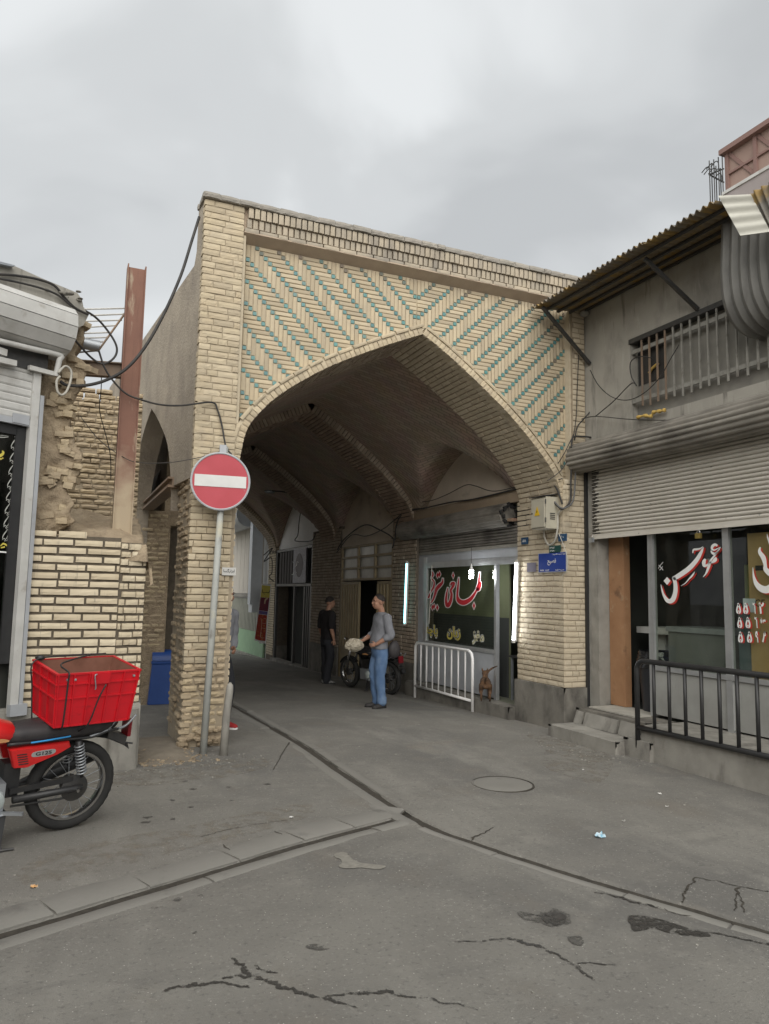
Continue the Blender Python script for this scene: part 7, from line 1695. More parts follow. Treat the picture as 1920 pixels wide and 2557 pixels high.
hoop(z1 - 0.010, 0.97, 0.012, 0.075, 'rim'); hoop(z1 - 0.075, 0.985, 0.008, 0.045, 'rib'); hoop(z0 + 0.185, 0.955, 0.008, 0.045, 'rib'); hoop(z0, 0.88, 0.010, 0.045, 'rib')
def wall_pt(u, side, z):
    s = 0.90 + 0.10 * (z - z0) / (z1 - z0)
    if side == 'front': return V(mx_ + hl * s * u, -hw * s, z), V(0, -1, 0), V(1, 0, 0)
    if side == 'left': return V(mx_ - hl * s, hw * s * u, z), V(-1, 0, 0), V(0, 1, 0)
    if side == 'right': return V(mx_ + hl * s, hw * s * u, z), V(1, 0, 0), V(0, 1, 0)
    return V(mx_ + hl * s * u, hw * s, z), V(0, 1, 0), V(1, 0, 0)
for side, us in (('front', (-0.995, -0.62, -0.25, 0.25, 0.62, 0.995)), ('back', (-0.99, -0.5, 0, 0.5, 0.99)), ('left', (-0.99, -0.33, 0.33, 0.99)), ('right', (-0.99, 0, 0.99))):
    for u in us:
        (a, n_, t1), (b, _, _) = wall_pt(u, side, z0 + 0.005), wall_pt(u, side, z1 - 0.01); mb = MB()
        mb.loft([[p - t1 * 0.004, p + t1 * 0.004, p + t1 * 0.004 + n_ * 0.012, p - t1 * 0.004 + n_ * 0.012] for p in (a, b)]); CB(mb, 'rib', M['crate_red'])
a, n_, t1 = wall_pt(0.0, 'front', z1 - 0.04)
mb = MB(); mb.obox(a + n_ * 0.012, t1 * 0.062, n_ * 0.008, V(0, 0, 0.036)); CB(mb, 'handle_boss', M['crate_red'])
mb = MB(); mb.tube(catmull([a + n_ * 0.025 + V(-0.03, 0, 0.03), a + n_ * 0.03 + V(-0.045, 0, 0.02), a + n_ * 0.028 + V(-0.03, 0, -0.05), a + n_ * 0.026 + V(-0.03, 0, -0.07)], 5), 0.004, 6); CB(mb, 'wire_hook', M['galv'], smooth=True)
for u in (-0.78, -0.6, 0.88):
    p_, n_, t1 = wall_pt(u, 'front', z1 - 0.04); mb = MB(); mb.lathe(p_, n_, [(0, 0.016), (0.008, 0.014), (0.008, 0)], 10); CB(mb, 'bolt', M['galv'])
ST_ = thing('elastic_strap', 'black elastic straps tied over the red crate', 'strap', (bk[0] + 0.3, bk[1], 0.76))
def sw(p): return np.array(BM @ Vector([float(q) for q in p]))
for pts in ([(0.04, -0.245, 1.04), (0.005, -0.238, 0.95), (-0.03, -0.212, 0.78), (-0.05, -0.12, 0.70)], [(cx0 + 0.10, -0.10, 0.72), (cx0 + 0.06, -0.225, 0.80), (cx0 + 0.055, -0.235, 1.08), (cx0 + 0.06, -0.215, 1.126), (cx0 + 0.10, 0.0, 1.13), (cx0 + 0.40, 0.215, 1.13)],
            [(cx0 - 0.005, 0.10, 0.72), (cx0 - 0.025, 0.12, 0.95), (cx0 - 0.03, 0.13, 1.12), (cx0 + 0.2, 0.2, 1.132), (cx0 + 0.5, 0.215, 1.13)]):
    mb = MB(); mb.tube([sw(p) for p in catmull(pts, 6)], 0.0055, 6); mb.build('cord', M['black'], ST_, smooth=True)
pk = sw((cx0 + 0.02, 0.16, 1.135)); mb = MB(); mb.ell(pk, (0.03, 0.02, 0.018), 8, 5); mb.build('knot', M['black'], ST_, smooth=True)

# second machine in the passage, dark, behind the man in grey
b2_ = onZ(975, 1737, -0.22)
x2, y2 = b2_[0], b2_[1]
bike2, _ = motorcycle('motorcycle', 'dark motorcycle parked by the beige gate behind the man in grey', (x2, y2, float(zg(x2, y2))), math.radians(-76), pmat('black_gloss', (0.015, 0.015, 0.017), (0.02, 0.02, 0.022), 5, 0.25, 0, spec=0.5, coat=0.3), math.radians(4))

# ------------------------------------------------------------------ people and the cat
def fuse(mb, name, mat_, parent, voxel=0.010, it=6, folds=0.0):
    me = mb.mesh('tmp'); o = bpy.data.objects.new('tmp', me); COL.objects.link(o)
    r = o.modifiers.new('r', 'REMESH'); r.mode = 'VOXEL'; r.voxel_size = voxel; r.use_smooth_shade = True
    s = o.modifiers.new('s', 'SMOOTH'); s.iterations = it; s.factor = 0.5
    bpy.context.view_layer.update()
    me2 = bpy.data.meshes.new_from_object(o.evaluated_get(bpy.context.evaluated_depsgraph_get()))
    bpy.data.objects.remove(o); bpy.data.meshes.remove(me)
    if folds:
        n = len(me2.vertices); co = np.empty(n * 3, np.float32); nr = np.empty(n * 3, np.float32)
        me2.vertices.foreach_get('co', co); me2.vertex_normals.foreach_get('vector', nr); co = co.reshape(-1, 3).astype(float); nr = nr.reshape(-1, 3)
        w = co[:, 2] * 13 + 3.0 * fbm(co[:, 0] * 7, co[:, 1] * 7, co[:, 2] * 4, 2)
        f_ = np.sin(w * 1.9) * 0.5 + fbm(co[:, 0] * 16, co[:, 1] * 16, co[:, 2] * 9, 3) * 1.3
        co = co + nr * (folds * (f_ + 0.75))[:, None]
        me2.vertices.foreach_set('co', co.astype(np.float32).ravel()); me2.update()
    me2.name = name; me2.materials.clear(); me2.materials.append(mat_)
    me2.polygons.foreach_set('use_smooth', [True] * len(me2.polygons))
    return link(bpy.data.objects.new(name, me2), parent)
def limb(mb, pts, radii, n=12):
    P = catmull([tuple(p) for p in pts], 5); Rr = [q[0] for q in catmull([(r, 0, 0) for r in radii], 5)]
    mb.tube(P, Rr, n); mb.ell(P[0], (Rr[0],) * 3, 10, 6); mb.ell(P[-1], (Rr[-1],) * 3, 10, 6)
def torso(mb, secs, n=18):
    """secs: (centre, half width vector, half depth vector)"""
    rings = []
    C = catmull([tuple(s[0]) for s in secs], 5); W = catmull([tuple(s[1]) for s in secs], 5); D = catmull([tuple(s[2]) for s in secs], 5)
    for c_, w, d in zip(C, W, D):
        rings.append([c_ + w * (abs(math.cos(a)) ** 0.85 * np.sign(math.cos(a))) + d * (abs(math.sin(a)) ** 0.9 * np.sign(math.sin(a))) for a in np.linspace(0, 2 * math.pi, n, endpoint=False)])
    mb.loft(rings)
SKIN = pmat('skin', (0.36, 0.20, 0.135), (0.31, 0.165, 0.11), 9, 0.55, 0.1, 90)
HAIR = pmat('dark_hair', (0.022, 0.018, 0.016), (0.035, 0.028, 0.024), 40, 0.7, 0.5, 120)
def frame(loc, ang):
    f = V(math.cos(ang), math.sin(ang), 0); l = V(-math.sin(ang), math.cos(ang), 0); L = np.array(loc, float)
    return lambda x, y, z: L + f * x + l * y + V(0, 0, z)          # x forward, y to the person's left
def head(mbB, T, c_, tilt=0.0, beard=False, r=1.0):
    """c_ = centre of the head in the person's frame"""
    cx_, cy_, cz_ = c_; q = lambda x, y, z: T(cx_ + x * r, cy_ + y * r, cz_ + z * r)
    def el(x, y, z, a, b, c2):
        rx, ry = q(1, 0, 0) - q(0, 0, 0), q(0, 1, 0) - q(0, 0, 0); Rm = np.column_stack([rx, ry, V(0, 0, 1)])
        mbB.ell(q(x, y, z), (a, b, c2), 14, 10, Rm)
    el(-0.012, 0, 0.03, 0.096, 0.076, 0.092); el(0.020, 0, -0.035, 0.072, 0.060, 0.082); el(0.040, 0, -0.085, 0.036, 0.034, 0.028)
    el(0.095, 0, -0.018, 0.018, 0.013, 0.024); el(0.088, 0, 0.012, 0.012, 0.010, 0.03); el(0.082, 0.0, -0.062, 0.014, 0.026, 0.010)
    for s in (1, -1): el(0.078, 0.030 * s, 0.026, 0.016, 0.024, 0.008); el(0.058, 0.038 * s, -0.03, 0.028, 0.024, 0.03); el(-0.012, 0.078 * s, -0.006, 0.016, 0.009, 0.032)
def eyes(T, c_, parent):
    for s_ in (1, -1):
        mb = MB(); mb.ell(T(c_[0] + 0.088, c_[1] + 0.031 * s_, c_[2] + 0.012), (0.008, 0.010, 0.006), 8, 6); mb.build('eye', M['black'], parent, smooth=True)
        mb = MB(); mb.tube([T(c_[0] + 0.092, c_[1] + 0.014 * s_, c_[2] + 0.030), T(c_[0] + 0.094, c_[1] + 0.032 * s_, c_[2] + 0.034), T(c_[0] + 0.080, c_[1] + 0.052 * s_, c_[2] + 0.028)], 0.0045, 6); mb.build('eyebrow', HAIR, parent, smooth=True)
    mb = MB(); mb.ell(T(c_[0] + 0.092, c_[1], c_[2] - 0.060), (0.006, 0.022, 0.006), 10, 6); mb.build('lips', LIPS, parent, smooth=True)
LIPS = pmat('lips', (0.26, 0.11, 0.085), None, 9, 0.6, 0)
def hair(T, c_, parent, mat_, cut=0.0, full=1.0):
    eyes(T, c_, parent)
    mb = MB(); cx_, cy_, cz_ = c_; q = lambda x, y, z: T(cx_ + x, cy_ + y, cz_ + z)
    for i, ph in enumerate(np.linspace(0, 1, 11)[:-1]):
        pass
    rings = []
    for k in range(9):
        t = k / 8; rings.append([])
        for j in range(26):
            a = 2 * math.pi * j / 26; back = 0.5 - 0.5 * math.cos(a)
            low = 0.62 + 0.95 * back ** 0.8 + (0.18 if 0.2 < back < 0.75 else 0)            # how far down the hair reaches
            ph = 0.02 + t * low * 1.18
            rr = 1.0 + 0.02 * vnoise(j * 1.3, k * 1.7)
            rings[-1].append(q(-0.014 + 0.105 * full * rr * math.sin(ph) * math.cos(a), 0.084 * full * rr * math.sin(ph) * math.sin(a), 0.030 + 0.103 * full * rr * math.cos(ph)))
    mb.loft(rings, cap=False); mb.add(rings[0], [tuple(range(26))])
    return mb.build('hair', mat_, parent, smooth=True)
def hand(mb, T, wrist, fwd, palmn, curl=0.6, s=1.0):
    """wrist, direction of the fingers and palm normal in the person's frame"""
    o = T(0, 0, 0); w = T(*wrist); f = unit(T(*fwd) - o); pn = unit(T(*palmn) - o); sd = unit(np.cross(f, pn)); pn = np.cross(sd, f)
    mb.ell(w + f * 0.045 * s, (0.040 * s, 0.036 * s, 0.016 * s), 10, 6, np.column_stack([f, sd, pn]))
    for k, (off, L) in enumerate(((-0.027, 0.068), (-0.009, 0.078), (0.009, 0.074), (0.026, 0.058))):
        b = w + f * 0.075 * s + sd * off * s; a1 = curl; p1 = b + (f * math.cos(a1) + pn * math.sin(a1)) * L * 0.5 * s; a2 = curl * 2.1; p2 = p1 + (f * math.cos(a2) + pn * math.sin(a2)) * L * 0.5 * s
        mb.tube([b, p1, p2], [0.0088 * s, 0.0082 * s, 0.0068 * s], 7); mb.ell(p2, (0.0068 * s,) * 3, 6, 5)
    b = w + f * 0.02 * s - sd * 0.03 * s; p1 = b + (f * 0.6 - sd * 0.5 + pn * 0.4) * 0.038 * s; p2 = p1 + (f * 0.85 + pn * 0.35) * 0.03 * s
    mb.tube([b, p1, p2], [0.0105 * s, 0.0098 * s, 0.0075 * s], 7); mb.ell(p2, (0.0075 * s,) * 3, 6, 5)
def shoe(T, p, ang, parent, mat_, sole, L=0.27, nm='shoe'):
    x, y, z = p; f = V(math.cos(ang), math.sin(ang), 0); l = V(-math.sin(ang), math.cos(ang), 0)
    q = lambda a, b, c2: T(*(V(x, y, z) + f * a + l * b + V(0, 0, c2)))
    mb = MB(); rings = []
    for a, w, h in ((-0.085, 0.026, 0.060), (-0.07, 0.036, 0.085), (-0.02, 0.039, 0.090), (0.04, 0.042, 0.070), (0.10, 0.047, 0.052), (0.15, 0.042, 0.042), (0.175, 0.022, 0.030)):
        rings.append([q(a, w * math.cos(t), 0.018 + max(0, h * math.sin(t))) for t in np.linspace(0, math.pi, 9)])
    mb.loft(rings, cap=True); o = mb.build(nm, mat_, parent, smooth=True)
    mb = MB(); out = [(-0.09, 0.0), (-0.075, 0.034), (0.0, 0.040), (0.10, 0.050), (0.155, 0.044), (0.185, 0.0), (0.155, -0.044), (0.10, -0.050), (0.0, -0.040), (-0.075, -0.034)]
    mb.prism([q(a, b, 0.0) for a, b in out], (0, 0, 0.022)); mb.build('sole', sole, o)

# --- man in grey, standing and looking left, hands at the waist
g_ = onZ(*ov(820, 1524), -0.10)
GX, GY = g_[0], g_[1]
man = thing('person', 'man in grey sweater and blue jeans looking down beside the dark motorcycle', 'person', (GX, GY, zg(GX, GY)))
view = math.atan2(GY - CAM[1], GX - CAM[0])
T = frame((GX, GY, float(zg(GX, GY))), view + math.radians(112))       # faces left, a little towards the camera
bd = MB()
hc = (0.055, 0.0, 1.625)
head(bd, T, hc)
limb(bd, [T(-0.01, 0, 1.42), T(0.005, 0, 1.50), T(0.035, 0, 1.56)], [0.058, 0.052, 0.054])
torso(bd, [(T(0.02, 0, 0.92), T(0, .15, 0) - T(0, 0, 0), T(.10, 0, 0) - T(0, 0, 0)), (T(0.0, 0, 1.15), T(0, .14, 0) - T(0, 0, 0), T(.09, 0, 0) - T(0, 0, 0)), (T(-0.01, 0, 1.36), T(0, .17, 0) - T(0, 0, 0), T(.095, 0, 0) - T(0, 0, 0)), (T(-0.01, 0, 1.45), T(0, .09, 0) - T(0, 0, 0), T(.06, 0, 0) - T(0, 0, 0))])
LA = [(-0.02, 0.185, 1.385), (-0.06, 0.245, 1.12), (0.14, 0.17, 0.985)]
RA = [(-0.02, -0.185, 1.385), (0.02, -0.245, 1.13), (0.24, -0.17, 1.02)]
for A_ in (LA, RA):
    limb(bd, [T(*A_[0]), T(*((np.array(A_[0]) + np.array(A_[1])) / 2)), T(*A_[1]), T(*((np.array(A_[1]) + np.array(A_[2])) / 2)), T(*A_[2])], [0.048, 0.045, 0.040, 0.038, 0.026])
hand(bd, T, LA[2], (0.9, -0.35, -0.25), (0, -1, 0.1), 0.7)
hand(bd, T, RA[2], (0.9, 0.15, -0.3), (0, 1, 0), 0.8)
for s in (1, -1):
    limb(bd, [T(0.02, 0.08 * s, 0.88), T(0.035, 0.075 * s, 0.5), T(0.0, 0.07 * s, 0.10)], [0.075, 0.05, 0.036])
fuse(bd, 'body', SKIN, man, 0.0075, 4)
sh = MB()
torso(sh, [(T(0.025, 0, 0.905), T(0, .175, 0) - T(0, 0, 0), T(.118, 0, 0) - T(0, 0, 0)), (T(0.03, 0, 1.02), T(0, .172, 0) - T(0, 0, 0), T(.125, 0, 0) - T(0, 0, 0)), (T(0.005, 0, 1.18), T(0, .165, 0) - T(0, 0, 0), T(.112, 0, 0) - T(0, 0, 0)), (T(-0.005, 0, 1.34), T(0, .195, 0) - T(0, 0, 0), T(.112, 0, 0) - T(0, 0, 0)), (T(-0.01, 0, 1.42), T(0, .16, 0) - T(0, 0, 0), T(.085, 0, 0) - T(0, 0, 0)), (T(-0.005, 0, 1.465), T(0, .075, 0) - T(0, 0, 0), T(.062, 0, 0) - T(0, 0, 0))])
for A_, f2 in ((LA, 0.32), (RA, 0.32)):
    e_ = np.array(A_[1]) + (np.array(A_[2]) - np.array(A_[1])) * f2
    limb(sh, [T(*A_[0]), T(*((np.array(A_[0]) + np.array(A_[1])) / 2)), T(*A_[1]), T(*e_)], [0.072, 0.064, 0.062, 0.056])
GREY = pmat('grey_knit', (0.215, 0.22, 0.24), (0.18, 0.185, 0.20), 10, 0.95, 0.6, 160)
fuse(sh, 'sweater', GREY, man, 0.010, 5, 0.0075)
jn = MB()
torso(jn, [(T(0.02, 0, 0.965), T(0, .155, 0) - T(0, 0, 0), T(.108, 0, 0) - T(0, 0, 0)), (T(0.015, 0, 0.86), T(0, .168, 0) - T(0, 0, 0), T(.122, 0, 0) - T(0, 0, 0)), (T(0.01, 0, 0.78), T(0, .16, 0) - T(0, 0, 0), T(.11, 0, 0) - T(0, 0, 0))])
for s, fx in ((1, 0.0), (-1, 0.03)):
    limb(jn, [T(0.01, 0.083 * s, 0.83), T(0.03 + fx, 0.085 * s, 0.62), T(0.035 + fx, 0.08 * s, 0.47), T(0.01 + fx, 0.075 * s, 0.25), T(-0.005 + fx, 0.075 * s, 0.09)], [0.098, 0.088, 0.074, 0.066, 0.062])
    for z in (0.16, 0.12, 0.08): jn.ell(T(-0.004 + fx, 0.075 * s, z), (0.070, 0.070, 0.016), 12, 6)
DENIM = pmat('blue_denim', (0.075, 0.135, 0.25), (0.12, 0.19, 0.31), 7, 0.9, 0.6, 140, stains=[((0.19, 0.26, 0.36), 4, 0.56, 0.72, None, 0.6)])
fuse(jn, 'jeans', DENIM, man, 0.010, 4, 0.0075)
hair(T, hc, man, HAIR, full=0.97)
mb = MB(); mb.loft([[T(0.02 + 0.112 * math.cos(a), 0.160 * math.sin(a), z) for a in np.linspace(0, 2 * math.pi, 24, endpoint=False)] for z in (0.925, 0.96)], cap=False); mb.build('belt', M['black'], man)
DSHOE = pmat('dark_shoe', (0.03, 0.028, 0.027), (0.045, 0.042, 0.04), 12, 0.6, 0.2); SOLE = pmat('dark_sole', (0.02, 0.02, 0.02), None, 5, 0.8, 0)
shoe(T, (0.005, 0.08, 0.0), 0.35, man, DSHOE, SOLE); shoe(T, (0.03, -0.08, 0.0), -0.1, man, DSHOE, SOLE)
ph = T(0.335, -0.14, 0.985); mb = MB(); mb.obox(ph, (0.035, 0, 0.01), (0, 0.012, 0), (-0.005, 0, 0.022)); tag(mb.build('cigarette_pack', pmat('blue_white_pack', (0.10, 0.18, 0.5), (0.6, 0.6, 0.65), 60, 0.5, 0), None), 'small blue and white pack in the hand of the man in grey', 'pack')
mb = MB(); bg = T(0.36, -0.16, 0.93)
def bagp(u, v):
    a = 2 * math.pi * u; ph_ = math.pi * v; k = 1 + 0.28 * fbm(math.cos(a) * 2.5 + 4, math.sin(a) * 2.5, v * 5) + 0.12 * fbm(math.cos(a) * 8, math.sin(a) * 8, v * 12)
    return bg + V(-0.02, 0, 0.02) + V(0.15 * k * math.sin(ph_) * math.cos(a), 0.10 * k * math.sin(ph_) * math.sin(a), 0.095 * k * math.cos(ph_))
mb.grid(bagp, list(np.linspace(0, 1, 36)), list(np.linspace(0, 1, 22))); tag(mb.build('plastic_bag', pmat('cream_bag', (0.46, 0.41, 0.32), (0.36, 0.32, 0.25), 12, 0.4, 0.2, 60), None), 'crumpled cream plastic bag on the dark motorcycle handlebar', 'bag')
# black shoulder bag behind him
mb = MB(); sb = T(-0.16, 0.16, 0.90); mb.ell(sb, (0.10, 0.05, 0.14), 12, 8); tag(mb.build('shoulder_bag', M['seat'], None, smooth=True), 'black bag hanging behind the man in grey', 'bag')

# --- man in black, back half turned, right arm hanging
k_ = onZ(*ov(705, 1468), -0.17)
KX, KY = k_[0], k_[1]
man2 = thing('person', 'man in black shirt and dark trousers standing by the passage wall', 'person', (KX, KY, zg(KX, KY)))
view = math.atan2(KY - CAM[1], KX - CAM[0])
T = frame((KX, KY, float(zg(KX, KY))), view - math.radians(62))
D_ = lambda w, d: (T(0, w, 0) - T(0, 0, 0), T(d, 0, 0) - T(0, 0, 0))
bd = MB(); hc = (0.05, 0.0, 1.66); head(bd, T, hc)
limb(bd, [T(-0.01, 0, 1.45), T(0.005, 0, 1.53), T(0.03, 0, 1.59)], [0.060, 0.055, 0.056])
torso(bd, [(T(0, 0, 0.95),) + D_(.15, .10), (T(0, 0, 1.2),) + D_(.15, .10), (T(-0.01, 0, 1.40),) + D_(.18, .10), (T(-0.01, 0, 1.48),) + D_(.09, .06)])
for s in (1, -1):
    A_ = [(-0.02, 0.20 * s, 1.42), (-0.05, 0.255 * s, 1.14), (0.02, 0.245 * s, 0.90)]
    limb(bd, [T(*A_[0]), T(*((np.array(A_[0]) + np.array(A_[1])) / 2)), T(*A_[1]), T(*((np.array(A_[1]) + np.array(A_[2])) / 2)), T(*A_[2])], [0.052, 0.049, 0.043, 0.041, 0.028]); hand(bd, T, A_[2], (0.15, 0, -1), (0.3, -s, 0), 0.55)
    limb(bd, [T(0, 0.08 * s, 0.9), T(0.02, 0.09 * s, 0.5), T(0, 0.10 * s, 0.08)], [0.075, 0.05, 0.036])
fuse(bd, 'body', SKIN, man2, 0.008, 4)
sh = MB(); torso(sh, [(T(0.01, 0, 0.90),) + D_(.185, .135), (T(0.015, 0, 1.1),) + D_(.178, .132), (T(0, 0, 1.36),) + D_(.205, .120), (T(-0.01, 0, 1.45),) + D_(.165, .085), (T(0, 0, 1.50),) + D_(.075, .062)])
for s in (1, -1): limb(sh, [T(-0.02, 0.195 * s, 1.425), T(-0.03, 0.225 * s, 1.30), T(-0.045, 0.25 * s, 1.18)], [0.080, 0.074, 0.070])
fuse(sh, 't_shirt', pmat('black_cotton', (0.016, 0.014, 0.015), (0.022, 0.02, 0.02), 10, 0.95, 0.4, 120), man2, 0.010, 5, 0.0075)
tr = MB(); torso(tr, [(T(0.01, 0, 0.98),) + D_(.165, .115), (T(0, 0, 0.86),) + D_(.175, .13), (T(0, 0, 0.78),) + D_(.165, .12)])
for s, fx in ((1, 0.03), (-1, -0.06)): limb(tr, [T(0, 0.085 * s, 0.84), T(0.02, 0.095 * s, 0.5), T(fx * 0.5, 0.10 * s, 0.28), T(fx, 0.105 * s, 0.07)], [0.10, 0.085, 0.080, 0.078])
fuse(tr, 'trousers', pmat('charcoal_trousers', (0.022, 0.023, 0.027), (0.03, 0.031, 0.036), 10, 0.95, 0.4, 120), man2, 0.010, 4, 0.0075)
hair(T, hc, man2, HAIR, full=1.03)
SL = pmat('black_slipper', (0.02, 0.02, 0.02), (0.35, 0.35, 0.34), 30, 0.7, 0)
shoe(T, (0.03, 0.11, 0.0), 0.15, man2, SL, SOLE, nm='slipper'); shoe(T, (-0.06, -0.11, 0.0), -0.5, man2, SL, SOLE, nm='slipper')
# --- someone half hidden behind the left pier
h_ = onZ(*crop(380, 1500, 5.27)(1075, 1672), -0.02)
HX, HY = h_[0] - 0.13, h_[1] + 0.02
man3 = thing('person', 'person in black trousers and red shoe mostly hidden behind the left pier', 'person', (HX, HY, gz(HX, HY)))
T = frame((HX - 0.02, HY + 0.05, gz(HX, HY)), math.radians(-62))
D_ = lambda w, d: (T(0, w, 0) - T(0, 0, 0), T(d, 0, 0) - T(0, 0, 0))
bd = MB(); hc = (0.02, 0.0, 1.60); head(bd, T, hc); limb(bd, [T(-0.01, 0, 1.38), T(0, 0, 1.47), T(0.01, 0, 1.53)], [0.056, 0.052, 0.052])
torso(bd, [(T(-0.1, 0, 0.9),) + D_(.14, .10), (T(-0.08, 0, 1.2),) + D_(.15, .10), (T(-0.05, 0, 1.40),) + D_(.10, .07)])
for s in (1, -1):
    limb(bd, [T(-0.05, 0.17 * s, 1.36), T(-0.09, 0.21 * s, 1.10), T(0.0, 0.15 * s, 0.95)], [0.05, 0.042, 0.03]); hand(bd, T, (0.0, 0.15 * s, 0.95), (0.8, -0.3 * s, -0.4), (0, -s, 0), 0.6)
    limb(bd, [T(-0.1, 0.08 * s, 0.88), T(0.02, 0.08 * s, 0.48), T(0.0, 0.075 * s, 0.1)], [0.07, 0.05, 0.036])
fuse(bd, 'body', SKIN, man3, 0.009, 4)
sh = MB(); torso(sh, [(T(-0.12, 0, 0.80),) + D_(.165, .12), (T(-0.1, 0, 1.05),) + D_(.165, .12), (T(-0.06, 0, 1.32),) + D_(.185, .11), (T(-0.03, 0, 1.43),) + D_(.09, .07)])
for s in (1, -1): limb(sh, [T(-0.05, 0.17 * s, 1.36), T(-0.09, 0.21 * s, 1.10), T(-0.03, 0.17 * s, 0.99)], [0.07, 0.062, 0.055])
fuse(sh, 'shirt', GREY, man3, 0.011, 5, 0.0075)
tr = MB(); torso(tr, [(T(-0.11, 0, 0.92),) + D_(.15, .115), (T(-0.11, 0, 0.80),) + D_(.16, .125)])
for s in (1, -1): limb(tr, [T(-0.1, 0.08 * s, 0.84), T(0.0, 0.08 * s, 0.62), T(0.03, 0.08 * s, 0.46), T(0.01, 0.078 * s, 0.26), T(0.0, 0.078 * s, 0.10)], [0.095, 0.085, 0.075, 0.066, 0.056])
fuse(tr, 'trousers', bpy.data.materials['charcoal_trousers'], man3, 0.010, 4)
hair(T, hc, man3, HAIR)
RS = pmat('red_canvas_shoe', (0.35, 0.03, 0.03), (0.28, 0.025, 0.025), 20, 0.8, 0.1)
for s in (1, -1): shoe(T, (0.01, 0.08 * s, 0.0), 0.1 * s, man3, RS, M['white_text'])

# --- cat on the step, seen from behind with its tail up
q_ = onX(*crop(980, 1180, 3.302)(790, 1870), 4.78); cz0 = 0.06
cat = thing('cat', 'ginger and dark tabby cat on the kitchen step seen from behind', 'cat', (4.78, q_[1], cz0))
_Tc = frame((0, 0, 0), math.radians(60)); T = lambda x, y, z: np.array([4.74, q_[1] + 0.02, cz0]) + 1.28 * _Tc(x, y, z)
cb2 = MB()
torso(cb2, [(T(-0.12, 0, 0.19), T(0, .045, 0) - T(0, 0, 0), V(0, 0, .05)), (T(-0.08, 0, 0.195), T(0, .066, 0) - T(0, 0, 0), V(0, 0, .075)), (T(0.02, 0, 0.19), T(0, .066, 0) - T(0, 0, 0), V(0, 0, .075)), (T(0.12, 0, 0.20), T(0, .060, 0) - T(0, 0, 0), V(0, 0, .078)), (T(0.18, 0, 0.22), T(0, .040, 0) - T(0, 0, 0), V(0, 0, .055))], 14)
limb(cb2, [T(0.16, 0, 0.23), T(0.20, 0, 0.265), T(0.23, 0, 0.285)], [0.045, 0.042, 0.046]); cb2.ell(T(0.24, 0, 0.29), (0.05, 0.05, 0.045), 12, 8); cb2.ell(T(0.285, 0, 0.275), (0.022, 0.022, 0.018), 8, 6)
for s in (1, -1):
    limb(cb2, [T(-0.08, 0.045 * s, 0.18), T(-0.055, 0.052 * s, 0.115), T(-0.115, 0.05 * s, 0.065), T(-0.095, 0.05 * s, 0.015), T(-0.06, 0.05 * s, 0.010)], [0.045, 0.032, 0.018, 0.016, 0.016], 10)
    limb(cb2, [T(0.13, 0.04 * s, 0.17), T(0.125, 0.042 * s, 0.09), T(0.13, 0.042 * s, 0.012), T(0.15, 0.042 * s, 0.012)], [0.03, 0.021, 0.016, 0.016], 10)
    limb(cb2, [T(0.225, 0.03 * s, 0.325), T(0.225, 0.036 * s, 0.355)], [0.018, 0.005], 8)
limb(cb2, [T(-0.13, 0, 0.22), T(-0.17, 0.0, 0.28), T(-0.16, -0.03, 0.35), T(-0.14, -0.08, 0.39), T(-0.13, -0.13, 0.41)], [0.018, 0.016, 0.016, 0.015, 0.010], 9)
FUR = pmat('tabby_fur', (0.15, 0.08, 0.04), (0.06, 0.04, 0.028), 22, 0.95, 0.8, 120, stains=[((0.025, 0.02, 0.016), 9, 0.55, 0.62, None, 0.9), ((0.5, 0.44, 0.36), 7, 0.66, 0.7, None, 0.8)])
fuse(cb2, 'body', FUR, cat, 0.008, 3)

# ------------------------------------------------------------------ cables
def cable(label, pts, r, mat_=None, k=7):
    mb = MB(); mb.tube(catmull(pts, k), r, 7)
    return tag(mb.build('cable', mat_ or M['cable'], None, smooth=True), label, 'cable')
cA = crop(0, 600, 2.595)
cable('thick black cable sagging from the archway corner to the ruined wall', [onY(*cA(1290, -150), 0.1), onY(*cA(1240, 10), -0.1), onY(*cA(1170, 230), -0.3), onY(*cA(1060, 480), -0.4), onY(*cA(940, 690), -0.4), onY(*cA(820, 830), -0.4), onY(*cA(690, 905), -0.4), onY(*cA(560, 940), -0.45), onY(*cA(440, 940), -0.5), onY(*cA(390, 915), -0.5)], 0.016)
cable('black cable running from the steel post to the no-entry sign', [onY(*cA(640, 715), -0.28), onY(*cA(680, 830), -0.28), onY(*cA(745, 925), -0.28), onY(*cA(820, 995), -0.27), onY(*cA(905, 1030), -0.26), onY(*cA(1040, 1065), -0.2), onY(*cA(1180, 1070), -0.12), onY(*cA(1370, 1050), -0.03), onY(*cA(1410, 1100), -0.03), onY(*cA(1440, 1210), -0.04), onY(*cA(1462, 1330), -0.10), onY(*cA(1500, 1390), -0.15)], 0.010)
cable('looped black cable hanging between shutter box and steel beam', [onY(*cA(430, 400), -0.6), onY(*cA(600, 485), -0.4), onY(*cA(700, 590), -0.3), onY(*cA(755, 690), -0.28), onY(*cA(740, 760), -0.28), onY(*cA(670, 800), -0.28), onY(*cA(590, 760), -0.3), onY(*cA(480, 640), -0.5)], 0.011)
cable('thin cable dropping in front of the eroded brick wall', [onY(*cA(660, 790), 0.0), onY(*cA(655, 960), 0.2), onY(*cA(645, 1100), 0.4), onY(*cA(690, 1280), 0.5), onY(*cA(715, 1400), 0.6), onY(*cA(718, 1550), 0.7)], 0.005)
cable('slack thin wire between steel post and left pier', [onY(*cA(520, 1140), 0.6), onY(*cA(640, 1290), 0.3), onY(*cA(790, 1400), -0.2), onY(*cA(900, 1440), -0.2), onY(*cA(1100, 1440), -0.1), onY(*cA(1300, 1405), -0.06), onY(*cA(1420, 1370), -0.1)], 0.004)
cK = crop(980, 1180, 3.302)
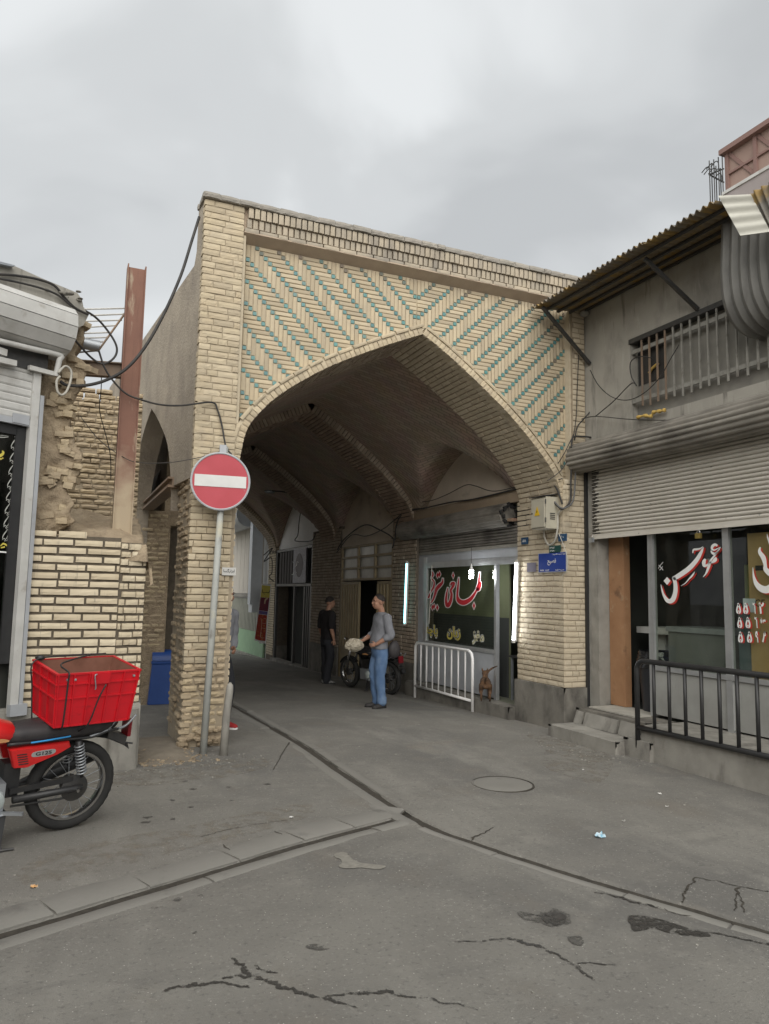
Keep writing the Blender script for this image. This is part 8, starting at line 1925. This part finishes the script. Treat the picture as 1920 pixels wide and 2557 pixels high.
cable('black cable bundle along the tan lintel beam', [onX(*cK(*q), 4.80) for q in ((20, 560), (30, 450), (60, 370), (130, 320), (300, 285), (480, 245), (640, 225), (800, 190), (960, 150), (1120, 110), (1270, 75), (1340, 110), (1380, 200), (1400, 260))], 0.013)
cable('thin cable arching over the plaster lunette to the pier', [onX(*cK(*q), 4.80) for q in ((100, 245), (300, 235), (450, 180), (600, 105), (680, 110), (780, 145), (860, 152), (1000, 125), (1200, 95), (1400, 50))], 0.007)
cable('slanted thin cable crossing the right pier corner', [onX(*cK(1260, 70), 4.78), onY(*cK(1400, -130), -0.06), onY(*cK(1500, -330), -0.06)], 0.006)
cable('black cable pair running down the right pier beside the shutter', [onY(*cK(1480, -120), -0.05), onY(*cK(1470, 60), -0.05), onY(*cK(1465, 230), -0.05), onX(*cK(1400, 300), 4.80), onX(*cK(1340, 250), 4.78)], 0.014)
cable('second black cable bending into the meter box', [onY(*cK(1510, -100), -0.06), onY(*cK(1505, 80), -0.06), onY(*cK(1485, 240), -0.06), onX(*cK(1400, 295), 4.79), onX(*cK(1330, 235), 4.78)], 0.011, M['cable_grey'])
cable('cream cable looping below the meter box', [onX(*cK(1250, 475), 4.80), onX(*cK(1255, 540), 4.81), onX(*cK(1290, 595), 4.82), onX(*cK(1340, 560), 4.82), onX(*cK(1362, 450), 4.82), onX(*cK(1365, 350), 4.82), onX(*cK(1400, 305), 4.82), onY(*cK(1480, 260), -0.03)], 0.013, M['cable_white'])
cable('thin white wire hanging past the street sign', [onX(*cK(1370, 500), 4.82), onX(*cK(1410, 600), 4.81), onX(*cK(1440, 700), 4.81), onX(*cK(1440, 800), 4.81), onX(*cK(1400, 850), 4.82)], 0.005, M['cable_white'])
cR = crop(1300, 450, 2.679)
cable('black wire sagging across the grey wall to the window bars', [onX(*cR(*q), 5.15) for q in ((465, 1270), (520, 1370), (610, 1450), (720, 1470), (830, 1420), (930, 1320), (1000, 1200), (1060, 1100))], 0.006)
cable('black wire curving round the broken window pane', [onX(*cR(*q), 5.17) for q in ((500, 1580), (620, 1480), (740, 1360), (775, 1375), (740, 1310), (735, 1220), (790, 1180), (880, 1190))], 0.007)
cable('straight wires along the wall above the shutter drum', [onX(*cR(*q), 5.17) for q in ((400, 1600), (500, 1580), (740, 1600), (1000, 1605), (1100, 1590))], 0.006)
cable('tangled black cable rising at the archway corner', [onY(*cR(*q), -0.07) for q in ((360, 1740), (380, 1650), (420, 1600), (470, 1540), (480, 1500))] , 0.009)
cable('second tangled cable at the archway corner', [onY(*cR(*q), -0.09) for q in ((340, 1790), (350, 1720), (420, 1715), (540, 1725), (640, 1700))], 0.012)
cable('thin upright wire on the right brick strip', [onY(*cR(*q), -0.03) for q in ((388, 1170), (378, 1400), (365, 1640), (300, 1900), (180, 2010))], 0.006)
cP = crop(560, 1200, 3.322)
cable('drooping cable over the beige gate', [onX(*cP(*q), 4.80) for q in ((940, 570), (1000, 480), (1160, 370), (1290, 410), (1400, 480), (1395, 560))], 0.014)
cable('cable swag between the passage piers', [onX(*cP(*q), 4.79) for q in ((930, 600), (1050, 455), (1180, 460), (1320, 400), (1420, 320), (1520, 245), (1661, 232))], 0.010)
cable('cable dropping across the white lunette', [onX(*cP(*q), 4.78) for q in ((590, 130), (635, 190), (620, 350), (610, 450), (590, 500), (720, 500), (755, 440))], 0.014)
cable('tangled cable on the far brick pier', [onY(*cP(*q), 14.0) for q in ((325, 620), (400, 560), (330, 670), (390, 640), (395, 760), (370, 800), (410, 835))], 0.014)
# lamp arm and small camera under the vault
LA_ = thing('vault_lamp', 'dark lamp reaching out from the third vault rib', 'lamp', onX(*cP(690, 100), 4.4))
mb = MB(); mb.tube(catmull([onX(*cP(680, 90), 4.6), onX(*cP(600, 125), 4.2), onX(*cP(500, 95), 3.9), onX(*cP(370, 85), 3.6)], 5), 0.02, 8); mb.build('arm', M['steel_dark'], LA_, smooth=True)
mb = MB(); mb.ell(onX(*cP(375, 92), 3.6), (0.14, 0.06, 0.05), 12, 8); mb.build('shade', M['galv'], LA_, smooth=True)
vc = onX(*crop(560, 850, 3.322)(1235, 1085), 4.3)
VC = thing('security_camera', 'small white security camera under the dark vault', 'camera', vc)
mb = MB(); mb.bar(vc + V(0.02, 0.05, 0.03), vc + V(-0.03, -0.1, -0.03), 0.07, 0.09); mb.build('housing', M['white_metal'], VC)
mb = MB(); mb.tube([vc + V(0, 0, 0.03), vc + V(0.05, 0.08, 0.16)], 0.015, 8); mb.build('bracket', M['steel_dark'], VC)

# ------------------------------------------------------------------ litter and rubble
def litter(name, label, fn, x, y, pts, mat_, h=0.012):
    p_ = onZ(*fn(x, y), -0.03); gx_, gy_ = p_[0], p_[1]; mb = MB()
    mb.grid(lambda u, v: (gx_ + pts * (u - 0.5), gy_ + pts * 0.6 * (v - 0.5), gz(gx_, gy_) + 0.004 + h * abs(fbm(u * 3 + x, v * 3 + y)) * 2), list(np.linspace(0, 1, 6)), list(np.linspace(0, 1, 5)))
    o = mb.build(name, mat_, None); tag(o, label, 'litter'); return o
PW = pmat('white_paper', (0.62, 0.61, 0.58), (0.5, 0.49, 0.46), 20, 0.8, 0)
litter('snack_wrapper', 'crumpled blue and white wrapper lying right of the gully', GR2, 930, 410, 0.075, pmat('blue_wrapper', (0.08, 0.36, 0.52), (0.66, 0.68, 0.68), 30, 0.4, 0), 0.03)
litter('snack_wrapper', 'small orange wrapper on the paving at the far left', GR, 145, 657, 0.035, pmat('orange_wrapper', (0.6, 0.26, 0.04), (0.6, 0.5, 0.35), 40, 0.5, 0), 0.014)
litter('paper_scrap', 'pale paper scrap lying in the cross gully', GR, 1290, 455, 0.07, PW, 0.015)
litter('paper_scrap', 'flat yellowish scrap in the cross gully beside the pale paper', GR, 1240, 475, 0.05, M['foam'], 0.01)
litter('cigarette_end', 'white cigarette end on the kerb stones before the gully', GR, 1258, 348, 0.03, PW)
litter('cigarette_end', 'white stub lying between manhole cover and steps', GR2, 858, 110, 0.02, PW)
litter('cigarette_end', 'white stub in the middle of the right paving', GR2, 1220, 267, 0.025, PW)
litter('paper_scrap', 'torn white scrap below the dirt patch at right', GR2, 1188, 212, 0.035, PW, 0.02)
litter('paper_scrap', 'white scrap on the paving right of the manhole cover', GR2, 1033, 338, 0.024, PW)
rub = MB(); rg = np.random.default_rng(5)
def chips(n, cfn, rmin, rmax, mb):
    for i in range(n):
        x, y = cfn(); r = rg.uniform(rmin, rmax); z = gz(x, y); a = rg.uniform(0, 6.28)
        mb.obox((x, y, z + r * 0.3), (r * math.cos(a), r * math.sin(a), 0), (-r * 0.7 * math.sin(a), r * 0.7 * math.cos(a), r * 0.2), (0, -r * 0.1, r * 0.4))
chips(420, lambda: (rg.uniform(-0.45, 0.15) + rg.normal(0, 0.06), rg.uniform(-0.75, 0.7)), 0.004, 0.016, rub)
ro_ = rub.build('brick_rubble', M['mud'], None); stuff(ro_); tag(ro_, 'earth and brick crumbs between the low wall and the left pier', 'rubble')
rub = MB(); chips(260, lambda: (rg.uniform(-0.75, 0.6) + rg.normal(0, 0.1), -0.75 + rg.normal(0, 0.28)), 0.003, 0.009, rub)
chips(90, lambda: (rg.uniform(3.9, 4.55), -1.3 + rg.normal(0, 0.5)), 0.003, 0.010, rub); chips(240, lambda: (rg.uniform(-2.5, 4.4), rg.uniform(-6.4, 1.0)), 0.003, 0.007, rub)
ro_ = rub.build('gravel', M['concrete'], None); stuff(ro_); tag(ro_, 'scattered grit and small chips on the paving', 'grit')
mb = MB()
def drift(u, v):
    x = -0.5 + 0.62 * u; y = -0.78 + 1.7 * v; e_ = min(u, 1 - u, v, 1 - v) * 4
    return (x + 0.05 * vnoise(y * 4, 1.0), y, gz(x, y) - 0.008 + min(1, e_) * (0.030 + 0.03 * fbm(x * 6, y * 6)))
mb.grid(drift, list(np.linspace(0, 1, 40)), list(np.linspace(0, 1, 70)))
dr = mb.build('earth_drift', pmat('dusty_earth', (0.23, 0.20, 0.155), (0.17, 0.145, 0.115), 6, 0.95, 0.8, 60, bdist=0.01), ground, smooth=True)
DUST = pmat('dry_dust', (0.27, 0.24, 0.19), (0.215, 0.195, 0.16), 5, 0.97, 0.6, 90); ragged(DUST, 9.0, 0.46, 0.80)
for poly in ([(-1.5, -0.72), (-0.6, -0.85), (0.1, -0.62), (0.75, -0.75), (0.55, -1.15), (-0.1, -1.45), (-0.9, -1.35), (-1.6, -1.2)], [(3.4, -2.4), (4.4, -1.4), (4.55, -0.5), (4.2, -0.1), (3.9, -0.9), (3.3, -1.7)], [(-1.2, -2.9), (-0.2, -2.6), (0.6, -2.35), (0.5, -2.7), (-0.3, -3.05), (-1.3, -3.4)]):
    sheet_on_ground(poly, DUST, 'dust_film', 0.0025)
# unseen house front, added so the shop glass has something to reflect
OP = thing('reflected_house_front', 'plain house front added out of view at left for the shop glass to reflect', 'house', (-7, -6, 0))
mb = MB(); mb.box((-9.5, -24, -0.5), (-6.5, -1.5, 6.5)); mb.build('wall', M['plaster_side'], OP)
for y in (-6.5, -10.5, -14.5):
    mb = MB(); mb.box((-6.5, y - 1.6, 0.1), (-6.45, y + 1.4, 2.7)); mb.build('shutter', M['grey_metal'], OP)
